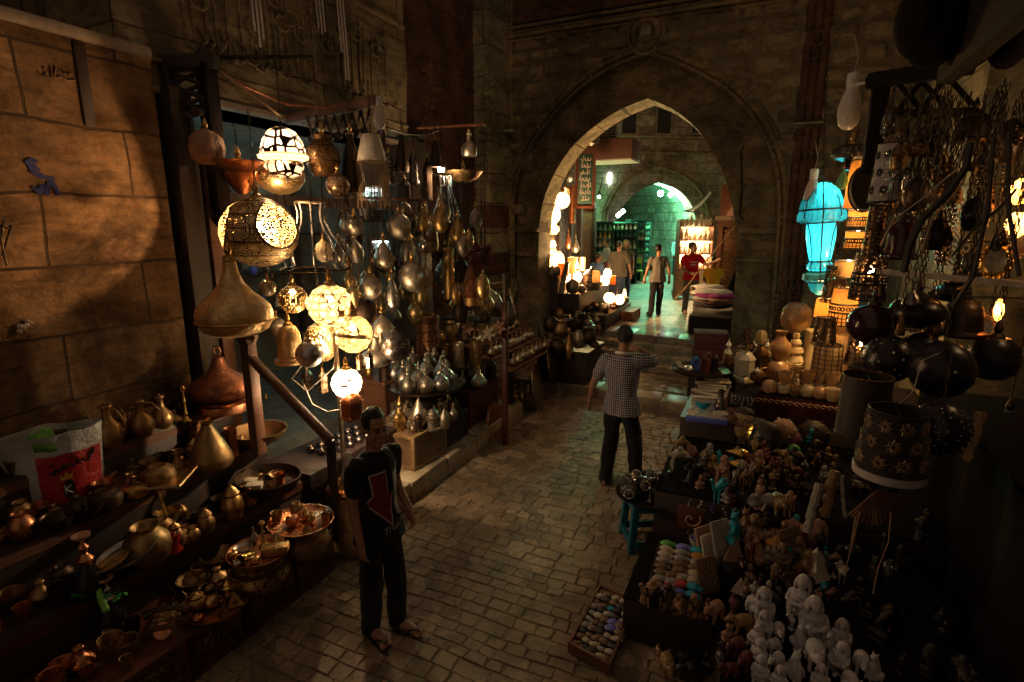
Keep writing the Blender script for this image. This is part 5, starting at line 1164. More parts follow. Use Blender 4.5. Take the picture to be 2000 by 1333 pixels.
for i, (u, v) in enumerate(((152, 1160), (234, 1160))):
    t = thing('leaf_sprig', ('left', 'right')[i]+' bright green plastic sprig by the hookahs', 'sprig', tuple(atc(u, v, 3.3))); bm = B()
    for k in range(9): box(bm, (random.gauss(0, .02), random.gauss(0, .02), random.gauss(0, .02)), (.035, .004, .02), RZ(40*k) @ RX(30*k))
    mk('leaf', bm, 'leaf_green', t)
pv = atz(690, 1075, .02)
t = good('pot', 'tall olive enamelled urn with a copper rim at the right end of the stall', 'urn', (pv.x, pv.y, .0), .17, .62, 'matt_gold', name='urn'); bm = B(); tube(bm, [(.15*math.cos(a*.2618), .15*math.sin(a*.2618), .63) for a in range(24)], .04, 8, closed=True); mk('rim', bm, 'bright_copper', t)
t = good('chimney', 'frosted glass lamp chimney standing on the copper rimmed urn', 'lamp chimney', (pv.x, pv.y, .63), .068, .30, 'milk_glass')
pb = march(110, 985, hL); pb = Vector((-4.15, 1.75, .92)); pb = atz(120, 975, .93)
t = thing('plastic_bag', 'white plastic carrier bag with a red printed panel against the wall', 'bag', tuple(pb), (0, 0, R(52)))
bw, bh, bd = .25, .52, .16
def bagp(s_, q, side):      # s -1..1 across, q 0..1 up
    x = s_*bw*(1+.22*q); y = side*bd*(1-.1*q)*(1-abs(s_)**3)+.05*mnoise.noise((s_*2.5, q*3.5, side*2))*q; return (x, y, bh*q*(1+.05*s_)+.02*mnoise.noise((s_*2, 0, side))*q)
bm = B()
hole = lambda s_, q: abs(s_) < .24 and .80 < q < .91
for side in (-1, 1):
    g = [[bm.verts.new(bagp(-1+2*i/28, j/24, side)) for j in range(25)] for i in range(29)]
    for i in range(28):
        for j in range(24):
            if not hole(-1+2*(i+.5)/28, (j+.5)/24): bm.faces.new((g[i][j], g[i+1][j], g[i+1][j+1], g[i][j+1]))
bmesh.ops.remove_doubles(bm, verts=bm.verts, dist=.001); mk('bag_body', bm, 'bag_white', t)
def bagpatch(name, s0, s1, q0, q1, mat, off, nx=14, ny=14):
    bm = B(); sheet(bm, s0, s1, q0, q1, nx, ny, lambda s_, q: tuple(Vector(bagp(s_, q, -1))+Vector((0, -off, 0)))); return mk(name, bm, mat, t)
bagpatch('red_panel', -.22, .97, .0, .72, 'red_print', .004)
bm = B()
for pl in ([(.0, .5), (.1, .47), (.14, .55)], [(.16, .5), (.26, .52), (.3, .6), (.36, .52)], [(.4, .57), (.52, .54), (.56, .63), (.62, .55)], [(.64, .6), (.76, .56), (.8, .68)], [(.82, .62), (.86, .7)], [(.05, .6), (.1, .62)], [(.44, .66), (.5, .68)]):
    tube(bm, [Vector(bagp(a, b_, -1))+Vector((0, -.008, 0)) for a, b_ in pl], .009, 4)
mk('lettering', bm, 'black_print', t)
bm = B(); cr = [(.22, .37), (.2, .46), (.27, .41), (.33, .48), (.4, .42), (.47, .48), (.45, .38)]
vs = [bm.verts.new(Vector(bagp(a, b_, -1))+Vector((0, -.007, 0))) for a, b_ in cr]; bm.faces.new(vs); mk('crown_emblem', bm, 'yellow_print', t)
bm = B(); vs = [bm.verts.new(Vector(bagp(.36+.13*math.cos(a*.524), .24+.13*math.sin(a*.524), -1))+Vector((0, -.007, 0))) for a in range(12)]; bm.faces.new(vs); mk('round_emblem', bm, 'black_print', t)
bm = B(); tube(bm, [Vector(bagp(.36, .24, -1))+Vector((a, -.012, b_)) for a, b_ in ((-.02, -.03), (-.02, .03), (-.02, 0), (.015, .03), (-.018, 0), (.02, -.03))], .005, 4); mk('letter_mark', bm, 'white_print', t)
t = thing('green_bag', 'crumpled green bag peeping out of the white carrier bag', 'bag', (pb.x, pb.y, pb.z+.0)); bm = B(); ball(bm, (-.08, .0, .40), .12, sx=1.2, sy=.6, sz=.9)
for v_ in bm.verts: v_.co += Vector((random.gauss(0, .008), random.gauss(0, .008), random.gauss(0, .01)))
mk('bag_body', bm, 'green_plastic', t)
t = thing('stone_plinth', 'low pale stone plinth along the foot of the lamp stalls', 'plinth'); bm = B()
for k in range(5): box(bm, (-3.55, 3.95+.72*k, .11), (.78, .70, .24), bev=.015, jit=.008)
mk('slab', bm, 'step_stone', t)
t = thing('lattice_box', 'long low box with a black pierced lattice front below the blazing globe', 'box', (-3.85, 4.0, .22)); bm = B(); box(bm, (0, 0, .22), (.6, 1.3, .44), bev=.01); mk('body', bm, 'wood_dark', t)
bm = B()
for k in range(12):
    for q in range(3):
        tube(bm, [(.31, -.58+.105*k+.045*math.cos(a*1.0472), .1+.09*q+.045*math.sin(a*1.0472)) for a in range(6)], .008, 4, closed=True)
mk('lattice_panel', bm, 'iron', t)
for i in range(16):
    o = good('dome', 'tiny grey metal dome in the rows on the lattice box', 'ornament', (-3.95+.13*(i % 3)+.02, 3.75+.13*(i//3), .66), .05, .075, 'gunmetal', group='tiny grey domes on the lattice box', seg=12)
for i, (u, vb, sh, w_, h_, mt, lb) in enumerate(((690, 815, 'box6', 50, 50, 'copper', 'glazed copper lantern house lit by the blazing globe'), (735, 715, 'onion', 62, 56, 'pewter', 'large grey dome lamp behind the stand'), (773, 700, 'dome', 60, 64, 'gunmetal', 'dark grey dome lamp right behind the large grey one'), (745, 690, 'cone', 20, 40, 'pewter', 'slim grey cone between the two large dome lamps'))):
    stand(sh, lb, 'lantern', u, vb, w_, h_, mt, c=5.5 if i else 5.0, seg=6 if sh == 'box6' else 28)
for i, (u, v) in enumerate(((703, 705), (722, 702), (630, 745), (600, 740))): H('box6', ('tiny hanging lantern on the stand arm, left', 'tiny hanging lantern on the stand arm, right', 'small mirrored box lantern below the lit globes, right', 'small mirrored box lantern below the lit globes, left')[i], 'lantern', u, v, 16 if i < 2 else 22, 34 if i < 2 else 44, 5.05, ('engraved_silver', 'gunmetal')[i % 2], 1.9, seg=6)
def crate(label, x0, x1, y0, y1, z0, z1, mat='wood_crate', front=True, nm='crate'):
    t = thing(nm, label, nm, ((x0+x1)/2, (y0+y1)/2, z0)); sx_, sy_, h = x1-x0, y1-y0, z1-z0
    bm = B(); box(bm, (0, 0, h/2), (sx_-.03, sy_-.03, h-.01)); mk('panel', bm, mat, t)
    for a in (-1, 1):
        for b_ in (-1, 1): bm = B(); box(bm, (a*(sx_/2-.018), b_*(sy_/2-.018), h/2), (.045, .045, h), bev=.004); mk('post', bm, 'wood_light' if mat == 'wood_crate' else mat, t)
    for z in (.02, h-.02):
        bm = B()
        for a in (-1, 1): box(bm, (a*(sx_/2-.018), 0, z), (.042, sy_-.09, .036)); box(bm, (0, a*(sy_/2-.018), z), (sx_-.09, .042, .036))
        mk('rail', bm, 'wood_light' if mat == 'wood_crate' else mat, t)
    return t
crate('light wooden crate behind the young man, lit on its near side', -3.95, -3.28, 4.55, 5.2, .235, .62)
crate('dark draped crate right of the light crate', -3.9, -3.3, 5.25, 5.75, .235, .58, 'cloth_dark')
crate('reddish wooden crate under the tall brass cylinders', -4.1, -3.35, 5.9, 6.7, .0, .72, 'wood_red')
crate('orange-backed long box behind the tray of domes', -4.6, -4.0, 5.0, 6.4, .2, 1.02, 'wood_post')
crate('dark cabinet behind the sloping rail of stars', -4.7, -4.1, 6.6, 7.7, .0, 1.1, 'wood_dark')
stand('drop', 'silver teardrop lamp standing on the corner of the light crate', 'lantern', 819, 833, 38, 58, 'silvered', z=.63, acc=())
for u, vb, w_, h_, lb in ((845, 838, 34, 42, 'grey mushroom-topped lamp behind the teardrop lamp'), (868, 836, 24, 40, 'dark tower lamp right of the mushroom lamp'), (885, 820, 20, 26, 'small silver onion beside the tower lamp'), (782, 820, 26, 50, 'golden drop lamp half hidden by the young man')):
    stand('minaret' if 'm' in lb[5:9] else 'dome', lb, 'lantern', u, vb, w_, h_, 'pewter' if 'gold' not in lb else 'brass', z=.6, seg=16)
pt = Vector((-3.62, 5.28, .98)); t = thing('round_table', 'dark round table crowded with silver dome lamps', 'table', (pt.x, pt.y, .24)); bm = B(); lathe(bm, [(0, .70), (.42, .70), (.45, .72), (.45, .745), (0, .745)], 36); mk('tabletop', bm, 'dark_metal', t); bm = B(); lathe(bm, [(.2, .0), (.22, .03), (.08, .1), (.06, .4), (.12, .6), (.2, .70)], 18); mk('pedestal', bm, 'wood_dark', t)
dl = ['far left', 'far middle left', 'far middle right', 'far right', 'left in the second row', 'second from left in the second row', 'third in the second row', 'right in the second row', 'left in the third row', 'middle in the third row', 'right in the third row', 'front left', 'front middle', 'front right']
dp = [(780, 728), (808, 722), (838, 724), (866, 730), (770, 744), (800, 738), (832, 740), (862, 744), (788, 754), (818, 756), (872, 752), (797, 768), (832, 768), (861, 764)]
for i, ((u, v), n_) in enumerate(zip(dp, dl)):
    p = atz(u, v-3, .99); c = depth(p); q = (17 if i > 3 else 15)*c/FPX
    good('dome', 'silver onion dome lamp on the round table, '+n_, 'lantern', (p.x, p.y, .986), q, q*2.15, ('silvered', 'nickel', 'pewter')[i % 3] if i > 3 else 'pewter', group='silver dome lamps on the round table', acc=('finial',), cap='silvered', seg=24)
CY = [('cyl', 836, 695, 48, 78, 1.05, 'engraved_copper', 'wide engraved copper drum lamp behind the round table', 24), ('jar', 879, 668, 28, 52, 1.1, 'old_brass', 'brass lidded jar on the orange-backed box', 18), ('cyl', 897, 742, 22, 72, .74, 'silvered', 'tall plain silver cylinder, left of the tall group', 20), ('cyl', 930, 738, 26, 74, .74, 'old_brass', 'tall dotted brass cylinder, right of the tall group', 20), ('cyl', 873, 735, 28, 60, .74, 'engraved_dark', 'dark engraved cylinder behind the silver one', 20),
 ('drop', 935, 757, 34, 32, .73, 'silvered', 'fat silver drop at the corner of the reddish crate', 24), ('dome', 904, 755, 22, 24, .73, 'pewter', 'small pewter dome left of the fat silver drop', 18), ('drop', 915, 742, 20, 26, .73, 'pewter', 'small pewter drop behind the fat silver drop', 18),
 ('box6', 958, 740, 26, 40, .73, 'iron', 'black six-sided lantern right of the fat silver drop', 6), ('tallcone', 805, 675, 22, 40, 1.05, 'gunmetal', 'slim dark cone left of the engraved drum', 18), ('cyl', 828, 680, 16, 30, 1.05, 'gunmetal', 'small dark tumbler in front of the engraved drum', 14)]
for sh, u, vb, w_, h_, z, mt, lb, sg in CY: stand(sh, lb, 'lantern', u, vb, w_, h_, mt, z=z, seg=sg, acc=('finial',) if sh in ('dome', 'drop') else ())
for i, (u, vb, w_, h_) in enumerate(((900, 610, 22, 60), (918, 618, 18, 52), (955, 600, 40, 40), (972, 612, 26, 40), (940, 575, 20, 44))):
    stand(('cyl', 'minaret', 'dome', 'drop', 'cyl')[i], ('brass tube on the upper far shelf', 'thin silver tower on the upper far shelf', 'squat silver dome on the upper far shelf', 'silver drop at the end of the upper far shelf', 'brass tube behind the cone with the star')[i], 'lantern', u, vb, w_, h_, ('brass', 'silvered', 'silvered', 'pewter', 'brass')[i], c=7.2, seg=18)
t = thing('far_shelf', 'thin metal shelf frame carrying tubes beside the star lantern', 'shelf'); bm = B(); s0, s1 = atc(868, 618, 7.2), atc(985, 622, 7.2); box(bm, (s0+s1)/2-Vector((0, 0, .02)), ((s1-s0).length, .35, .03), RZ(0) if False else I4); mk('board', bm, 'wood_dark', t)
bm = B(); q = atc(986, 700, 7.0); box(bm, (q.x, q.y, .95), (.07, .07, 1.9), bev=.008); mk('upright', bm, 'wood_red', t); bm = B(); tube(bm, [atc(893, 562, 7.0), atc(983, 552, 7.0)], .012); tube(bm, [atc(983, 535, 7.0), atc(984, 600, 7.0)], .014); mk('rail', bm, 'silvered', t)
beam('sloping_rail', 'sloping wooden rail hung with small stars', 'rail', atc(862, 590, 6.8), atc(965, 668, 6.7), (.035, .035), 'wood_post', 'rail')
t = thing('display_rack', 'sloping wooden display rack of small silver domes by the steps', 'rack'); r0, r1 = Vector((-3.45, 7.0, .0)), Vector((-3.45, 8.7, 0))
bm = B()
for k in range(3): box(bm, (-3.95+.28*k, 7.85, 1.06-.16*k), (.26, 1.75, .025))
mk('board', bm, 'wood_post', t)
for y in (7.05, 8.65):
    bm = B(); box(bm, (-3.3, y, .36), (.06, .06, .72)); box(bm, (-4.05, y, .52), (.06, .06, 1.04)); mk('leg', bm, 'wood_dark', t)
for r_ in range(3):
    for k in range(9):
        if r_ == 2 and k < 1: continue
        good(('dome', 'drop', 'globe')[(k+r_) % 3], 'small silver dome lamp on the sloping rack by the steps', 'lantern', (-3.95+.28*r_, 7.12+.185*k, 1.075-.16*r_), .078, .14, ('silvered', 'pewter', 'nickel')[(k*2+r_) % 3], group='small silver domes on the sloping rack', acc=('finial',), seg=16, cap='brass')
for i, (u, v, w_, h_) in enumerate(((1048, 757, 40, 94), (1076, 715, 40, 80))):
    p = atx(u, v, -3.1 if i == 0 else -3.14); c = depth(p); r = h_*c/FPX/2
    t = thing('round_tray', ('large pale round tray leaning against the display rack, nearer one', 'round engraved tray leaning behind the pale one')[i], 'tray', tuple(p), (R(8), R(80), R(20))); bm = B(); lathe(bm, [(0, 0), (r*.9, 0), (r, .02), (r, .03), (r*.88, .012), (0, .012)], 40); mk('tray_body', bm, ('pewter', 'engraved_dark')[i], t)
    bm = B(); tube(bm, [(r*.6*math.cos(a*.2618), r*.6*math.sin(a*.2618), .014) for a in range(24)], .006, 5, closed=True); mk('ring_pattern', bm, 'old_brass', t)
t = thing('wooden_disc', 'dark round wooden lid leaning against the reddish crate', 'lid', (-3.22, 6.35, .24), (0, R(80), 0)); bm = B(); lathe(bm, [(0, 0), (.23, 0), (.24, .02), (.23, .035), (0, .035)], 28); mk('lid_body', bm, 'wood_post', t)
for i, (u, v) in enumerate(((1005, 775), (1020, 783), (1032, 772), (1012, 795), (1028, 797))): stand(('candle', 'jug', 'jar', 'squash', 'cup')[i], ('tiny brass candlestick', 'tiny brass ewer', 'tiny brass jar', 'tiny brass pot', 'tiny brass cup')[i]+' on the little side shelf by the leaning tray', 'ornament', u, v, 16, 24 if i < 3 else 14, 'brass', x=-3.3, seg=12)
t = thing('side_shelf', 'little side shelf of tiny brass pieces by the leaning tray', 'shelf', tuple(atx(1020, 802, -3.35))); bm = B(); box(bm, (0, 0, -.01), (.4, .5, .025)); mk('board', bm, 'wood_dark', t)
for i, (u, vb, w_, h_, sh, mt) in enumerate(((1110, 700, 18, 60, 'jug', 'brass'), (1088, 690, 34, 30, 'pot', 'dark_metal'), (1130, 680, 30, 34, 'squash', 'pewter'), (1150, 672, 28, 30, 'pot', 'dark_metal'), (1095, 660, 34, 34, 'pot', 'old_brass'), (1125, 655, 30, 28, 'bowl', 'dark_metal'), (1148, 650, 30, 26, 'jar', 'pewter'), (1075, 650, 30, 30, 'squash', 'dark_metal'), (1140, 690, 20, 24, 'jar', 'old_brass'), (1160, 690, 22, 24, 'squash', 'dark_metal'), (1105, 640, 30, 24, 'pot', 'gunmetal'), (1138, 632, 26, 20, 'bowl', 'gunmetal'))):
    stand(sh, ('slender brass ewer at the front of the dark pile by the gate', 'dark pot behind the slender brass ewer', 'pewter pot in the front of the dark pile by the steps', 'dark pot at the right of the pile by the steps', 'brass pot in the middle of the dark pile by the gate', 'dark bowl in the middle of the pile by the steps', 'pewter jar in the middle right of the pile by the steps', 'dark pot against the gate jamb', 'low brass jar beside the steps', 'low dark pot nearest the steps', 'gunmetal pot on top of the dark pile', 'gunmetal bowl on top right of the dark pile')[i], 'pot', u, vb, w_, h_, mt, c=9.3+.12*(i//4)*2, seg=18, acc=('handle',) if sh in ('jug',) else ())
t = thing('pile_table', 'dark table carrying the pots piled against the gate foot', 'table'); q = atc(1115, 668, 9.7); bm = B(); box(bm, (q.x-.05, q.y+.1, q.z-.1), (1.0, 1.0, .05)); mk('tabletop', bm, 'wood_dark', t); bm = B(); box(bm, (q.x-.05, q.y+.1, (q.z-.12)/2), (.9, .9, q.z-.14)); mk('body', bm, 'wood_dark', t)
minibox('small white box with a picture, on the street by the kerb', atz(1114, 737, .0)+Vector((0, 0, .0)), (.16, .14, .3), 'plastic_white', 10); minibox('black flat case leaning by the kerb', atz(1132, 728, .02), (.05, .3, .3), 'black_stone', 20)
crate('low wooden box under the slender brass ewer', -3.45, -2.95, 8.75, 9.15, .0, .38, 'wood_post')
t = thing('lit_stall', 'stepped wooden stall of glowing lamps just inside the gate', 'stall'); bm = B()
for x0, x1, y0, y1, z in ((-4.65, -4.1, 11.1, 13.4, 1.75), (-4.1, -3.6, 11.1, 13.5, 1.4), (-3.6, -3.05, 11.3, 13.6, .95)): box(bm, ((x0+x1)/2, (y0+y1)/2, (z+.64)/2), (x1-x0-.01, y1-y0, z-.64), bev=.01)
mk('bench_body', bm, 'wood_dark', t)
def hS(p):
    for x0, x1, y0, y1, z in ((-4.65, -4.1, 11.1, 13.4, 1.75), (-4.1, -3.6, 11.1, 13.5, 1.4), (-3.6, -3.05, 11.3, 13.6, .95)):
        if x0 <= p.x < x1 and y0 < p.y < y1: return z
    return .65 if p.y > 11 else -1
def Sg(sh, lb, cat, u, vb, w_, h_, mat, W=0, **k):
    p = march(u, vb, hS, 8, 22); c = depth(p); return good(sh, lb, cat, tuple(p), w_*c/FPX/2, h_*c/FPX*1.03, mat, W=W*3, col=(1, .60, .24), bulb='bulb_soft', seg=18, **k)
for sh, u, vb, w_, h_, mt, W, lb in (('squash', 1086, 537, 32, 44, 'glow_alabaster', 16, 'big round glowing alabaster pot stacked low at the stall edge'), ('globe', 1088, 505, 16, 16, 'glow_alabaster', 5, 'small glowing ball on top of the big alabaster pot'), ('drum', 1118, 545, 20, 30, 'glow_alabaster', 12, 'wide glowing cylinder, left of the lit row'), ('cyl', 1137, 545, 12, 26, 'glow_alabaster', 6, 'narrow glowing cylinder, second in the lit row'), ('drum', 1156, 546, 14, 30, 'glow_alabaster', 10, 'tall white glowing cylinder, third in the lit row'), ('box6', 1172, 540, 20, 28, 'glow_alabaster', 8, 'brightest squat glowing lamp at the right of the lit row'),
  ('squash', 1180, 580, 20, 18, 'glow_alabaster', 9, 'glowing white pot on the lowest step, left'), ('squash', 1200, 582, 20, 20, 'glow_alabaster', 9, 'glowing white pot on the lowest step, middle'), ('squash', 1219, 585, 12, 20, 'glow_alabaster', 5, 'glowing orange pot on the lowest step, right end'), ('vase', 1178, 553, 14, 18, 'amber_glass', 4, 'amber glass vase under the brightest squat lamp'), ('vase', 1182, 566, 10, 14, 'amber_glass', 3, 'small amber glass vase lower down')):
    Sg(sh, lb, 'lamp', u, vb, w_, h_, mt, W)
for i in range(14):
    u, vb = 1178+10.5*(i % 5)-2*(i//5), 548+9*(i//5)+1.2*(i % 5)
    Sg('cup', 'small alabaster cup in the stacked rows of the lit stall', 'cup', u, vb, 9, 9, ('alabaster', 'alabaster_pale')[i % 2], group='small alabaster cups stacked on the lit stall')
for i, (u, vb, w_, h_, sh, mt, lb) in enumerate(((1118, 580, 28, 28, 'globe', 'pewter', 'big grey metal ball at the dark front of the lit stall'), (1136, 582, 16, 16, 'globe', 'pewter', 'smaller grey ball right of the big grey ball'), (1086, 548, 20, 20, 'globe', 'pewter', 'grey ball beside the jamb, upper'), (1078, 568, 20, 24, 'dome', 'pewter', 'grey dome lamp beside the jamb, lower'), (1072, 556, 14, 18, 'dome', 'pewter', 'grey dome lamp at the jamb edge'), (1155, 600, 36, 44, 'box6', 'gunmetal', 'dark lantern with round green panes below the lit row'), (1150, 560, 40, 22, 'bowl', 'gunmetal', 'dark basin under the tall white cylinder'), (1178, 606, 26, 12, 'squash', 'gunmetal', 'dark pot on the ground beside the lit stall'))): Sg(sh, lb, 'lantern' if i > 1 else 'ornament', u, vb, w_, h_, mt)
t = Sg('cyl', 'grey metal tube leaning at the front of the lit stall', 'tube', 1096, 578, 10, 60, 'pewter', tilt=(0, 10))
crate('dull wooden pallet box at the right end of the lit stall', -3.04, -2.75, 12.5, 13.3, .65, .88, 'wood_post')
for i, (u, v, w_, h_, sh, mt, W, lb) in enumerate(((1082, 420, 26, 34, 'globe', 'glow_alabaster', 14, 'glowing shell lamp hanging below the arch spring'), (1098, 392, 30, 32, 'globe', 'glow_alabaster', 16, 'bright pierced globe hanging in the gate mouth'), (1104, 375, 20, 18, 'globe', 'dotted_brass', 6, 'dotted lit globe just above the bright pierced globe'), (1082, 446, 22, 24, 'vase', 'amber_glass', 14, 'orange glowing lamp hanging by the jamb'), (1113, 343, 22, 26, 'globe', 'nickel', 0, 'grey globe highest in the gate mouth'), (1098, 334, 22, 12, 'bowl', 'copper', 0, 'copper dish beside the highest globe'), (1080, 478, 14, 26, 'beads', 'glow_alabaster', 8, 'small glowing stacked lamp by the jamb'), (1080, 494, 16, 16, 'squash', 'glow_alabaster', 6, 'glowing cup lamp under the stacked lamp'), (1110, 470, 12, 34, 'drop', 'copper', 0, 'copper drop hanging in front of the dark doors'), (1118, 400, 12, 70, 'cyl', 'copper', 0, 'long copper tube hanging by the sign'), (1124, 480, 16, 30, 'drop', 'pewter', 0, 'grey drop hanging in front of the glass doors'), (1085, 400, 14, 16, 'globe', 'smoke_glass', 0, 'grey glass ball by the jamb'))):
    H(sh, lb, 'lantern', u, v, w_, h_, 12.2+.1*i, mt, 4.6, W=W*1.3, col=(1, .62, .26), bulb='bulb_soft', seg=18)
lamp(None, atc(1130, 520, 12.6), 320, (1, .58, .24), .15)  # added point light without a fixture, brightens the lit stall

for i, (u, v, w_, h_, sh) in enumerate(((1074, 530, 18, 26, 'squash'), (1100, 540, 18, 20, 'cyl'), (1104, 552, 16, 14, 'squash'), (1128, 552, 14, 22, 'vase'), (1147, 552, 12, 20, 'beads'), (1164, 552, 12, 18, 'cyl'), (1186, 545, 12, 16, 'squash'), (1196, 556, 10, 14, 'cyl'), (1190, 592, 18, 16, 'squash'), (1210, 595, 14, 16, 'squash'))):
    p = atc(u, v, 11.9+.14*(i % 5)); good(sh, 'glowing amber alabaster piece crowding the lit stall, '+('by the jamb', 'left', 'left, lower', 'left of centre', 'centre', 'right of centre', 'upper right', 'far right', 'bottom right', 'bottom right end')[i], 'lamp', tuple(p), w_*15/FPX/2, h_*15/FPX, ('glow_alabaster', 'amber_glass', 'glow_alabaster')[i % 3], W=22, col=(1, .55, .2), bulb='bulb_soft', seg=16)
for i, (u, v, y) in enumerate(((402, 385, 4.55), (722, 400, 6.75), (745, 500, 6.9))):
    p = aty(u, v, y); t = thing('added_case', 'added cool-lit display case making a bright patch deep in the lamp shop, '+('by the door post', 'upper one behind the silver globes', 'lower one behind the silver globes')[i], 'display case', tuple(p), (0, 0, R(48))); w_, h_ = (.42, .62) if i == 0 else (.34, .5)  # added cases that make the cool bright patches inside the room
    bm = B(); box(bm, (0, .16, 0), (w_, .02, h_)); mk('back_panel', bm, 'plaster', t); bm = B()
    for s_ in (-1, 1): box(bm, (s_*w_/2, 0, 0), (.03, .34, h_)); box(bm, (0, 0, s_*h_/2), (w_+.03, .34, .03))
    box(bm, (0, .03, 0), (w_, .2, .015)); mk('case_frame', bm, 'gunmetal', t); bm = B(); tube(bm, [(-w_*.4, .05, h_/2-.04), (w_*.4, .05, h_/2-.04)], .012); mk('strip_light', bm, 'tube_white', t); lamp(t, (0, -.02, h_*.3), 3.2, (.5, 1, .95), .03)
    bm = B()
    for q in range(4): lathe(bm, prof('vase', .045, .18), 10, T(-w_*.36+.24*w_*q, .06, .01 if q % 2 else -h_/2+.02))
    mk('vase_row', bm, 'nickel', t)
rr = random.Random(4)
for k in range(150):
    a, b_, z = TIERS[k % 4]; x, y = rr.uniform(a+.06, b_-.06), rr.uniform(.75, 3.2); sh = rr.choice(('pot', 'jar', 'squash', 'bowl', 'cup', 'jug', 'candle')); q = rr.uniform(.035, .075); mt, cn = rr.choice((('old_brass', 'tarnished brass'), ('dark_metal', 'blackened'), ('old_brass', 'tarnished brass'), ('copper', 'copper')))
    kn = {'pot': 'pot', 'jar': 'lidded jar', 'squash': 'round pot', 'bowl': 'bowl', 'cup': 'cup', 'jug': 'ewer', 'candle': 'candlestick'}[sh]; good(sh, 'small %s %s packed among the wares of the shadowed brass stall' % (cn, kn), kn.split()[-1], (x, y, z), q*(.6 if sh == 'candle' else 1), q*rr.uniform(1.3, 2.4), mt, group='small %s %ss packed on the brass stall' % (cn, kn), seg=14)

for k in range(22):
    x, y = rr.uniform(-3.55, -3.1), rr.uniform(11.35, 13.4); sh = rr.choice(('pot', 'globe', 'dome', 'squash')); kn = dict(pot='pot', globe='ball lamp', dome='dome lamp', squash='round pot')[sh]; mt, cn = rr.choice((('dark_metal', 'blackened'), ('pewter', 'grey'), ('gunmetal', 'gunmetal'))); q = rr.uniform(.06, .11)
    good(sh, '%s metal %s massed on the front step of the lit stall' % (cn, kn), kn.split()[-1], (x, y, .95), q, q*1.9, mt, group='%s metal %ss on the lit stall' % (cn, kn), seg=14)

for k in range(62):
    u, v, c_ = rr.uniform(645, 985), rr.uniform(400, 640), rr.uniform(5.9, 7.1); sh = rr.choice(('drop', 'globe', 'dome', 'tallcone', 'globe')); kn = dict(drop='teardrop lamp', globe='globe lamp', dome='dome lamp', tallcone='cone lamp')[sh]; mt, cn = rr.choice((('silvered', 'silver'), ('pewter', 'grey'), ('dark_metal', 'blackened'), ('dotted_brass', 'pricked brass'), ('brass', 'brass'), ('gunmetal', 'gunmetal')))
    w_ = rr.uniform(17, 36); H(sh, 'small %s %s in the back rows of the hanging group' % (cn, kn), 'lantern', u, v, w_, w_*rr.uniform(1, 1.8), c_, mt, 3.3, seg=18, group='small %s %ss in the back rows' % (cn, kn))
for k in range(95):
    x0, x1, y0, y1, z = ((-4.55, -4.05, 5.1, 6.35, 1.02), (-4.65, -4.15, 6.7, 7.65, 1.1), (-4.05, -3.42, 5.95, 6.65, .72), (-3.85, -3.35, 4.65, 5.15, .62), (-3.85, -3.35, 5.3, 5.7, .58))[k % 5]; sh = rr.choice(('drop', 'dome', 'cyl', 'minaret', 'jar', 'pot')); kn = dict(drop='teardrop', dome='dome', cyl='tube', minaret='tower', jar='jar', pot='pot')[sh]; mt, cn = rr.choice((('silvered', 'silver'), ('pewter', 'grey'), ('engraved_silver', 'engraved'), ('brass', 'brass'), ('dark_metal', 'blackened'))); q = rr.uniform(.035, .075)
    good(sh, 'small %s metal %s crowded on the boxes of the lamp shop' % (cn, kn), kn, (rr.uniform(x0, x1), rr.uniform(y0, y1), z), q, q*rr.uniform(2, 4.2), mt, group='small %s metal %ss on the lamp shop boxes' % (cn, kn), seg=16)

for k in range(15):
    x, y = -4.0+.068*k, 10.98+rr.uniform(-.1, .08); sh = rr.choice(('pot', 'dome', 'squash', 'drop', 'bowl')); kn = dict(pot='pot', dome='dome lamp', squash='round pot', drop='teardrop lamp', bowl='bowl')[sh]; mt, cn = rr.choice((('dark_metal', 'blackened'), ('pewter', 'grey'), ('old_brass', 'tarnished'))); q = rr.uniform(.07, .13)
    good(sh, '%s metal %s standing on the top step before the lit stall' % (cn, kn), kn.split()[-1], (x, y, .65+(.18 if k % 3 == 0 else 0)), q, q*rr.uniform(1.6, 2.6), mt, group='%s metal %ss before the lit stall' % (cn, kn), seg=14)
RB = [(-.72, -.12, 3.35, 4.25, .34), (-.05, 1.2, 2.4, 3.9, .42), (-.12, 1.3, 3.9, 4.4, .5), (-.72, 1.4, 4.4, 5.75, .66), (-.72, -.15, 5.75, 7.0, .86), (-.15, 1.5, 5.75, 6.35, .78), (-.15, 1.6, 6.35, 7.3, 1.03), (-.72, -.15, 7.0, 7.9, 1.0)]
def hR(p):
    for x0, x1, y0, y1, z in RB:
        if x0 <= p.x < x1 and y0 <= p.y < y1: return z
    return 0
bn = ('low bench of scarabs beside the street', 'dark bench carrying the white statuettes', 'dark bench of souvenirs behind the white statuettes', 'middle souvenir bench with hanging bead strings', 'bench of silver packets beside the street', 'dark bench of masks below the alabaster', 'red cloth covered bench of alabaster', 'far bench of lidded boxes')
for (x0, x1, y0, y1, z), n_ in zip(RB, bn):
    t = thing('display_bench', n_, 'bench', ((x0+x1)/2, (y0+y1)/2, 0)); bm = B(); box(bm, (0, 0, (z-.015)/2), (x1-x0-.012, y1-y0-.012, z-.015), bev=.01); mk('bench_body', bm, 'wood_dark' if z != 1.03 else 'dark_red', t)
    bm = B(); box(bm, (0, 0, z-.012), (x1-x0-.01, y1-y0-.01, .02)); mk('bench_top', bm, 'wood_red' if z == .86 else 'shade_black_cloth', t)
def Rg(shape, label, cat, u, vb, w_, h_, mat, dz=0, **k):
    p = march(u, vb, hR, 1.5, 12); c = depth(p); return good(shape, label, cat, (p.x, p.y, p.z+dz), w_*c/FPX/2, h_*c/FPX*1.04, mat, **k)
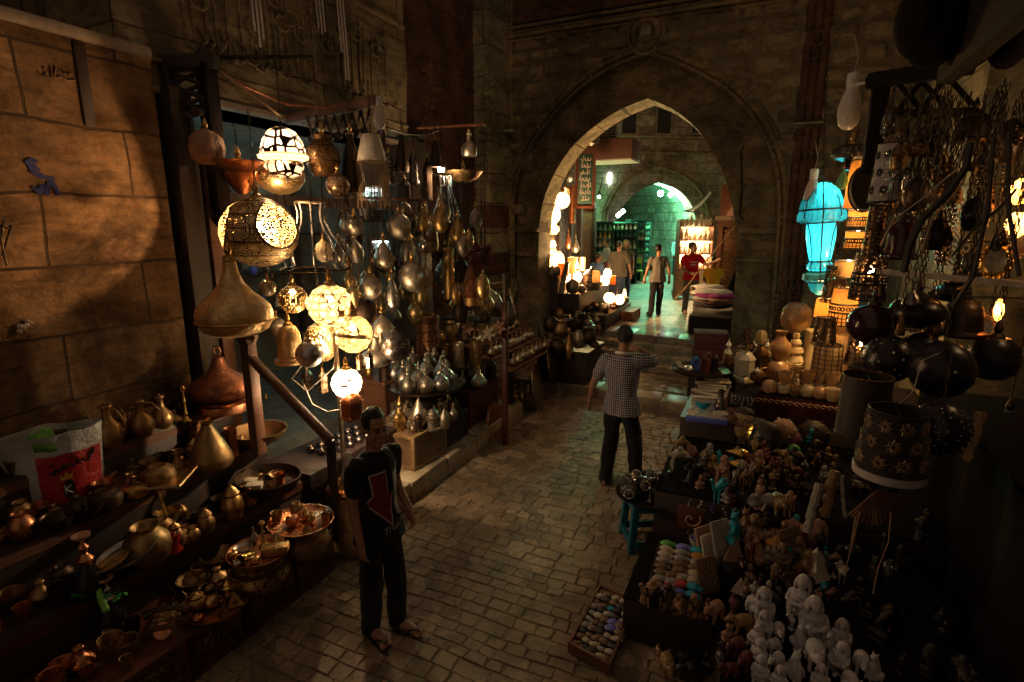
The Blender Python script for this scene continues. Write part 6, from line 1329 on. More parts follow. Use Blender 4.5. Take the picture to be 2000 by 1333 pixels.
AL = [('squash', 1552, 650, 56, 56, 'alabaster', 'largest round alabaster pot with pale stripes, on top of the stacks', 7.0), ('vase', 1521, 705, 42, 58, 'alabaster', 'flared alabaster vase at the top of the left stack', 6.7), ('squash', 1515, 745, 42, 40, 'alabaster', 'round brown alabaster pot under the flared vase', 6.65), ('beads', 1550, 712, 34, 60, 'alabaster_pale', 'double bulb pale alabaster vase in the second stack', 6.8), ('cyl', 1547, 742, 30, 34, 'alabaster_pale', 'pale alabaster cylinder under the double bulb vase', 6.7), ('cyl', 1578, 735, 26, 90, 'alabaster_pale', 'tall slim alabaster cylinder right of the stacks', 6.85), ('drum', 1640, 725, 30, 70, 'alabaster', 'tall alabaster cylinder between the two patterned shades', 6.8), ('squash', 1650, 660, 40, 40, 'alabaster', 'round alabaster pot below the blazing yellow shade', 6.9)]
for sh, u, vb, w_, h_, mt, lb, c_ in AL: stand(sh, lb, 'vase', u, vb, w_, h_, mt, c=c_, seg=24)
alp = [(1502, 768, 'far left'), (1530, 770, 'second'), (1552, 772, 'third'), (1576, 776, 'fourth'), (1600, 780, 'fifth'), (1624, 784, 'right end')]
for i, (u, v, n_) in enumerate(alp): Rg(('squash', 'squash', 'cup')[i % 3], 'small alabaster pot in the front row above the red cloth, '+n_, 'pot', u, v, 27, 24, ('alabaster', 'alabaster_pale')[i % 2], seg=16)
for i, (u, v, n_) in enumerate(((1530, 757, 'left'), (1575, 757, 'middle'), (1598, 758, 'right'), (1622, 762, 'far right'), (1553, 750, 'centre'))): 
    p = march(u, v+17, hR); good('cup', 'small alabaster cup stacked on the front row of pots, '+n_, 'cup', (p.x, p.y+.03, p.z+.14), .075, .13, 'alabaster', seg=16)
Rg('beads', 'little bulb vase standing in the middle of the small pots', 'vase', 1553, 772, 20, 40, 'alabaster_pale', seg=16, dz=.0)
t = thing('table_cloth', 'red patterned cloth hanging from the alabaster bench', 'tablecloth'); bm = B(); sheet(bm, -.15, 1.5, .52, 1.035, 40, 10, lambda x, z: (x, 6.325-.012*math.sin(x*22)*(1.04-z)*2-.01, z)); bmesh.ops.solidify(bm, geom=bm.faces[:], thickness=.006); mk('cloth', bm, 'cloth_maroon', t)
bm = B()
for k in range(26): x = -.1+.062*k; tube(bm, [(x+.025*math.cos(a), 6.29, .99+.018*math.sin(a)) for a in range(6)], .006, 4)
mk('trim', bm, 'clay', t)
def shade(lb, u, vb, w_, h_, c, mat, W=0, wb=None, trim='black_print', hang=None, rot=0, tilt=(0, 0), pat=None, bottom=None, seg=32, nm='lampshade', col=(1, .58, .2)):
    p = atc(u, vb, c); r = w_*c/FPX/2; h = h_*c/FPX; q = wb or .8
    t = thing(nm, lb, 'lampshade', tuple(p), (R(tilt[0]), R(tilt[1]), R(rot))); bm = B(); lathe(bm, [(r, 0), (r*q, h), (r*q*.97, h), (r*.97, .002)], seg); mk('lamp_shade', bm, mat, t)
    for z, rr_ in ((0, r), (h, r*q)):
        bm = B(); tube(bm, [(rr_*math.cos(a*.2618), rr_*math.sin(a*.2618), z) for a in range(24)], max(.004, r*.04), 5, closed=True); mk('rim', bm, trim, t)
    bm = B(); tube(bm, [(-r*q, 0, h*.98), (r*q, 0, h*.98)], .004, 4); tube(bm, [(0, -r*q, h*.98), (0, r*q, h*.98)], .004, 4); mk('spider', bm, 'iron', t)
    if bottom: bm = B(); lathe(bm, [(r*1.02, -h*.14), (r*1.04, 0), (r*1.0, .0)], seg); mk('band', bm, bottom, t)
    if pat:
        bm = B(); R_ = lambda z: r+(r*q-r)*z/h
        if pat == 'grid':
            for k in range(14): a = 2*math.pi*k/14; tube(bm, [(R_(z)*1.01*math.cos(a), R_(z)*1.01*math.sin(a), z) for z in (0, h)], r*.025, 4)
            for k in range(1, 8): z = h*k/8; tube(bm, [(R_(z)*1.01*math.cos(a*.2618), R_(z)*1.01*math.sin(a*.2618), z) for a in range(24)], r*.025, 4, closed=True)
        if pat in ('rings', 'band'):
            for k in range(10): 
                a0 = 2*math.pi*k/10
                for d_ in (-.13, .13): tube(bm, [(R_(h*.45)*1.02*math.cos(a0+d_+.12*math.cos(b_*.785)), R_(h*.45)*1.02*math.sin(a0+d_+.12*math.cos(b_*.785)), h*.45+r*.13*math.sin(b_*.785)) for b_ in range(8)], r*.05, 4, closed=True)
            for zz in (.34, .56):
                tube(bm, [(R_(h*zz)*1.01*math.cos(a*.2618), R_(h*zz)*1.01*math.sin(a*.2618), h*zz) for a in range(24)], r*.075, 4, closed=True)
            for k in range(22): a = 2*math.pi*k/22; tube(bm, [(R_(z)*1.01*math.cos(a), R_(z)*1.01*math.sin(a), z) for z in (0, h*.34)], r*.034, 4); 
            for zz in (.1, .2): tube(bm, [(R_(h*zz)*1.01*math.cos(a*.2618), R_(h*zz)*1.01*math.sin(a*.2618), h*zz) for a in range(24)], r*.036, 4, closed=True)
        if pat == 'flower':
            for k in range(9):
                for rowz in (.2, .5, .8):
                    a0 = 2*math.pi*(k+(.5 if rowz == .5 else 0))/9; zc = h*rowz
                    for pt_ in range(8):
                        b_ = pt_*math.pi/4; 
                        tube(bm, [(R_(zc)*1.012*math.cos(a0+s_*.24*math.cos(b_+w__)), R_(zc)*1.012*math.sin(a0+s_*.24*math.cos(b_+w__)), zc+r*.24*s_*math.sin(b_+w__)) for s_, w__ in ((.25, 0), (.65, .28), (1, 0), (.65, -.28), (.25, 0))], r*.026, 4)
        mk('pattern', bm, 'black_print' if pat != 'flower' or mat == 'dim_white' else 'scarab_brown', t)
    if W: bm = B(); ball(bm, (0, 0, h*.45+.075), .03); mk('bulb', bm, 'bulb_warm', t); lamp(t, (0, 0, h*.45), W, col, .04)
    return t
shade('blazing yellow drum shade with a ring band and dark grid, brightest on the right', 1644, 634, 52, 72, 6.2, 'parchment', 26, .8, pat='rings')
shade('dark fine-mesh shade overlapping the blazing yellow one', 1626, 590, 44, 70, 6.3, 'pierced_dark', 0, .78)
shade('glowing amber shade base under the dark mesh shade', 1610, 620, 38, 36, 6.5, 'parchment', 8, .9, col=(1, .6, .15))
shade('cream cylinder shade with a black square grid', 1611, 742, 54, 70, 6.0, 'parchment', 0, .9, pat='grid')
shade('brown shade with a fine dotted net above the grid shade', 1608, 672, 44, 52, 6.1, 'pierced_dark', 0, .78)
shade('honeycomb patterned tan shade left of the dark glass sphere', 1673, 712, 46, 62, 5.6, 'pierced_dark', 3, .8)
shade('tall black drum shade with square openings in front of the lit stack', 1692, 585, 62, 90, 5.0, 'pierced_dark', 3, .86, pat='band')
shade('crinkled shade glowing orange behind the dark disc', 1672, 408, 46, 90, 5.8, 'parchment', 20, .8)
shade('lit band-patterned shade in the stack, upper', 1674, 442, 36, 30, 5.9, 'parchment', 12, .95, pat='band')
shade('lit band-patterned shade in the stack, lower', 1672, 485, 44, 32, 5.9, 'parchment', 12, .95, pat='band')
shade('orange lit shade in the stack just above the amber base', 1655, 540, 52, 30, 6.2, 'parchment', 10, .9)
shade('white shade printed with black flower outlines hanging in the dark', 1737, 395, 74, 108, 4.4, 'dim_white', 0, .82, pat='flower')
shade('narrow dark mesh shade below the flower-outline shade', 1703, 500, 38, 95, 4.4, 'pierced_dark', 0, .8)
shade('large dark shade with pale daisies and a white lower band', 1738, 912, 122, 116, 3.3, 'cloth_dark', 0, .78, pat='flower', bottom='plaster')
shade('large tall dark drum shade with a beaded top rim', 1680, 848, 88, 118, 3.7, 'dark_brown', 0, .95, trim='engraved_copper')
p = atc(1690, 368, 4.8); t = thing('frame_drum', 'flat dark disc of a hand drum hung before the crinkled glowing shade', 'drum', tuple(p), (R(80), 0, R(10))); bm = B(); lathe(bm, [(0, -.03), (.19, -.03), (.2, 0), (.19, .03), (0, .03)], 32, Matrix.Diagonal((.62, 1, 1, 1))); mk('drum_body', bm, 'dark_brown', t); bm = B(); tube(bm, [(.124*math.cos(a*.2618), .2*math.sin(a*.2618), -.03) for a in range(24)], .008, 5, closed=True); mk('rim', bm, 'wood_red', t)
p = atc(1603, 465, 6.4); k_ = 6.4/FPX
t = thing('cyan_lamp', 'glowing cyan ribbed glass lamp with an iron cage, beside the gate column', 'lamp', tuple(p), (R(0), R(-4), 0))
def ribbed(name, pr, mat, lob=14):
    bm = B(); lathe(bm, [(a*k_, b_*k_) for a, b_ in pr], 56, lobes=lob, amp=.06); return mk(name, bm, mat, t)
ribbed('upper_dome', [(2, 105), (14, 102), (28, 90), (36, 70), (40, 55)], 'cyan_glass'); ribbed('ribbed_collar', [(36, 55), (43, 46), (43, 34), (32, 28)], 'cyan_glass', 18)
ribbed('glass_body', [(26, 28), (26, 0), (22, -25), (18, -45)], 'cyan_glass', 6); ribbed('lower_bead', [(18, -45), (23, -52), (23, -60), (18, -64)], 'cyan_glass', 10); ribbed('lower_collar', [(18, -64), (30, -70), (31, -80), (22, -86)], 'cyan_glass', 18); ribbed('tip', [(21, -86), (14, -104), (3, -112), (0, -113)], 'cyan_glass')
bm = B()
for z, r_ in ((54, 41), (29, 34), (-45, 20), (-65, 20), (-86, 23)): tube(bm, [(r_*k_*math.cos(a*.2618), r_*k_*math.sin(a*.2618), z*k_) for a in range(24)], .01, 5, closed=True)
for k in range(8):
    a = k*.785; tube(bm, [(r_*k_*math.cos(a), r_*k_*math.sin(a), z*k_) for r_, z in ((12, 104), (37, 72), (44, 42), (34, 29), (27, 5), (23, -25), (20, -45), (25, -56), (20, -65), (32, -76), (23, -86))], .0075, 4)
mk('cage', bm, 'iron', t)
for z, W in ((80, 2.6), (5, .5), (-32, 1.6)): 
    bm = B(); ball(bm, (0, 0, z*k_+.07), .03); mk('bulb', bm, 'bulb_cyan', t); lamp(t, (0, 0, z*k_), W, (.12, .95, .9), .03)
bm = B(); chain(bm, 0, 0, 105*k_, 1.9); mk('chain', bm, 'iron', t)
p = atc(1702, 294, 6.0); good('bowl', 'small glowing cyan glass top high beside the black bracket', 'lamp', (p.x, p.y, p.z-.05), .12, .12, 'cyan_glass', tilt=(180, 0), W=7, col=(.12, .95, .85), bulb='bulb_cyan')
for i, (u, v, w_, h_, lb) in enumerate(((1664, 300, 70, 32, 'dull ribbed glass lamp bowl above the cyan lamp'), (1668, 325, 40, 20, 'dark red ribbed glass ring under the dull glass bowl'), (1646, 350, 22, 40, 'small pale glass drop beside the cyan lamp'))):
    H(('squash', 'squash', 'drop')[i], lb, 'lamp', u, v, w_, h_, 5.8, ('smoke_glass', 'plum_glass', 'green_glass')[i], 4.2, lobes=14, amp=.08, seg=56)
H('globe', 'big dark plum glass sphere in front of the honeycomb shade', 'ornament', 1704, 634, 92, 78, 4.2, 'plum_glass', 3.4, seg=32, cap='dark_metal')
def mosaic(lb, u, v, w_, c, mat='dark_glass', n=60, pm='silver_foil', sz=.013):
    p = atc(u, v, c); r = w_*c/FPX/2; t = thing('mosaic_globe', lb, 'lantern', (p.x, p.y, p.z-r)); bm = B(); lathe(bm, prof('globe', r, 2*r), 32); mk('lamp_shade', bm, mat, t); bm = B()
    for k in range(n):
        z = 1-2*(k+.5)/n; a = 2.39996*k+random.uniform(-.2, .2); q = math.sqrt(max(0, 1-z*z)); d_ = Vector((q*math.cos(a), q*math.sin(a), z*.98)); m_ = Matrix.Translation(Vector((0, 0, r))+d_*r*1.0) @ Vector((0, 0, 1)).rotation_difference(d_).to_matrix().to_4x4() @ RZ(random.uniform(0, 360)); box(bm, (0, 0, 0), (sz*random.uniform(.7, 1.5), sz*random.uniform(.7, 1.3), .006), m_)
    mk('mirror_tiles', bm, pm, t); bm = B(); chain(bm, 0, 0, 2*r, 2*r+.3); mk('chain', bm, 'iron', t); return t
mosaic('dark blue mosaic globe with sparse white flecks, upper left of three', 1735, 702, 92, 3.9, n=60)
mosaic('black glass globe just right of the flecked mosaic globe', 1795, 690, 80, 4.0, n=10)
mosaic('largest black globe nearest the hanging white cord', 1838, 722, 112, 3.6, n=6)
mosaic('mosaic globe sparkling with many tiny white dots, lowest of the dark globes', 1835, 838, 106, 3.3, n=150, sz=.009)
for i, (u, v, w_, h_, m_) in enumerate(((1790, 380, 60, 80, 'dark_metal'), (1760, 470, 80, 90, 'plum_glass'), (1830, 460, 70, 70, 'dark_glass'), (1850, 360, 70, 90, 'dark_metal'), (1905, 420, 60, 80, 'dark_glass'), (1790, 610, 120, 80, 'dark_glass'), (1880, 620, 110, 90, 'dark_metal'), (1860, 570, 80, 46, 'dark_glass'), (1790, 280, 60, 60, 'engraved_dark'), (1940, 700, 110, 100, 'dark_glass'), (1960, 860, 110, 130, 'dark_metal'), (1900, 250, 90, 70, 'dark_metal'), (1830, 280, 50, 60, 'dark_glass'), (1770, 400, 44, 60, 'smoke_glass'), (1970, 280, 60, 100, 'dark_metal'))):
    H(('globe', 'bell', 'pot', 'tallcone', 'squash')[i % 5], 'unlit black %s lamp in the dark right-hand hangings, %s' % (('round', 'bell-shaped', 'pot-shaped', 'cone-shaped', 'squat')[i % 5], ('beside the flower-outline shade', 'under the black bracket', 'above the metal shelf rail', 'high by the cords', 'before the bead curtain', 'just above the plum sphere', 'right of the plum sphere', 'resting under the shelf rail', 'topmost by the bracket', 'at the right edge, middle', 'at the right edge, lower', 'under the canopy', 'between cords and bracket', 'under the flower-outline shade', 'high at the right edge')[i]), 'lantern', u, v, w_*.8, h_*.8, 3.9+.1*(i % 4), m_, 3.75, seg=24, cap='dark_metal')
t = thing('wooden_bracket', 'black wooden bracket with crossed lattice on the right, holding the largest bulb', 'bracket'); c_ = 4.6
def bar(bm, a, b_, r): tube(bm, [a, b_], r, 6)
bm = B(); bar(bm, atc(1698, 160, c_), atc(1900, 128, 4.0), .07); mk('arm', bm, 'black_timber', t)
bm = B(); q = atc(1722, 160, c_); box(bm, (q.x, q.y, q.z-.3), (.13, .13, .75), bev=.015); ball(bm, (q.x, q.y, q.z-.68), .075); mk('drop_post', bm, 'black_timber', t)
bm = B()
for a, b_ in (((1755, 165), (1800, 215)), ((1800, 160), (1755, 215)), ((1800, 160), (1850, 212)), ((1850, 150), (1800, 215)), ((1850, 150), (1900, 205)), ((1740, 222), (1900, 215))): bar(bm, atc(*a, 4.4), atc(*b_, 4.35), .022)
for k in range(6): ball(bm, atc(1765+26*k, 222, 4.4), .04, seg=8, rings=6)
mk('lattice', bm, 'black_timber', t)
bm = B(); bar(bm, atc(1655, 168, 5.0), atc(1712, 158, 4.7), .012); mk('bulb_arm', bm, 'plastic_white', t)
t = thing('canopy', 'black timber canopy roofing the stall at the upper right corner', 'canopy'); bm = B(); box(bm, (2.1, 3.6, 4.25), (2.2, 3.2, .3), bev=.02); mk('roof', bm, 'black_timber', t); bm = B()
for k in range(5): box(bm, (2.0, 2.3+.65*k, 4.04), (2.0, .08, .1))
mk('rafter', bm, 'black_timber', t); bm = B(); box(bm, (1.05, 3.6, 4.05), (.12, 3.3, .4), bev=.02); mk('fascia', bm, 'black_timber', t)
t = thing('hanging_cloths', 'bundle of black cloths and bags hanging from the upper right canopy', 'cloth'); bm = B()
for k in range(9): ball(bm, atc(1800+25*k, 40+20*math.sin(k*2), 3.6), .16, sz=1.5, sx=random.uniform(.7, 1.2))
mk('cloth', bm, 'shade_black_cloth', t)
for lb, pts, r_, mt in (('thick dark hose curving down in front of the right-hand hangings', [(1895, 280, 3.0), (1885, 330, 3.0), (1850, 380, 3.0), (1800, 430, 3.0), (1775, 480, 3.0), (1765, 530, 3.1)], .02, 'cord'), ('thin cord curving above the thick hose', [(1888, 270, 3.1), (1870, 330, 3.1), (1800, 390, 3.2), (1745, 430, 3.3), (1720, 480, 3.4)], .005, 'pale_cord'), ('thin brown cord beside the thick hose', [(1905, 280, 3.1), (1880, 360, 3.1), (1820, 430, 3.1), (1800, 490, 3.1)], .006, 'rope'),
  ('strap hanging at the right edge, first', [(1940, 270, 3.0), (1930, 400, 3.0), (1900, 540, 3.0), (1860, 600, 3.1)], .012, 'cord'), ('strap hanging at the right edge, second', [(1970, 260, 3.0), (1968, 400, 3.0), (1990, 540, 3.0)], .012, 'cord'), ('black cable looping across the ornate mirror', [(1860, 500, 3.2), (1900, 450, 3.2), (1960, 400, 3.2), (1985, 370, 3.2)], .008, 'cord'),
  ('white cord hanging over the largest black globe', [(1835, 690, 3.35), (1800, 705, 3.3), (1788, 750, 3.25), (1780, 770, 3.2), (1755, 790, 3.2)], .0035, 'pale_cord'), ('orange string of beads hanging in the dark on the right', [(1740, 1000, 2.9), (1735, 1060, 2.9), (1715, 1110, 2.9), (1705, 1160, 2.9)], .003, 'clay'), ('second string of beads beside the carved sticks', [(1680, 1000, 3.2), (1665, 1060, 3.2), (1650, 1120, 3.2)], .003, 'clay')):
    swag(lb, [atc(*q) for q in pts], r_, mt, 'cord', 'cord')
t = thing('shelf_rail', 'grey metal shelf rail crossing the right-hand hangings', 'shelf rail'); bm = B(); box(bm, (0, 0, 0), (1, 1, 1), Matrix.Translation((atc(1715, 530, 4.2)+atc(2000, 556, 3.6))/2) @ Vector((1, 0, 0)).rotation_difference((atc(2000, 556, 3.6)-atc(1715, 530, 4.2)).normalized()).to_matrix().to_4x4() @ Matrix.Diagonal(((atc(2000, 556, 3.6)-atc(1715, 530, 4.2)).length, .05, .04, 1))); mk('rail', bm, 'silvered', t)
t = thing('souvenir_shop', 'warm lit back wall of the right-hand shop behind the hangings', 'shop'); bm = B(); box(bm, (2.45, 4.9, 2.2), (.1, 3.6, 3.6)); mk('wall', bm, 'back_stone', t); bm = B()
for z in (1.2, 1.7, 2.2, 2.7): box(bm, (2.28, 4.9, z), (.25, 3.4, .03))
mk('shelf', bm, 'wood_post', t)
lamp(t, (2.0, 4.7, 3.2), 7, (1, .62, .28), .05)
def mirror(lb, u, v, w_, h_, c, mt='gold'):
    p = atc(u, v, c); r = w_*c/FPX/2; h = h_*c/FPX/2; t = thing('ornate_mirror', lb, 'mirror', tuple(p), (0, 0, R(-30))); bm = B(); lathe(bm, [(0, 0), (1, 0), (1, -.02), (0, -.02)], 24, RX(90) @ Matrix.Diagonal((r*.6, h*.6, 1, 1))); mk('glass', bm, 'nickel', t)
    bm = B(); tube(bm, [(r*.72*math.cos(a*.2618), 0, h*.72*math.sin(a*.2618)) for a in range(24)], r*.16, 6, closed=True)
    for k in range(16): a = k*.3927; ball(bm, (r*.9*math.cos(a), -.01, h*.9*math.sin(a)), r*.16, seg=8, rings=6)
    mk('frame', bm, mt, t)
mirror('ornate gold framed oval mirror near the right edge', 1945, 510, 56, 78, 4.3); mirror('small gold framed mirror above the oval one', 1915, 420, 36, 60, 4.5); mirror('gold framed mirror partly cut by the right edge', 1990, 470, 40, 80, 4.3, 'matt_gold'); mirror('pale oval plaque below the shelf rail', 1780, 636, 40, 24, 4.6, 'pewter'); mirror('small gold mirror behind the black globes', 1925, 640, 40, 50, 4.4, 'matt_gold')
for i, (u, v, w_, h_, W, lb) in enumerate(((1993, 375, 34, 50, 3, 'orange lit lamp cut by the right edge, upper'), (1951, 606, 16, 44, 2.5, 'flame-coloured oval lamp near the right edge'), (1985, 440, 36, 50, 2.5, 'cream lit lamp cut by the right edge, lower'))): H('globe', lb, 'lantern', u, v, w_, h_, 4.1, ('amber_glass', 'amber_glass', 'parchment')[i], 3.6, W=W, col=(1, .6, .25))
t = thing('bead_curtain', 'curtain of blue-white crystal beads in the right-hand shop', 'curtain'); bm = B()
for k in range(14):
    p = atc(1848+4.4*k, 385, 4.2)
    for q in range(12): ball(bm, (p.x, p.y, p.z-.045*q-.01*(k % 3)), .012, seg=6, rings=4)
mk('beads', bm, 'silver_foil', t); t['kind'] = 'thing'
def sou(name, builder):
    t = thing(name, 'x', name.replace('_', ' ')); builder(t); return t
def p_scarab(t):
    bm = B(); ball(bm, (0, 0, .25), .5, sx=1.0, sy=.68, sz=.5); ball(bm, (.46, 0, .2), .22, sy=1.3, sz=.8, seg=10, rings=6)
    for v_ in bm.verts:
        if abs(v_.co.y) < .03 and v_.co.z > .3: v_.co.z -= .05
    return bm
def scarab(label, p, s, mat, rz, group, tilt=0):
    me = SC.get(mat)
    if not me:
        o = mk('scarab', p_scarab(None), mat, None); SC[mat] = o.data; bpy.data.objects.remove(o)
    o = bpy.data.objects.new('scarab', SC[mat]); COL.objects.link(o); o.location = p; o.scale = (s, s, s); o.rotation_euler = (R(tilt), 0, R(rz)); return tag(o, label, 'scarab', group)
SC = {}
ax = Vector((-1.12, 3.12, .0)); ux, uy = Vector((.40, -.06, 0)), Vector((.10, .90, 0))
a00, a10, a01 = atz(1112, 1258, .07), atz(1190, 1300, .07), atz(1172, 1145, .07)
ux, uy = a10-a00, a01-a00
t = thing('scarab_tray', 'flat wooden tray of stone scarabs lying on the paving', 'tray'); bm = B()
cc = (a00+(ux+uy)/2); 
mT = Matrix(((ux.x, uy.x, 0, a00.x), (ux.y, uy.y, 0, a00.y), (0, 0, 1, 0), (0, 0, 0, 1)))
box(bm, (.5, .5, .03), (1, 1, .02), mT); mk('tray_bottom', bm, 'dark_brown', t)
for x, y, sx_, sy_ in ((.5, 0, 1.06, .03), (.5, 1, 1.06, .03), (0, .5, .05, 1), (1, .5, .05, 1)): bm = B(); box(bm, (x, y, .05), (sx_, sy_, .07), mT); mk('tray_side', bm, 'wood_post', t)
bc = {'grey': 'scarab_grey', 'brown': 'scarab_brown', 'black': 'scarab_black', 'bone': 'bone'}
for i in range(5):
    for j in range(10):
        nm_ = random.choice(list(bc)); q = mT @ Vector((.11+.195*i+random.uniform(-.02, .02), .06+.098*j+random.uniform(-.012, .012), .045))
        if (i, j) in ((3, 4), (3, 5)): scarab('lilac glazed scarab in the flat tray, '+('nearer' if j == 4 else 'farther')+' of two', q, .088, 'glaze_lilac', 20, 'scarabs in the flat tray')
        elif (i, j) == (2, 7): scarab('turquoise scarab in the flat tray', q, .07, 'glaze_turq', 20, 'scarabs in the flat tray')
        else: scarab(nm_+' stone scarab in the flat tray on the paving', q, random.uniform(.062, .084), bc[nm_], random.uniform(-15, 45), 'scarabs in the flat tray: '+nm_)
b00, b10, b01 = atz(1268, 1165, .36), atz(1362, 1190, .36), atz(1292, 1068, .36)
ux, uy = b10-b00, b01-b00
mT = Matrix(((ux.x, uy.x, 0, b00.x), (ux.y, uy.y, 0, b00.y), (0, 0, 1, .36), (0, 0, 0, 1)))
t = thing('scarab_tray', 'raised tray of glazed and stone scarabs in rows near the blue stool', 'tray'); bm = B(); box(bm, (.5, .5, .0), (1.1, 1.06, .02), mT); mk('tray_bottom', bm, 'dark_brown', t)
for x, y, sx_, sy_ in ((.5, -.03, 1.1, .03), (-.05, .5, .04, 1), (1.05, .5, .04, 1)): bm = B(); box(bm, (x, y, .02), (sx_, sy_, .06), mT); mk('tray_side', bm, 'wood_dark', t)
for j in range(8):
    n = 3 if j > 2 else 4
    for i in range(n):
        q = mT @ Vector((.14+.72*i/(n-1)+random.uniform(-.02, .02), .12+.122*j, .02)); z = ('left', 'middle', 'right')[min(2, i*3//n)]
        if j == 7: mtn, lb = (('glaze_green', 'green'), ('glaze_lilac', 'lilac'), ('glaze_turq', 'turquoise'))[i]; lb = lb+' glazed scarab in the back row of the raised tray'
        elif j == 6 and i == 2: mtn, lb = 'glaze_amber', 'amber scarab behind the stone rows of the raised tray'
        elif j == 0: mtn, lb = (('glaze_pink', 'pink'), ('glaze_green', 'green'), ('glaze_blue', 'blue'), ('glaze_turq', 'turquoise'))[i]; lb = lb+' glazed scarab in the front row of the raised tray'
        elif j == 1 and i > 1: mtn, lb = (('glaze_red', 'red'), ('glaze_turq', 'turquoise'))[i-2]; lb = lb+' glazed scarab in the second row of the raised tray'
        else: mtn, lb = random.choice((('scarab_grey', 'grey'), ('scarab_grey', 'grey'), ('scarab_brown', 'brown'), ('bone', 'bone'))); lb = lb+' stone scarab in the rows of the raised tray'
        scarab(lb, q, .105 if j else .085, mtn, random.uniform(-10, 25), 'scarabs in the raised tray')
for k in range(26):
    q = mT @ Vector((random.uniform(.02, .5), random.uniform(.0, .26), .03+.015*random.random())); mtn, lb = random.choice((('glaze_pink', 'pink'), ('glaze_red', 'red'), ('scarab_grey', 'grey'), ('glaze_blue', 'blue'))); scarab('tiny '+lb+' bead scarab heaped at the front of the raised tray', q, .045, mtn, random.uniform(0, 360), 'tiny bead scarabs in the raised tray: '+lb)
def statuette(label, p, h, mat, rz, group=None, var=0, cat='statuette'):
    key = (mat, var)
    if key in STAT: return dup(STAT[key], tuple(p), (0, 0, R(rz)), label, group, h)
    t = thing('statuette', label, cat, tuple(p), (0, 0, R(rz)), group); t.scale = (h, h, h); STAT[key] = t
    bm = B()
    fig = B(); hr = B(); X = Matrix.Diagonal
    if var == 0:
        lathe(fig, [(0, 0), (.30, 0), (.31, .06), (.26, .28), (.24, .42), (.25, .5), (.1, .58), (.07, .66), (0, .67)], 14, X((1, .8, 1, 1)))
        for s_ in (-1, 1): tube(fig, [(.1*s_, -.05, .1), (.15*s_, -.30, .40), (.13*s_, -.30, .05), (.13*s_, -.38, .03)], [.12, .085, .065, .05], 8); tube(fig, [(.22*s_, 0, .50), (.25*s_, -.14, .32), (.10*s_, -.33, .36), (-.05*s_, -.34, .38)], [.07, .06, .05, .045], 7)
        ball(fig, (0, -.05, .76), .115, sz=1.2, sy=1.05); tube(fig, [(0, -.165, .80), (0, -.19, .75)], [.015, .026], 6); ball(fig, (0, -.15, .69), .035, sx=1.2, sz=.6)
        ball(hr, (0, .0, .80), .145, sy=1.05)
        for k in range(11): a = R(-20+22*k); tube(hr, [(.13*math.cos(a), .01+.13*math.sin(a), .80), (.165*math.cos(a), .02+.15*math.sin(a), .66), (.15*math.cos(a), .02+.14*math.sin(a), .52)], [.04, .042, .03], 6)
    elif var == 1:
        tube(fig, [(0, .32, .2), (0, .14, .38), (0, -.08, .42), (0, -.24, .40), (0, -.36, .5)], [.13, .22, .2, .15, .09], 12); tube(fig, [(0, .36, .3), (.06, .44, .2), (.12, .36, .08)], [.05, .04, .02], 6)
        for s_ in (-1, 1): tube(fig, [(.12*s_, .2, .32), (.16*s_, .1, .2), (.15*s_, .24, .1), (.15*s_, .12, .02)], [.11, .09, .06, .055], 7); tube(fig, [(.11*s_, -.18, .36), (.12*s_, -.22, .16), (.12*s_, -.28, .02)], [.08, .055, .05], 7)
        ball(fig, (0, -.42, .54), .12, sy=1.15); ball(fig, (0, -.55, .50), .065, sy=1.3)
        for s_ in (-1, 1): tube(hr, [(.07*s_, -.38, .62), (.11*s_, -.35, .76)], [.05, .012], 6)
    elif var == 2:
        lathe(fig, [(0, 0), (.22, 0), (.25, .1), (.2, .32), (.13, .55), (.085, .68), (0, .7)], 12, X((.9, 1.25, 1, 1)))
        for s_ in (-1, 1): tube(fig, [(.07*s_, -.14, .5), (.075*s_, -.24, .25), (.08*s_, -.25, .03), (.08*s_, -.33, .02)], [.06, .045, .04, .035], 6); ball(fig, (.17*s_, .05, .14), .13, sy=1.5)
        tube(fig, [(0, .26, .05), (.2, .2, .05), (.3, -.05, .04)], [.045, .04, .025], 6); ball(fig, (0, -.08, .77), .115, sy=1.1); ball(fig, (0, -.19, .74), .05)
        for s_ in (-1, 1): tube(hr, [(.07*s_, -.05, .85), (.095*s_, -.03, 1.0)], [.045, .006], 5)
    elif var == 3:
        box(fig, (0, 0, .04), (.3, .26, .08)); lathe(fig, [(.09, .08), (.11, .3), (.13, .5), (.18, .66), (.08, .72), (.055, .76)], 12, X((1, .7, 1, 1))); ball(fig, (0, -.03, .83), .07, sz=1.2); tube(fig, [(0, -.10, .84), (0, -.12, .81)], [.01, .018], 5)
        for s_ in (-1, 1): tube(fig, [(.16*s_, 0, .64), (.16*s_, -.06, .5), (-.02*s_, -.13, .58)], [.045, .04, .03], 6)
        lathe(hr, [(.15, .66), (.13, .86), (.07, 1), (0, 1.01)], 10, T(0, .03, 0))
    elif var == 4:
        box(fig, (0, 0, .06), (.4, .3, .12)); lathe(fig, [(.12, .12), (.26, .25), (.27, .32), (.1, .42), (.075, .54), (0, .55)], 12, X((1, .65, 1, 1))); ball(fig, (0, -.03, .64), .11, sz=1.3); tube(fig, [(0, -.14, .68), (0, -.17, .62)], [.014, .026], 6); ball(fig, (0, -.12, .56), .035)
        lathe(hr, [(.115, .66), (.19, .95), (.17, 1.0), (0, 1.0)], 12, T(0, .06, 0) @ RX(-14))
    else:
        tube(fig, [(0, .32, .5), (0, .12, .58), (0, -.15, .56), (0, -.3, .55)], [.08, .15, .14, .09], 9); ball(fig, (0, .02, .74), .11, sz=1.2)
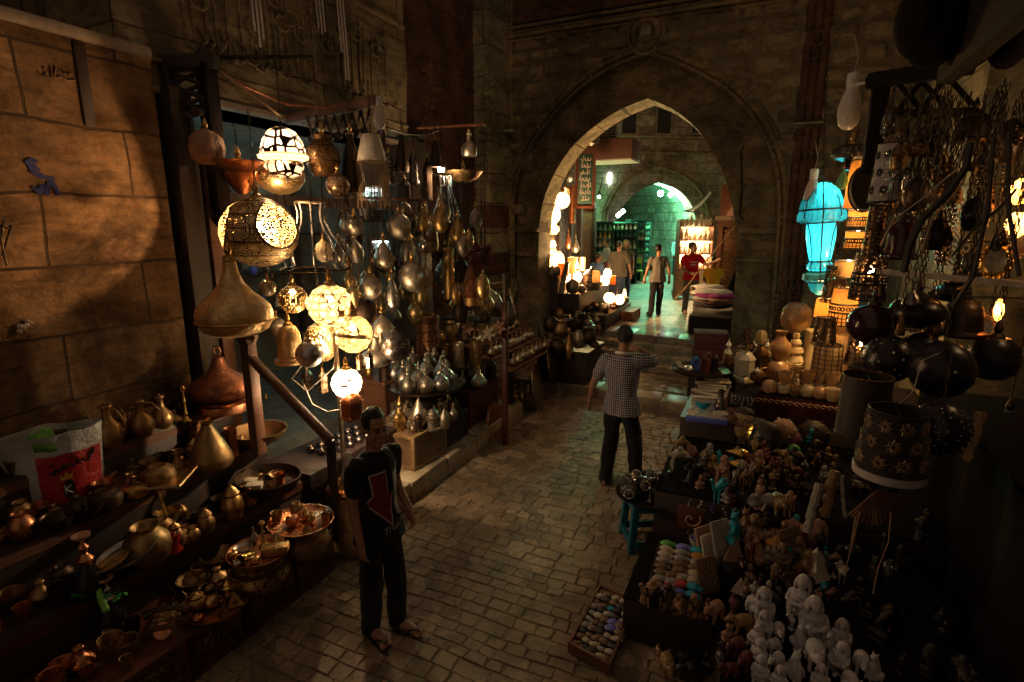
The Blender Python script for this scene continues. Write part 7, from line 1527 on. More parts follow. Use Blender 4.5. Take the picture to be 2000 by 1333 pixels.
        for s_ in (-1, 1): tube(fig, [(.08*s_, .24, .52), (.09*s_, .28, .28), (.09*s_, .24, 0)], [.08, .035, .035], 6); tube(fig, [(.08*s_, -.22, .52), (.09*s_, -.24, .28), (.09*s_, -.24, 0)], [.06, .035, .035], 6)
        tube(fig, [(0, -.26, .56), (0, -.42, .54), (0, -.5, .75), (0, -.48, .90)], [.08, .065, .045, .045], 7); ball(fig, (0, -.55, .91), .055, sy=1.7)
        box(hr, (0, .02, .66), (.34, .3, .05))
    mk('figure', fuse(fig, .022, 2, .008, 14), mat, t, norm=False, ang=180); mk(('hair', 'ear', 'ear', 'headdress', 'headdress', 'saddle_cloth')[var], fuse(hr, .022, 1, .006, 18), mat, t, norm=False, ang=180)
    return t
STAT = {}
plain("white_stone", (.52, .48, .50), .6, var=.15, ns=20, bump=.5)
WS = [(1470, 1200, 60, 'highest left', 1), (1488, 1208, 74, 'hunched, beside the highest left one', 0), (1562, 1196, 88, 'tallest, at the back', 0), (1490, 1238, 56, 'left of the second row', 0), (1520, 1246, 50, 'small grey one in the second row', 1), (1584, 1240, 92, 'large with long hair, centre', 0), (1478, 1262, 54, 'at the left edge, third row', 0), (1508, 1275, 50, 'lying forward in the third row', 1), (1560, 1262, 60, 'below the large one', 2), (1640, 1262, 66, 'bluish, right of the centre', 0), (1482, 1294, 58, 'at the left edge, fourth row', 0), (1516, 1305, 54, 'bending, fourth row', 1),
 (1590, 1300, 84, 'broad bending one in the middle', 1), (1550, 1320, 70, 'round one in the lower middle', 2), (1484, 1326, 58, 'at the left edge, fifth row', 0), (1640, 1310, 70, 'in blue shade at the lower right', 0), (1680, 1310, 64, 'bending at the right', 1), (1705, 1322, 60, 'seated at the far right', 2), (1520, 1345, 56, 'cut by the lower frame, left', 0), (1600, 1345, 60, 'cut by the lower frame, middle', 0), (1660, 1350, 64, 'cut by the lower frame, right', 1), (1620, 1275, 50, 'small with a cat ear, right of centre', 2), (1545, 1230, 40, 'tiny, tucked behind the large one', 3)]
for u, vb, h_, n_, var in WS:
    p = march(u, vb, hR, 1.5); p = atz(u, vb, .42+.0004*max(0, 1330-vb)); c = depth(p); statuette('white stone statuette '+n_, p, h_*c/FPX*.98, 'white_stone', random.uniform(-60, 20), 'white stone statuettes', var)
mats_ = (('black_stone', 'black'), ('dark_metal', 'bronze'), ('scarab_brown', 'brown'), ('scarab_grey', 'grey'), ('glaze_turq', 'turquoise'), ('clay', 'clay'), ('mask_gold', 'gilt'), ('dark_red', 'dark red'))
vn = ('squatting figure', 'stooping animal', 'seated cat', 'standing figure', 'bust', 'camel')
zones = [('on the dark bench behind the white statuettes', 1440, 1640, 1080, 1190, 40, 34, 5), ('on the middle souvenir bench', 1330, 1560, 890, 960, 34, 34, 5), ('in the shadow right of the raised scarab tray', 1405, 1560, 1010, 1110, 46, 24, 4), ('in the dark below the raised scarab tray', 1260, 1460, 1190, 1330, 44, 26, 4), ('on the dark bench of masks', 1480, 1640, 880, 950, 34, 14, 4)]
for zn, u0, u1, v0, v1, hh_, n, kk in zones:
    for k in range(n):
        mt, cn = random.choice(mats_ if 'below' not in zn else mats_[:3]+mats_[5:]); var = random.randrange(6); u, v = u0+(u1-u0)*((k*.618) % 1), v0+(v1-v0)*((k+.5)/n); p = march(u, v, hR, 1.5); c = depth(p)
        statuette('%s souvenir %s %s' % (cn, vn[var], zn), p, hh_*random.uniform(.7, 1.3)*c/FPX*1.15, mt, random.uniform(-80, 40), '%s %s souvenirs %s' % (cn, vn[var], zn), var)
for (m_, v_), q in STAT.items(): pass
statuette('sandy camel figurine standing at the street end of the middle bench', march(1325, 918, hR), .26, 'bone', -60, None, 5)
pyramid_ = lambda lb, u, vb, w_, h_, mt, rz: (lambda p, c: mk_pyr(lb, p, w_*c/FPX/2, h_*c/FPX, mt, rz))(march(u, vb, hR), depth(march(u, vb, hR)))
def mk_pyr(lb, p, r, h, mt, rz):
    bm = B(); lathe(bm, [(0, 0), (r*1.3, 0), (0, h)], 4, RZ(rz)); o = mk('pyramid', bm, mt, None, tuple(p), smooth=False); return tag(o, lb, 'pyramid')
for i, (u, v, w_, h_, mt) in enumerate(((1590, 1120, 60, 56, 'bone'), (1510, 1100, 40, 40, 'scarab_grey'), (1430, 1100, 44, 46, 'scarab_brown'), (1545, 1060, 40, 40, 'clay'), (1445, 1155, 30, 30, 'bone'))): pyramid_(('large pale tilted stone pyramid on the dark bench', 'grey stone pyramid among the dim souvenirs', 'brown stone pyramid beside the carved tablets', 'clay pyramid behind the large pale one', 'small pale pyramid near the white statuettes')[i], u, v, w_, h_, mt, 30*i)
for i, (u, v, h_, mt) in enumerate(((1395, 1110, 60, 'bone'), (1388, 1160, 64, 'scarab_brown'), (1406, 1180, 60, 'scarab_grey'), (1545, 1100, 60, 'scarab_brown'), (1380, 1085, 50, 'clay'))):
    p = march(u, v, hR); c = depth(p); h = h_*c/FPX; t = thing('carved_tablet', ('pale carved stone tablet leaning beside the raised scarab tray', 'brown carved tablet below the pale one', 'grey carved tablet nearest the white statuettes', 'brown carved tablet among the dim souvenirs', 'clay tablet half hidden behind the pale one')[i], 'tablet', tuple(p), (R(-18), 0, R(50))); bm = B(); box(bm, (0, 0, h*.55), (h*.75, .02, h*1.1), bev=.004, jit=.004); mk('slab', bm, mt, t)
    bm = B()
    for q in range(12): x = (-.28+.14*(q % 4))*h; z = (.25+.3*(q//4))*h; tube(bm, [(x, -.014, z), (x+.05*h, -.014, z+.12*h*random.random()), (x+.03*h, -.014, z+.16*h)], .006, 4)
    mk('relief', bm, mt, t)
def beadbowl(lb, u, v, w_, h_, bm_mat):
    p = march(u, v, hR); c = depth(p); r = w_*c/FPX/2; t = good('bowl', lb, 'bowl', tuple(p), r, h_*c/FPX, 'bone', seg=24); bm = B()
    for k in range(26): a = 2.4*k; q = r*.85*math.sqrt(k/26); ball(bm, (q*math.cos(a), q*math.sin(a), h_*c/FPX*.82), r*.16, seg=7, rings=5)
    mk('beads', bm, bm_mat, t)
beadbowl('pale round bowl of dark blue beads, right of two', 1420, 1048, 38, 24, 'glaze_blue'); beadbowl('pale round bowl of dark blue beads beside the stool, left of two', 1362, 1072, 34, 22, 'glaze_blue')
for i, (u, v, w_, h_) in enumerate(((1475, 1035, 34, 14), (1552, 1050, 24, 14))):
    p = march(u, v, hR); t = good('bowl', ('green glass dish with a rolled rim holding a stone', 'green glass ring dish beside the rounded rock')[i], 'dish', tuple(p+Vector((0, 0, .05))), .075, .04, 'green_glass')
for i, (u, v, w_, h_, mt) in enumerate(((1470, 1025, 30, 26, 'scarab_grey'), (1585, 1070, 50, 60, 'clay'), (1545, 1050, 40, 36, 'clay'), (1510, 1090, 36, 44, 'glaze_amber'))):
    p = march(u, v, hR); c = depth(p); t = thing('rock', ('grey rounded stone in the green dish', 'pinkish ribbed rock on the dark bench', 'brown rounded rock beside the pinkish one', 'amber stone figure among the dim souvenirs')[i], 'rock', tuple(p)); bm = B(); ball(bm, (0, 0, h_*c/FPX/2), w_*c/FPX/2, sz=h_/w_, seg=12, rings=9)
    for v__ in bm.verts: v__.co *= 1+.22*mnoise.noise(v__.co*22)
    mk('stone', bm, mt, t)
def mask(lb, u, v, h_, mt, c):
    p = atc(u, v, c); h = h_*c/FPX/2; t = thing('mask', lb, 'mask', tuple(p), (R(-12), 0, R(-15))); bm = B(); ball(bm, (0, 0, 0), h, sx=.68, sy=.42)
    mk('face', bm, mt, t); bm = B(); tube(bm, [(0, -.4*h, .3*h), (0, -.52*h, -.12*h)], [h*.05, h*.11], 7); mk('nose', bm, mt, t)
    for s_ in (-1, 1): bm = B(); ball(bm, (.24*s_*h, -.36*h, .22*h), .1*h, sx=1.5, sy=.4, sz=.6, seg=10, rings=6); mk('eye', bm, 'black_stone', t)
    bm = B(); ball(bm, (0, -.38*h, -.42*h), .16*h, sx=1.3, sy=.4, sz=.45, seg=10, rings=6); mk('mouth', bm, mt, t); bm = B(); ball(bm, (0, .05*h, .65*h), .5*h, sx=1.2, sy=.8, sz=.75); mk('hair', bm, 'dark_brown', t)
mask('long wooden face mask leaning on the red cloth', 1450, 826, 62, 'mask_gold', 5.6); mask('black mask streaked with gold behind the gold bulbs', 1492, 865, 84, 'black_stone', 5.3); mask('second gilded dark mask beside the streaked black mask', 1477, 850, 66, 'gold', 5.45)
for i, (u, v, w_, mt, sp) in enumerate(((1530, 842, 48, 'clay', 'bone'), (1545, 862, 44, 'dark_red', 'glaze_turq'), (1590, 850, 56, 'dark_brown', 'dark_red'))):
    p = atc(u, v, 5.4); r = w_*5.4/FPX/2; t = thing('decorated_orb', ('clay orb with pale spots behind the green-topped cup', 'dark red orb with turquoise spots', 'large brown orb right of the spotted ones')[i], 'orb', tuple(p)); bm = B(); ball(bm, (0, 0, 0), r, seg=18, rings=12); mk('orb_body', bm, mt, t); bm = B()
    for k in range(18): a = 2.4*k; z = 1-2*(k+.5)/18; q = math.sqrt(1-z*z); ball(bm, (r*q*math.cos(a), r*q*math.sin(a), r*z), r*.12, seg=7, rings=5)
    mk('spots', bm, sp, t)
p = march(1548, 905, hR); t = thing('egg_cup', 'white sparkling cup holding a green ball', 'cup', tuple(p)); bm = B(); lathe(bm, [(0, 0), (.05, 0), (.065, .05), (.075, .11), (.07, .11)], 18); mk('cup', bm, 'silver_foil', t); bm = B(); ball(bm, (0, 0, .12), .062); mk('ball', bm, 'leaf_green', t)
for i, (u, v) in enumerate(((1462, 905), (1462, 922))):
    p = march(u, v+4, hR); t = thing('brass_bulb', ('upper', 'lower')[i]+' polished gold teardrop lying on the middle bench', 'ornament', (p.x, p.y, p.z+.06+.03*(1-i)), (0, R(-80), R(15))); bm = B(); lathe(bm, prof('drop', .055, .22), 20); mk('teardrop', bm, 'gold', t)
t = thing('relief_plaque', 'dark plaque with pale raised lettering on the red cloth', 'plaque', tuple(atc(1450, 783, 5.9)), (R(-10), 0, R(5))); bm = B(); box(bm, (0, 0, 0), (.27, .03, .15), bev=.005); mk('plaque_body', bm, 'black_stone', t); bm = B()
for pl in ([(-.11, -.05), (-.11, .05), (-.07, .05), (-.07, .01), (-.11, 0), (-.06, -.05)], [(-.05, -.05), (-.03, .05), (-.01, -.05)], [(.0, -.05), (.01, .05), (.03, -.01), (.05, .05), (.06, -.05)], [(.08, -.05), (.1, .0), (.12, .05)], [(.08, .05), (.1, 0)]): tube(bm, [(x, -.02, z) for x, z in pl], .007, 4)
mk('raised_lettering', bm, 'scarab_grey', t)
t = thing('striped_cloth', 'red striped cloth draped over the front of the far bench', 'cloth'); q0 = atc(1440, 790, 6.0); bm = B(); sheet(bm, 0, 1, 0, 1, 12, 10, lambda a, b_: (q0.x-.16+.34*a, q0.y+.1-.18*b_+.015*math.sin(a*18), q0.z-.62*b_)); bmesh.ops.solidify(bm, geom=bm.faces[:], thickness=.006); mk('cloth', bm, 'cloth_maroon', t); bm = B()
for k in range(9): tube(bm, [(q0.x-.15+.04*k, q0.y+.09-.18*b_-.012, q0.z-.62*b_) for b_ in (0, .5, 1)], .004, 4)
mk('stripe', bm, 'glaze_pink', t)
for i, u in enumerate((1352, 1372, 1395, 1420, 1440, 1462, 1485)):
    t = thing('bead_string', 'dark bead string with an eye charm hanging on the middle bench, number %d from the street' % (i+1) if False else ('dark bead string on the middle bench front, ' + ('nearest the street', 'beside the red board', 'third along', 'in the middle', 'with the eye charm', 'under the gold teardrops', 'farthest from the street')[i]), 'beads'); bm = B(); x = (u-1420)/1070*4.6*1.0+.0; p = atc(u, 935, 4.55); y = 4.37
    p = aty(u, 935, y)
    for q in range(14): ball(bm, (p.x+random.uniform(-.015, .015), y-.01, .64-.025*q), random.uniform(.006, .012), seg=6, rings=5)
    mk('beads', bm, ('silver_foil', 'bone', 'glaze_blue')[i % 3], t)
t = thing('wooden_plaque', 'red square board with a carved spiral on the bench front beside the stool', 'plaque', tuple(aty(1350, 1012, 4.34))); bm = B(); box(bm, (0, 0, 0), (.22, .03, .2), bev=.01); mk('board', bm, 'wood_red', t); bm = B(); tube(bm, [(.012*a*math.cos(a), -.02, .012*a*math.sin(a)) for a in [k*.4 for k in range(18)]], .008, 5); mk('carving', bm, 'clay', t)
for i in range(9):
    p = march(1330+8*(i % 3), 790+12*i, hR); p = atz(1340+4*(i % 3), 776+11*i, .9); t = thing('foil_packet', 'crumpled silver foil packet standing in the row by the street, '+('first from the steps', 'second from the steps', 'third from the steps', 'fourth along', 'middle one', 'sixth along', 'seventh along', 'second from the stool', 'nearest the stool')[i], 'packet', (-.5+.02*(i % 3), 6.85-.12*i, .87), (R(-35), R(random.uniform(-6, 6)), R(random.uniform(-8, 8))))
    bm = B(); box(bm, (0, 0, .09), (.30, .035, .18), bev=.012)
    for v_ in bm.verts: v_.co += Vector((0, random.uniform(-.01, .01), random.uniform(-.008, .008)))
    mk('packet_body', bm, 'silver_foil', t, smooth=False); bm = B(); box(bm, (0, -.02, .19), (.31, .02, .03), bev=.003); mk('seal', bm, 'paper', t)
t = thing('blue_box', 'flat blue box at the street end of the silver packets', 'box', (-.45, 5.72, .87), (0, 0, R(5))); bm = B(); box(bm, (0, 0, .03), (.4, .2, .06), bev=.006); mk('body', bm, 'glaze_blue', t); bm = B(); box(bm, (0, 0, .066), (.38, .18, .012)); mk('lid', bm, 'silver_foil', t)
Rg('bowl', 'turquoise bowl resting against the silver packets', 'bowl', 1372, 808, 30, 24, 'glaze_turq'); Rg('chimney', 'clear glass lamp chimney on a wooden bowl', 'lamp chimney', 1405, 815, 24, 44, 'smoke_glass', dz=.05); Rg('bowl', 'pale wooden bowl under the glass chimney', 'bowl', 1405, 838, 28, 18, 'bone')
pt2 = atc(1368, 722, 6.6); t = thing('round_table', 'round dark tray table of coloured trinkets by the steps', 'table', (pt2.x, pt2.y, 0)); bm = B(); lathe(bm, [(0, pt2.z-.02), (.32, pt2.z-.02), (.33, pt2.z+.01), (.31, pt2.z), (0, pt2.z)], 32); mk('tabletop', bm, 'dark_metal', t); bm = B(); lathe(bm, [(.18, 0), (.06, .05), (.05, pt2.z-.1), (.12, pt2.z-.02)], 14); mk('pedestal', bm, 'wood_dark', t)
for i, (dx, dy, sh, rr_, hh, mt, lb) in enumerate(((-.22, -.05, 'squash', .05, .05, 'silver_foil', 'silver dish at the left of the tray of coloured trinkets'), (-.12, -.12, 'squash', .055, .06, 'silver_foil', 'silver dish in the front of the tray of coloured trinkets'), (-.06, .0, 'cyl', .055, .13, 'glaze_blue', 'dark blue candle jar on the tray of coloured trinkets'), (-.06, .14, 'squash', .055, .1, 'orange_bead', 'bright orange ball on the tray of coloured trinkets'), (.06, -.1, 'cyl', .05, .16, 'dark_red', 'dark red jar on the tray of coloured trinkets'), (.16, .0, 'cyl', .05, .16, 'black_stone', 'black jar on the tray of coloured trinkets'), (.06, .12, 'cyl', .05, .17, 'dark_red', 'plum jar at the back of the tray of coloured trinkets'), (.17, .14, 'squash', .05, .09, 'glaze_red', 'red pot at the far right of the tray of coloured trinkets'), (-.27, .1, 'squash', .035, .05, 'bone', 'pale knob at the left rim of the tray'))): good(sh, lb, 'trinket', (pt2.x+dx, pt2.y+dy, pt2.z+.002), rr_, hh, mt, seg=16, acc=('lid',) if sh == 'cyl' else (), cap='glaze_turq' if i == 2 else 'dark_metal')
k = 0
BX = []
for r_ in range(4):
    for q in range(4):
        x, y = -.32+.15*q-.02*r_, 6.72+.24*r_
        if x > .1: continue
        mt = ('engraved_silver', 'black_stone', 'engraved_dark', 'pewter')[(r_+q) % 4]; BX.append(good(('box6', 'cyl', 'squash', 'box6')[(q+r_) % 4], '%s %s trinket box on the far bench, row %s, %s' % (('silver-patterned', 'black', 'brown engraved', 'grey')[(r_+q) % 4], ('domed', 'straight', 'round', 'domed')[(q+r_) % 4], ('nearest', 'second', 'third', 'farthest')[r_], ('street end', 'second in', 'third in', 'inner end')[q]), 'trinket box', (x, y, (.86 if y < 7 and x < -.15 else 1.0 if x < -.15 else 1.03)), .065, .17+.05*r_, mt, seg=10, acc=('lid',), cap='milk_glass'))
stand('box6', 'tall white six-sided lantern with a dark pointed roof', 'lantern', 1452, 738, 40, 58, 'milk_glass', c=6.5, seg=6); p = atc(1452, 680, 6.5); mk_pyr('dark fretted roof of the white six-sided lantern', p, .12, .24, 'pierced_dark', 20)
stand('box6', 'black patterned lantern with a pale cap, right of the white lantern', 'lantern', 1484, 720, 30, 46, 'engraved_dark', c=6.5, seg=4); stand('box6', 'second black patterned lantern box below the pale cap', 'lantern', 1478, 762, 32, 44, 'engraved_dark', c=6.4, seg=4); stand('squash', 'white cube finial on the black patterned lantern', 'ornament', 1485, 676, 22, 30, 'alabaster_pale', c=6.5, seg=4); stand('box6', 'small patterned box below the white lantern', 'lantern', 1452, 768, 34, 34, 'engraved_silver', c=6.3, seg=4)
ps = atz(1258, 1058, 0); t = thing('plastic_stool', 'teal blue plastic stool standing on the paving', 'stool', (ps.x, ps.y, 0), (0, 0, R(28))); bm = B(); box(bm, (0, 0, .445), (.30, .30, .03), bev=.012); mk('seat', bm, 'plastic_teal', t)
for a in (-1, 1):
    for b_ in (-1, 1):
        bm = B(); m_ = Matrix.Translation((a*.15, b_*.15, .215)) @ RY(-a*4) @ RX(b_*4); box(bm, (0, 0, 0), (.06, .06, .44), m_, bev=.008); mk('leg', bm, 'plastic_teal', t)
for z, q in ((.40, .145), (.08, .17)):
    bm = B()
    for s_ in (-1, 1): box(bm, (s_*q, 0, z), (.03, .26 if z > .2 else .29, .06)); box(bm, (0, s_*q, z), (.26 if z > .2 else .29, .03, .06))
    mk('apron' if z > .2 else 'stretcher', bm, 'plastic_teal', t)
t = good('plate', 'dark round metal tray on the blue stool', 'tray', (ps.x+.02, ps.y, .462), .30, .035, 'dark_metal', seg=32)
for i, (dx, dy, w_) in enumerate(((-.15, -.05, .085), (-.13, .1, .08), (-.02, .16, .08), (-.03, .0, .08), (-.12, -.17, .08), (.1, .02, .07), (.18, .1, .06), (.05, -.12, .06))):
    if i < 5: t = thing('glass_ball', 'faceted mirrored glass ball on the stool tray, '+('left', 'far left', 'farthest', 'middle', 'nearest')[i], 'candle holder', (ps.x+dx, ps.y+dy, .475+w_), (R(20*i), R(15*i), 0)); bm = B(); ball(bm, (0, 0, 0), w_, seg=12, rings=8); mk('ball', bm, 'smoke_glass', t, smooth=False); bm = B(); tube(bm, [(w_*.5*math.cos(a*.524), w_*.5*math.sin(a*.524), w_*.88) for a in range(12)], .006, 5, closed=True); mk('rim', bm, 'silver_foil', t)
    else: good('candle', 'dark mirrored goblet on the stool tray, '+('right', 'far right', 'front')[i-5], 'goblet', (ps.x+dx, ps.y+dy, .475), w_*.75, .22, 'gunmetal', seg=14)
p = (ps.x+.26, ps.y-.02, .47); t = thing('blue_cloth', 'small blue cloth hanging on the edge of the stool tray', 'cloth', p); bm = B(); ball(bm, (0, 0, .03), .06, sy=1.3, sz=.5); mk('cloth', bm, 'glaze_blue', t)
for i, (u0, v0, u1, v1, r_, mt, lb) in enumerate(((1575, 1040, 1600, 945, .03, 'scarab_grey', 'thick grey carved stick leaning on the dark red board'), (1612, 1010, 1630, 920, .035, 'mask_gold', 'thick tan carved stick beside the grey one'), (1650, 1010, 1645, 930, .012, 'bone', 'thin pale spiral stick right of the carved sticks'), (1650, 1130, 1675, 1000, .012, 'rope', 'thin knotted rope stick in the dark right front'), (1885, 900, 1918, 805, .028, 'wood_light', 'light wooden broom handle in the dark at the right'))):
    t = thing('carved_stick', lb, 'stick'); bm = B(); a, b_ = atc(u0, v0, 3.9 if i < 4 else 3.2), atc(u1, v1, 3.9 if i < 4 else 3.2); tube(bm, [a.lerp(b_, k/10)+Vector((random.uniform(-.006, .006), 0, 0)) for k in range(11)], [r_*(1+.18*math.sin(k*2.2)) for k in range(11)], 8); mk('stick_body', bm, mt, t)
t = thing('feather_fan', 'straw fan spread below the large daisy shade', 'fan', tuple(atc(1712, 960, 3.35)), (0, R(-20), R(20))); bm = B()
for k in range(16): a = R(-60+8*k); tube(bm, [(0, 0, .0), (.22*math.sin(a), .01*math.sin(k), -.22*math.cos(a)-.0)], [.006, .009], 5)
mk('blades', bm, 'wood_post', t)
def pile(lb, u, v, c, w_, d_, n, mats, z0=None):
    p = atc(u, v, c); t = thing('cloth_pile', lb, 'cloth', tuple(p)); z = 0
    for k in range(n):
        bm = B(); h = random.uniform(.05, .1); ball(bm, (random.uniform(-.05, .05), random.uniform(-.05, .05), z+h*.5), .5, sx=w_*random.uniform(.8, 1), sy=d_*random.uniform(.8, 1), sz=h*1.3, seg=16, rings=8)
        for v_ in bm.verts: v_.co += Vector((0, 0, .03*mnoise.noise(v_.co*7+Vector((k, 0, 0)))))
        mk('folded_cloth', bm, mats[k % len(mats)], t); z += h*.85
    return t
pile('crumpled magenta and white cloths heaped inside the gate on the right', 1392, 600, 11.6, .9, 1.0, 5, ('cloth_dark', 'cloth_tan', 'cloth_white', 'cloth_magenta', 'cloth_white'))
pile('magenta scarf pile at the edge of the stall inside the gate', 1402, 596, 11.2, .5, .6, 3, ('cloth_maroon', 'cloth_tan', 'cloth_magenta'))
pile('white and pink cloth heap behind the magenta pile', 1385, 575, 12.6, .8, .6, 3, ('cloth_white', 'cloth_pink', 'cloth_white'))
t = thing('cloth_table', 'dark draped table under the magenta cloth heap inside the gate', 'table'); q = atc(1398, 612, 11.5); bm = B(); box(bm, (q.x, q.y+.2, (.66+q.z)/2), (.9, 1.6, q.z-.66), bev=.02); mk('table_body', bm, 'cloth_dark', t); bm = B(); sheet(bm, 0, 1, 0, 1, 10, 8, lambda a, b_: (q.x-.48+.03*math.sin(a*20), q.y-.55+1.5*a, q.z-.02-.35*b_)); bmesh.ops.solidify(bm, geom=bm.faces[:], thickness=.008); mk('drape', bm, 'cloth_tan', t)
t = thing('hanging_cloth', 'black lace cloth hanging aslant inside the right jamb of the gate', 'cloth'); a, b_ = atc(1446, 470, 11.6), atc(1414, 588, 11.8); bm = B(); sheet(bm, 0, 1, 0, 1, 12, 10, lambda s_, q: tuple(a.lerp(b_, s_)+Vector((.28*q*(1-.3*s_), .03*math.sin(9*q+5*s_), -.12*q)))); bmesh.ops.solidify(bm, geom=bm.faces[:], thickness=.008); mk('cloth', bm, 'cloth_dark', t)
for i, (u, v) in enumerate(((1385, 690), (1388, 665))): 
    p = atc(u, v, 8.8); t = thing('red_chest', ('dark red fabric chest by the steps, lower', 'dark red fabric chest by the steps, upper')[i], 'chest', tuple(p), (0, 0, R(10))); bm = B(); box(bm, (0, 0, 0), (.5, .4, .22), bev=.04); mk('body', bm, 'dark_red', t); bm = B(); box(bm, (0, 0, .12), (.52, .42, .05), bev=.015); mk('lid', bm, 'cloth_maroon', t)
t = thing('chest_stand', 'dark low stand below the red chests by the steps', 'stand'); q = atc(1385, 705, 8.8); bm = B(); box(bm, (q.x, q.y, q.z/2), (.55, .5, q.z-.02)); mk('stand_body', bm, 'wood_dark', t)
for i, (u, v) in enumerate(((1340, 558), (1330, 560), (1318, 575), (1350, 545))): Sh = good(('bowl', 'squash', 'plate', 'squash')[i], ('pale dish', 'pale stone pot', 'pale flat plate', 'small pale jar')[i]+' on the ground below the dazzling shelves', 'pot', tuple(atz(u, v, .65)), .14, .12, 'bone', seg=14)
t = thing('box_lamp', 'wooden box lamp tilted on the wall right of the gate column', 'lamp', tuple(atc(1610, 262, 9.6)), (0, R(35), 0)); bm = B(); box(bm, (0, 0, 0), (.3, .25, .3), bev=.02); mk('casing', bm, 'wood_crate', t); bm = B(); box(bm, (0, -.14, -.12), (.34, .03, .04)); mk('trim', bm, 'white_strip', t)

t = thing('shade_cabinet', 'added black draped cabinet standing for the darkness of the right corner', 'cabinet', (1.95, 3.6, 0)); bm = B(); box(bm, (0, .2, .75), (1.3, 3.4, 1.5), bev=.03); mk('body', bm, 'shade_black_cloth', t); bm = B(); sheet(bm, -1.5, 1.9, 0, 1.52, 40, 8, lambda y, z: (-.67+.03*math.sin(y*9), y, z)); mk('drape', bm, 'shade_black_cloth', t)  # added dark mass, covers lit paving so the corner stays black
rr = random.Random(14)
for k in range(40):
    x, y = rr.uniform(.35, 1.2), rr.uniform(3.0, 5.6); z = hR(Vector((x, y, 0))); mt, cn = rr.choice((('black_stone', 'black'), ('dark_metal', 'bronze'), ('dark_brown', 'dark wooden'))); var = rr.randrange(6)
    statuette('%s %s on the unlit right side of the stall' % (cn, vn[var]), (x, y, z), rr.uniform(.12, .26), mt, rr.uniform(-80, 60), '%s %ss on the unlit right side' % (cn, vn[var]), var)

for k in range(46):
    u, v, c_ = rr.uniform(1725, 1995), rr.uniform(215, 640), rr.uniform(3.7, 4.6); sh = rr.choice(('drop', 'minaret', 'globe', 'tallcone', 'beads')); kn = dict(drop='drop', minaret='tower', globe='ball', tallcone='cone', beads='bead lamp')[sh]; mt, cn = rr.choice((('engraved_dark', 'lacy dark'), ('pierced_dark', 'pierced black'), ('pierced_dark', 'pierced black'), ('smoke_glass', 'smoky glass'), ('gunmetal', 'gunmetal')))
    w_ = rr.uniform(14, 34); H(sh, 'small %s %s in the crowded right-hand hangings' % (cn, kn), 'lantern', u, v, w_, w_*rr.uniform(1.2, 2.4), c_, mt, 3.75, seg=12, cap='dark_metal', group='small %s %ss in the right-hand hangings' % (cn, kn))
for k in range(9):
    t = thing('bead_string', 'glinting string of glass beads in the right-hand hangings', 'beads', tuple(atc(1735+29*k, 300+24*(k % 4), 4.0)), group='bead strings in the right-hand hangings'); bm = B()
    for q in range(16): ball(bm, (rr.uniform(-.008, .008), 0, -.032*q), rr.uniform(.007, .013), seg=6, rings=5)
    mk('beads', bm, ('silver_foil', 'glaze_amber', 'smoke_glass')[k % 3], t)
def loft(bm, rings, seg=18):
    """rings: (centre, rx, ry) horizontal ellipses"""
    rr = []
    for c_, rx, ry in rings:
        c_ = Vector(c_); rr.append([bm.verts.new(c_+Vector((rx*math.cos(2*math.pi*k/seg), ry*math.sin(2*math.pi*k/seg), 0))) for k in range(seg)])
    for a, b_ in zip(rr, rr[1:]):
        for k in range(seg): bm.faces.new((a[k], a[(k+1) % seg], b_[(k+1) % seg], b_[k]))
    bm.faces.new(rr[0][::-1]); bm.faces.new(rr[-1])
def limb(bm, pts, rs_, seg=10):
    pts = [Vector(p) for p in pts]; q = []; r = []
    for i in range(len(pts)-1):
        for s_ in range(5): f = s_/5; q.append(pts[i].lerp(pts[i+1], f)); r.append(rs_[i]+(rs_[i+1]-rs_[i])*f)
    q.append(pts[-1]); r.append(rs_[-1])
    for _ in range(2): q = [q[0]]+[(a+b_*2+c_)/4 for a, b_, c_ in zip(q, q[1:], q[2:])]+[q[-1]]
    tube(bm, q, r, seg); ball(bm, q[0], r[0], seg=10, rings=7); ball(bm, q[-1], r[-1], seg=10, rings=7)
def hand(bm, wrist, d_, palm_n, curl=.35, s_=1.0, side=1):
    """palm and five fingers from the wrist along d_; palm_n is the palm's facing direction"""
    d_ = Vector(d_).normalized(); n_ = Vector(palm_n); n_ = (n_-d_*n_.dot(d_)).normalized(); x = d_.cross(n_)*side; w_ = Vector(wrist)
    m_ = Matrix(((x.x, d_.x, n_.x, w_.x), (x.y, d_.y, n_.y, w_.y), (x.z, d_.z, n_.z, w_.z), (0, 0, 0, 1)))
    ball(bm, (0, .05*s_, 0), .05*s_, m_, sx=.82, sy=1.05, sz=.36, seg=12, rings=8)
    for k, (xx, ln) in enumerate(((-.03, .066), (-.010, .076), (.011, .071), (.03, .055))):
        p = Vector((xx, .085, 0)); a = curl*.6; pts = [m_ @ (p*s_)]
        for q in range(3): p = p+Vector((xx*.06, math.cos(a), math.sin(a)))*ln*(.45, .32, .23)[q]; pts.append(m_ @ (p*s_)); a += curl
        tube(bm, [m_ @ (Vector((xx*.8, .055, 0))*s_)]+pts, [.0105*s_, .0105*s_, .0095*s_, .0088*s_, .0075*s_], 7)
    pts = [m_ @ (Vector(p)*s_) for p in ((-.02, .02, .004), (-.05, .045, .012), (-.058, .075, .02), (-.055, .095, .028))]; tube(bm, pts, [.015*s_, .0125*s_, .011*s_, .009*s_], 7)
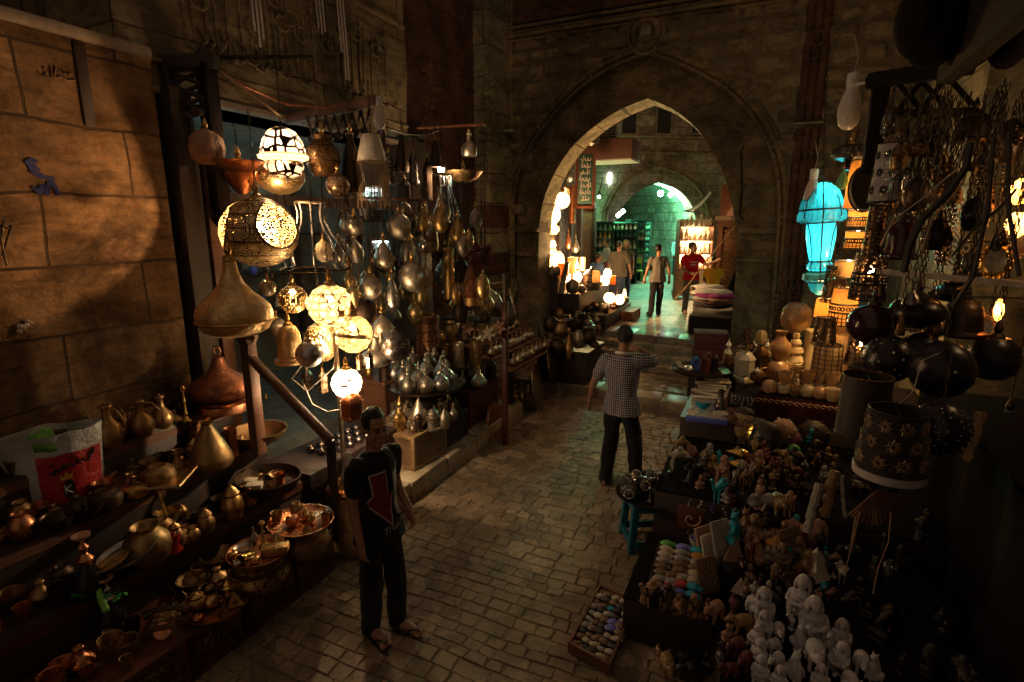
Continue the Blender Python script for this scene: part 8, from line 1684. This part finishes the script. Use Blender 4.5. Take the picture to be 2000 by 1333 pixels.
POSE = dict(pel=(0, 0, .94), sp=(0, .0, 1.12), ch=(0, .005, 1.30), nk=(0, .015, 1.47), hd=(0, -.015, 1.62), hyaw=0, hpit=0,
 sL=(.175, .01, 1.405), eL=(.225, .04, 1.13), wL=(.235, -.03, .89), sR=(-.175, .01, 1.405), eR=(-.225, .04, 1.13), wR=(-.235, -.03, .89),
 hL=(.085, 0, .92), kL=(.10, -.02, .50), aL=(.105, .03, .09), tL=(.125, -.14, .035), hR=(-.085, 0, .92), kR=(-.10, -.02, .50), aR=(-.105, .03, .09), tR=(-.125, -.14, .035),
 hdL=(.02, -.05, -1), hdR=(-.02, -.05, -1), pnL=(-1, 0, 0), pnR=(1, 0, 0), curl=.35, fat=1.0, belly=0, hem=.84)
def person(label, pos, theta, H=1.75, shirt='cloth_grey', trousers='cloth_jean_black', shoes='black_stone', skin='skin', hair='hair', vox=.013, sleeve=.55, feet='shoe', collar=None, hairlen=0, group=None, **kw):
    P = dict(POSE); P.update(kw); V = {k: Vector(v) for k, v in P.items() if isinstance(v, tuple)}; k_ = H/1.75; f = P['fat']
    t = thing('person', label, 'person', tuple(pos), (0, 0, R(theta)), group); t.scale = (k_,)*3
    def torso(bm, e, hemz=None, top=True):
        pl, sp, ch, nk = V['pel'], V['sp'], V['ch'], V['nk']; b_ = P['belly']
        rg = [(pl+Vector((0, 0, -.07)), .165*f+e, .115*f+e), (pl+Vector((0, 0, .04)), .166*f+e*1.6, .122*f+e*.6+b_*.5+e), (pl.lerp(sp, .6), .15*f+e, .108*f+b_+e), (sp+Vector((0, 0, .04)), .15*f+e, .108*f+b_*.8+e), (ch+Vector((0, 0, -.04)), .167*f+e, .115*f+b_*.3+e), (ch+Vector((0, 0, .05)), .172*f+e, .112*f+e)]
        if top: rg += [(ch.lerp(nk, .62), .155+e, .095+e), (ch.lerp(nk, .84), .10+e, .075+e*.7), (nk+Vector((0, 0, .0)), .062+e*.6, .064+e*.6)]
        if hemz is not None: rg = [(Vector((pl.x, pl.y, hemz)), .195*f+e*1.3, .148*f+e*1.3+b_*.3)]+rg[1:]
        loft(bm, rg)
    bm = B(); torso(bm, 0)
    for s_ in 'LR':
        sg = 1 if s_ == 'L' else -1
        limb(bm, [V['ch'].lerp(V['s'+s_], .6), V['s'+s_], V['e'+s_], V['w'+s_]], [.07*f, .058*f, .041, .027])
        if vox < .01: hand(bm, V['w'+s_], V['hd'+s_], V['pn'+s_], P['curl'], 1.0, -sg)
        else:
            d_ = V['hd'+s_].normalized(); ball(bm, V['w'+s_]+d_*.05, .045, sx=.7, sy=.9, sz=1, seg=10, rings=7)
            x_ = d_.cross(Vector((0, 1, .1))).normalized()
            for q in range(4): tube(bm, [V['w'+s_]+d_*.06+x_*(.02*q-.03), V['w'+s_]+d_*(.15-.008*abs(q-1.4))+x_*(.021*q-.032)+Vector((0, -.02, 0))], [.012, .010], 6)
            tube(bm, [V['w'+s_]+d_*.03, V['w'+s_]+d_*.085+Vector((0, -.045, 0))], [.014, .011], 6)
        limb(bm, [V['h'+s_], V['k'+s_], V['a'+s_]], [.09*f, .058, .04])
        limb(bm, [V['a'+s_]+Vector((0, .03, -.03)), V['a'+s_].lerp(V['t'+s_], .55)+Vector((0, 0, -.005)), V['t'+s_]], [.04, .038, .03])
        if feet == 'bare':
            tv = (V['t'+s_]-V['a'+s_]); tv.z = 0; tv.normalize(); sd = Vector((-tv.y, tv.x, 0))
            for q in range(5): tube(bm, [V['t'+s_]+sd*(.018*q-.036), V['t'+s_]+tv*(.045-.005*abs(q-1))+sd*(.019*q-.038)-Vector((0, 0, .012))], [.012, .009], 6)
    hd = V['hd']; mh = Matrix.Translation(hd) @ RZ(P['hyaw']) @ RX(P['hpit'])
    limb(bm, [V['nk']-Vector((0, 0, .05)), V['nk'].lerp(hd, .5)+Vector((0, .01, 0))], [.06, .052])
    ball(bm, (0, .015, .045), .094, mh, sx=.80, sy=1.03, sz=1.0, seg=20, rings=14); ball(bm, (0, -.02, -.045), .074, mh, sx=.80, sy=.86, sz=1.05, seg=18, rings=12)
    ball(bm, (0, -.062, -.09), .03, mh, sx=1.1, sy=.8, sz=.8, seg=10, rings=7)
    tube(bm, [mh @ Vector(p) for p in ((0, -.082, .035), (0, -.104, -.012), (0, -.098, -.022))], [.010, .0165, .012], 8); ball(bm, (0, -.078, .045), .02, mh, sx=2.4, sy=.5, sz=.5, seg=10, rings=6)
    ball(bm, (0, -.086, -.052), .016, mh, sx=1.6, sy=.6, sz=.55, seg=10, rings=6)
    for sg in (-1, 1): ball(bm, (.078*sg, .02, -.005), .03, mh, sx=.32, sy=.62, sz=1.0, seg=10, rings=7); ball(bm, (.045*sg, -.06, -.03), .03, mh, sx=.9, sy=.6, sz=.8, seg=10, rings=7)
    bm = fuse(bm, vox, 3 if vox < .01 else 2); mk('body', bm, skin, t, norm=False, ang=180)
    for sg in (-1, 1):
        bm = B(); ball(bm, (.031*sg, -.084, .018), .0125, mh, sx=1.2, sy=.5, sz=.62, seg=10, rings=7); mk('eye', bm, 'black_stone', t)
    bm = B(); ball(bm, (0, -.0965, -.056), .012, mh, sx=1.9, sy=.35, sz=.35, seg=10, rings=6); mk('mouth', bm, 'skin_dark', t)
    bm = B()
    for sg in (-1, 1): tube(bm, [mh @ Vector((.014*sg, -.093, .04)), mh @ Vector((.034*sg, -.088, .046)), mh @ Vector((.052*sg, -.072, .04))], [.004, .005, .003], 6)
    mk('eyebrow', bm, hair, t)
    bm = B(); ball(bm, (0, .025, .058), .1, mh, sx=.83, sy=1.0, sz=.98, seg=26, rings=18)
    bmesh.ops.delete(bm, geom=[v_ for v_ in bm.verts if (lambda q: q.y < -.052+.2*max(0, .075-q.z) and q.z < .105 or q.z < (-.03-.05*(q.y > .03)-hairlen) or (q.y < .01 and q.z < .015))(mh.inverted() @ v_.co)], context='VERTS')
    if hairlen: limb(bm, [mh @ Vector((0, .06, .0)), mh @ Vector((0, .07, -.06-hairlen))], [.07, .05])
    for v_ in bm.verts: v_.co += v_.normal*.010*mnoise.noise(v_.co*60)
    mk('hair', bm, hair, t)
    bm = B(); e = .016; torso(bm, e, P['hem'])
    for s_ in 'LR':
        a, b_, w_ = V['s'+s_], V['e'+s_], V['w'+s_]
        if sleeve <= 1: limb(bm, [V['ch'].lerp(a, .6), a, a.lerp(b_, sleeve)], [.085*f, .078*f, .066])
        else: limb(bm, [V['ch'].lerp(a, .6), a, b_, w_], [.085*f, .078*f, .055, .042])
    sh = mk('shirt', fuse(bm, max(vox*1.2, .011), 3, .016, 9, len(label)), shirt, t, norm=False, ang=180)
    if collar:
        bm = B(); nk = V['nk']; tube(bm, [nk+Vector((.068*math.cos(a*.349), .005+.07*math.sin(a*.349), .012+.02*math.sin(a*.349))) for a in range(18)], .014, 6, closed=True); mk('collar', bm, collar, t)
    bm = B(); loft(bm, [(V['pel']+Vector((0, 0, .06)), .165*f, .122*f), (V['pel']+Vector((0, 0, -.06)), .172*f, .125*f), (V['pel']+Vector((0, 0, -.14)), .14*f, .10*f)])
    for s_ in 'LR': limb(bm, [V['h'+s_]+Vector((0, 0, -.04)), V['k'+s_], V['a'+s_]+Vector((0, .005, -.02))], [.098*f, .082, .07 if feet != 'boot' else .06])
    mk('trousers', fuse(bm, max(vox*1.2, .011), 3, .017, 10, 7), trousers, t, norm=False, ang=180)
    for s_ in 'LR':
        a, b_ = V['a'+s_], V['t'+s_]; tv = b_-a; tv.z = 0; tv.normalize(); yaw = math.atan2(tv.y, tv.x); mid = a.lerp(b_, .55); zb = min(a.z, b_.z)
        m_ = T(mid.x, mid.y, 0) @ Matrix.Rotation(yaw, 4, 'Z')
        if feet == 'bare':
            bm = B(); prism(bm, [(-.14, -.032), (.0, -.04), (.13, -.05), (.165, -.03), (.17, .0), (.165, .03), (.13, .05), (.0, .04), (-.14, .032), (-.155, 0)], -.0, -.018, m_ @ T(0, 0, .002) @ RX(90) ); fl = mk('sandal', bm, shoes, t); bm = B()
            tube(bm, [m_ @ Vector(p) for p in ((.0, -.045, .01), (.04, -.035, .055), (.10, 0, .05), (.105, 0, .01))], .008, 6); tube(bm, [m_ @ Vector(p) for p in ((.0, .045, .01), (.04, .035, .055), (.10, 0, .05))], .008, 6); mk('strap', bm, 'black_print', fl)
        else:
            bm = B(); limb(bm, [m_ @ Vector((-.1, 0, .045)), m_ @ Vector((.03, 0, .045)), m_ @ Vector((.14, 0, .035))], [.05, .052, .042]); 
            for v_ in bm.verts: v_.co.z = max(v_.co.z, .002)
            mk('shoe', bm, shoes, t)
    return t, sh
def decal(t, sh, name, bm, mat, off=.003, cuts=3):
    bmesh.ops.triangulate(bm, faces=bm.faces[:])
    for _ in range(cuts): bmesh.ops.subdivide_edges(bm, edges=[e for e in bm.edges if e.calc_length() > .02], cuts=1, use_grid_fill=False); bmesh.ops.triangulate(bm, faces=bm.faces[:])
    b2 = B(); b2.from_mesh(sh.data); bv = BVHTree.FromBMesh(b2); dead = []
    for v_ in bm.verts:
        h = bv.ray_cast(Vector((v_.co.x, -1, v_.co.z)), Vector((0, 1, 0)))
        if h[0] is None: dead.append(v_)
        else: v_.co = h[0]+Vector((0, -off, 0))
    bmesh.ops.delete(bm, geom=dead, context='VERTS'); b2.free(); return mk(name, bm, mat, t, norm=False)
def flat(poly):
    bm = B(); bm.faces.new([bm.verts.new((x, 0, z)) for x, z in poly]); return bm
def textbm(s_, size, x, z, shear=0, rot=0):
    c_ = bpy.data.curves.new('t', 'FONT'); c_.body = s_; c_.size = size; c_.shear = shear; c_.resolution_u = 3; o = bpy.data.objects.new('t', c_); COL.objects.link(o)
    me = bpy.data.meshes.new_from_object(o.evaluated_get(bpy.context.evaluated_depsgraph_get())); bpy.data.objects.remove(o); bm = B(); bm.from_mesh(me); bpy.data.meshes.remove(me)
    bmesh.ops.transform(bm, matrix=T(x, 0, z) @ RY(-rot) @ RX(90), verts=bm.verts); return bm
pf = atz(752, 1236, 0)
t, sh = person('young man in a black printed T-shirt and sandals standing alone in front', pf, 80, 1.66, fat=.92, shirt='cloth_black', trousers='cloth_jean_black', shoes='dark_brown', vox=.0075, feet='bare', hyaw=-14, hpit=4,
 sR=(-.18, .01, 1.40), eR=(-.215, .01, 1.12), wR=(-.215, -.06, .86), eL=(.22, .06, 1.14), wL=(.19, -.12, .97), hdL=(-.25, -.6, -.8), hdR=(0.03, -.1, -1), curl=.5, kL=(.09, -.04, .50), aL=(.085, -.05, .09), tL=(.12, -.21, .03), aR=(-.075, .06, .09), tR=(-.10, -.10, .03), kR=(-.10, .0, .50), hem=.80)
aw = [(-.125, 1.335), (-.025, 1.345), (-.005, 1.17), (.03, 1.18), (-.005, .955), (-.145, 1.13), (-.105, 1.145)]
decal(t, sh, 'arrow_outline', flat([(x*1.08-.0+.004, z*1.0+(.012 if z > 1.3 else -.022 if z < 1 else 0)) if False else (x+(-.008 if x < -.06 else .008), z+(.008 if z > 1.3 else -.022 if z < 1 else 0)) for x, z in aw]), 'print_white', .003)
decal(t, sh, 'arrow_print', flat(aw), 'print_red', .0055)
decal(t, sh, 'stripe_print', flat([(.045, 1.31), (.135, 1.36), (.135, .97), (.06, 1.0), (.085, 1.03), (.085, 1.24), (.05, 1.23)]), 'print_white', .003)
decal(t, sh, 'shirt_lettering', textbm('True r', .075, -.075, .885, .15, 8), 'print_white', .004, 2)
pc = atz(1207, 947, 0)
person('man in a dark checked short-sleeved shirt seen from behind, one hand at his chin', pc, 172, 1.79, sleeve=.72, trousers='cloth_jean_black', shirt='check_shirt', shoes='clay', vox=.0075, collar='cloth_white', hyaw=18, hpit=6, feet='shoe',
 sR=(-.185, -.01, 1.42), eR=(-.31, -.15, 1.40), wR=(-.07, -.24, 1.50), hdR=(1, .22, .12), pnR=(0, 1, .2), eL=(.30, .05, 1.15), wL=(.375, -.02, .92), hdL=(.12, -.1, -1), curl=.3, kL=(.10, .0, .5), aL=(.11, .09, .09), tL=(.14, -.08, .035), kR=(-.13, -.1, .5), aR=(-.14, -.16, .09), tR=(-.17, -.33, .035), hem=.83)
person('man in a grey T-shirt and black trousers walking away in the gateway', atz(1280, 616, .652), 205, 1.72, 'cloth_grey', 'cloth_jean_black', 'black_stone', hyaw=-40, eL=(.27, .07, 1.15), wL=(.31, -.02, .93), eR=(-.26, .07, 1.14), wR=(-.29, .02, .92), kL=(.10, .02, .5), aL=(.15, .14, .12), tL=(.17, -.02, .03), kR=(-.1, -.05, .5), aR=(-.08, -.05, .09), fat=1.03)
t, sh = person('man in a red T-shirt and grey jeans holding a long stick in the gateway', atz(1345, 612, .652), 22, 1.76, 'cloth_red', 'cloth_jeans', 'clay', hyaw=48, sR=(-.18, .0, 1.40), eR=(-.25, .02, 1.13), wR=(-.09, -.20, 1.02), hdR=(1, -.3, -.1), eL=(.33, -.06, 1.20), wL=(.50, -.22, 1.32), hdL=(.6, -.5, .4), aL=(.18, .0, .09), tL=(.22, -.17, .03), kL=(.15, -.08, .5), kR=(-.10, -.02, .5))
decal(t, sh, 'chest_print', flat([(-.09, 1.30), (.10, 1.30), (.10, 1.27), (-.09, 1.27)]), 'cloth_white', .006); decal(t, sh, 'chest_print', flat([(-.07, 1.24), (.09, 1.24), (.09, 1.205), (-.07, 1.205)]), 'cloth_white', .006)
st = thing('stick', 'long pale bamboo stick held aslant by the man in red', 'stick'); bm = B(); tube(bm, [atc(1318, 585, 13.5), atc(1345, 556, 13.45), atc(1378, 512, 13.4), atc(1446, 430, 13.2)], .016, 7); mk('stick_body', bm, 'wood_light', st)
def seat_at(p, lb): 
    o = thing('low_stool', lb, 'stool', (p.x, p.y, .65)); bm = B(); box(bm, (0, 0, .36), (.34, .34, .04), bev=.01); mk('seat', bm, 'wood_dark', o)
    for a in (-1, 1):
        for b_ in (-1, 1): bm = B(); box(bm, (a*.13, b_*.13, .17), (.04, .04, .34)); mk('leg', bm, 'wood_dark', o)
SIT = dict(pel=(0, .05, .47), sp=(0, .03, .66), ch=(0, .0, .85), nk=(0, -.01, 1.02), hd=(0, -.05, 1.17), sL=(.175, .0, .955), sR=(-.175, .0, .955), eL=(.24, -.05, .70), eR=(-.24, -.05, .70), wL=(.16, -.27, .62), wR=(-.16, -.27, .62), hdL=(-.2, -1, -.1), hdR=(.2, -1, -.1), hL=(.09, .03, .45), hR=(-.09, .03, .45), kL=(.14, -.38, .48), kR=(-.14, -.38, .48), aL=(.13, -.36, .09), aR=(-.13, -.36, .09), tL=(.14, -.53, .03), tR=(-.14, -.53, .03), hem=.40)
q = atc(1206, 560, 15.2); person('stout man in an olive-grey shirt turned away beside the lit stall', (q.x, q.y, .652), 165, 1.74, 'cloth_olive', 'denim', 'black_stone', fat=1.28, belly=.04, hyaw=-12, hpit=8, eR=(-.34, .0, 1.13), wR=(-.36, -.06, .88), eL=(.33, -.02, 1.14), wL=(.34, -.1, .9), hem=.80, sleeve=.8)
q = atc(1219, 560, 16.4); person('fair-haired person half hidden behind the stout man', (q.x, q.y, .652), 10, 1.74, 'cloth_olive', 'denim', 'black_stone', hair='hair_grey', hairlen=.04)
q = atc(1182, 560, 17.2); person('man in a pale pink shirt standing in profile by the souvenir racks', (q.x, q.y, .652), -62, 1.78, 'cloth_pink', 'cloth_jean_black', 'black_stone', sleeve=1.5, wL=(.2, -.2, 1.0), wR=(-.2, -.2, 1.0))
q = atc(1166, 540, 15.4); person('man in a blue shirt sitting low behind the lit stall', (q.x, q.y, .80), 150, 1.72, 'cloth_blue', 'denim', 'black_stone', sleeve=1.5, hyaw=-15, **SIT); q.z = .65; seat_at(Vector((q.x, q.y, 0)), 'low wooden stool under the man in blue')
q = atc(1392, 560, 14.0); t, sh = person('youth in a yellow T-shirt sitting with his back turned by the shutter', (q.x, q.y, .80), 190, 1.66, 'cloth_yellow', 'denim', 'black_stone', hyaw=10, **SIT); seat_at(Vector((q.x, q.y, 0)), 'low wooden stool under the youth in yellow')
q = atc(1320, 540, 24.5); person('man in a pale blue shirt walking out of the dim passage', (q.x, q.y, .652), 35, 1.74, 'cloth_paleblue', 'cloth_jean_black', 'black_stone', sleeve=1.5, vox=.018)
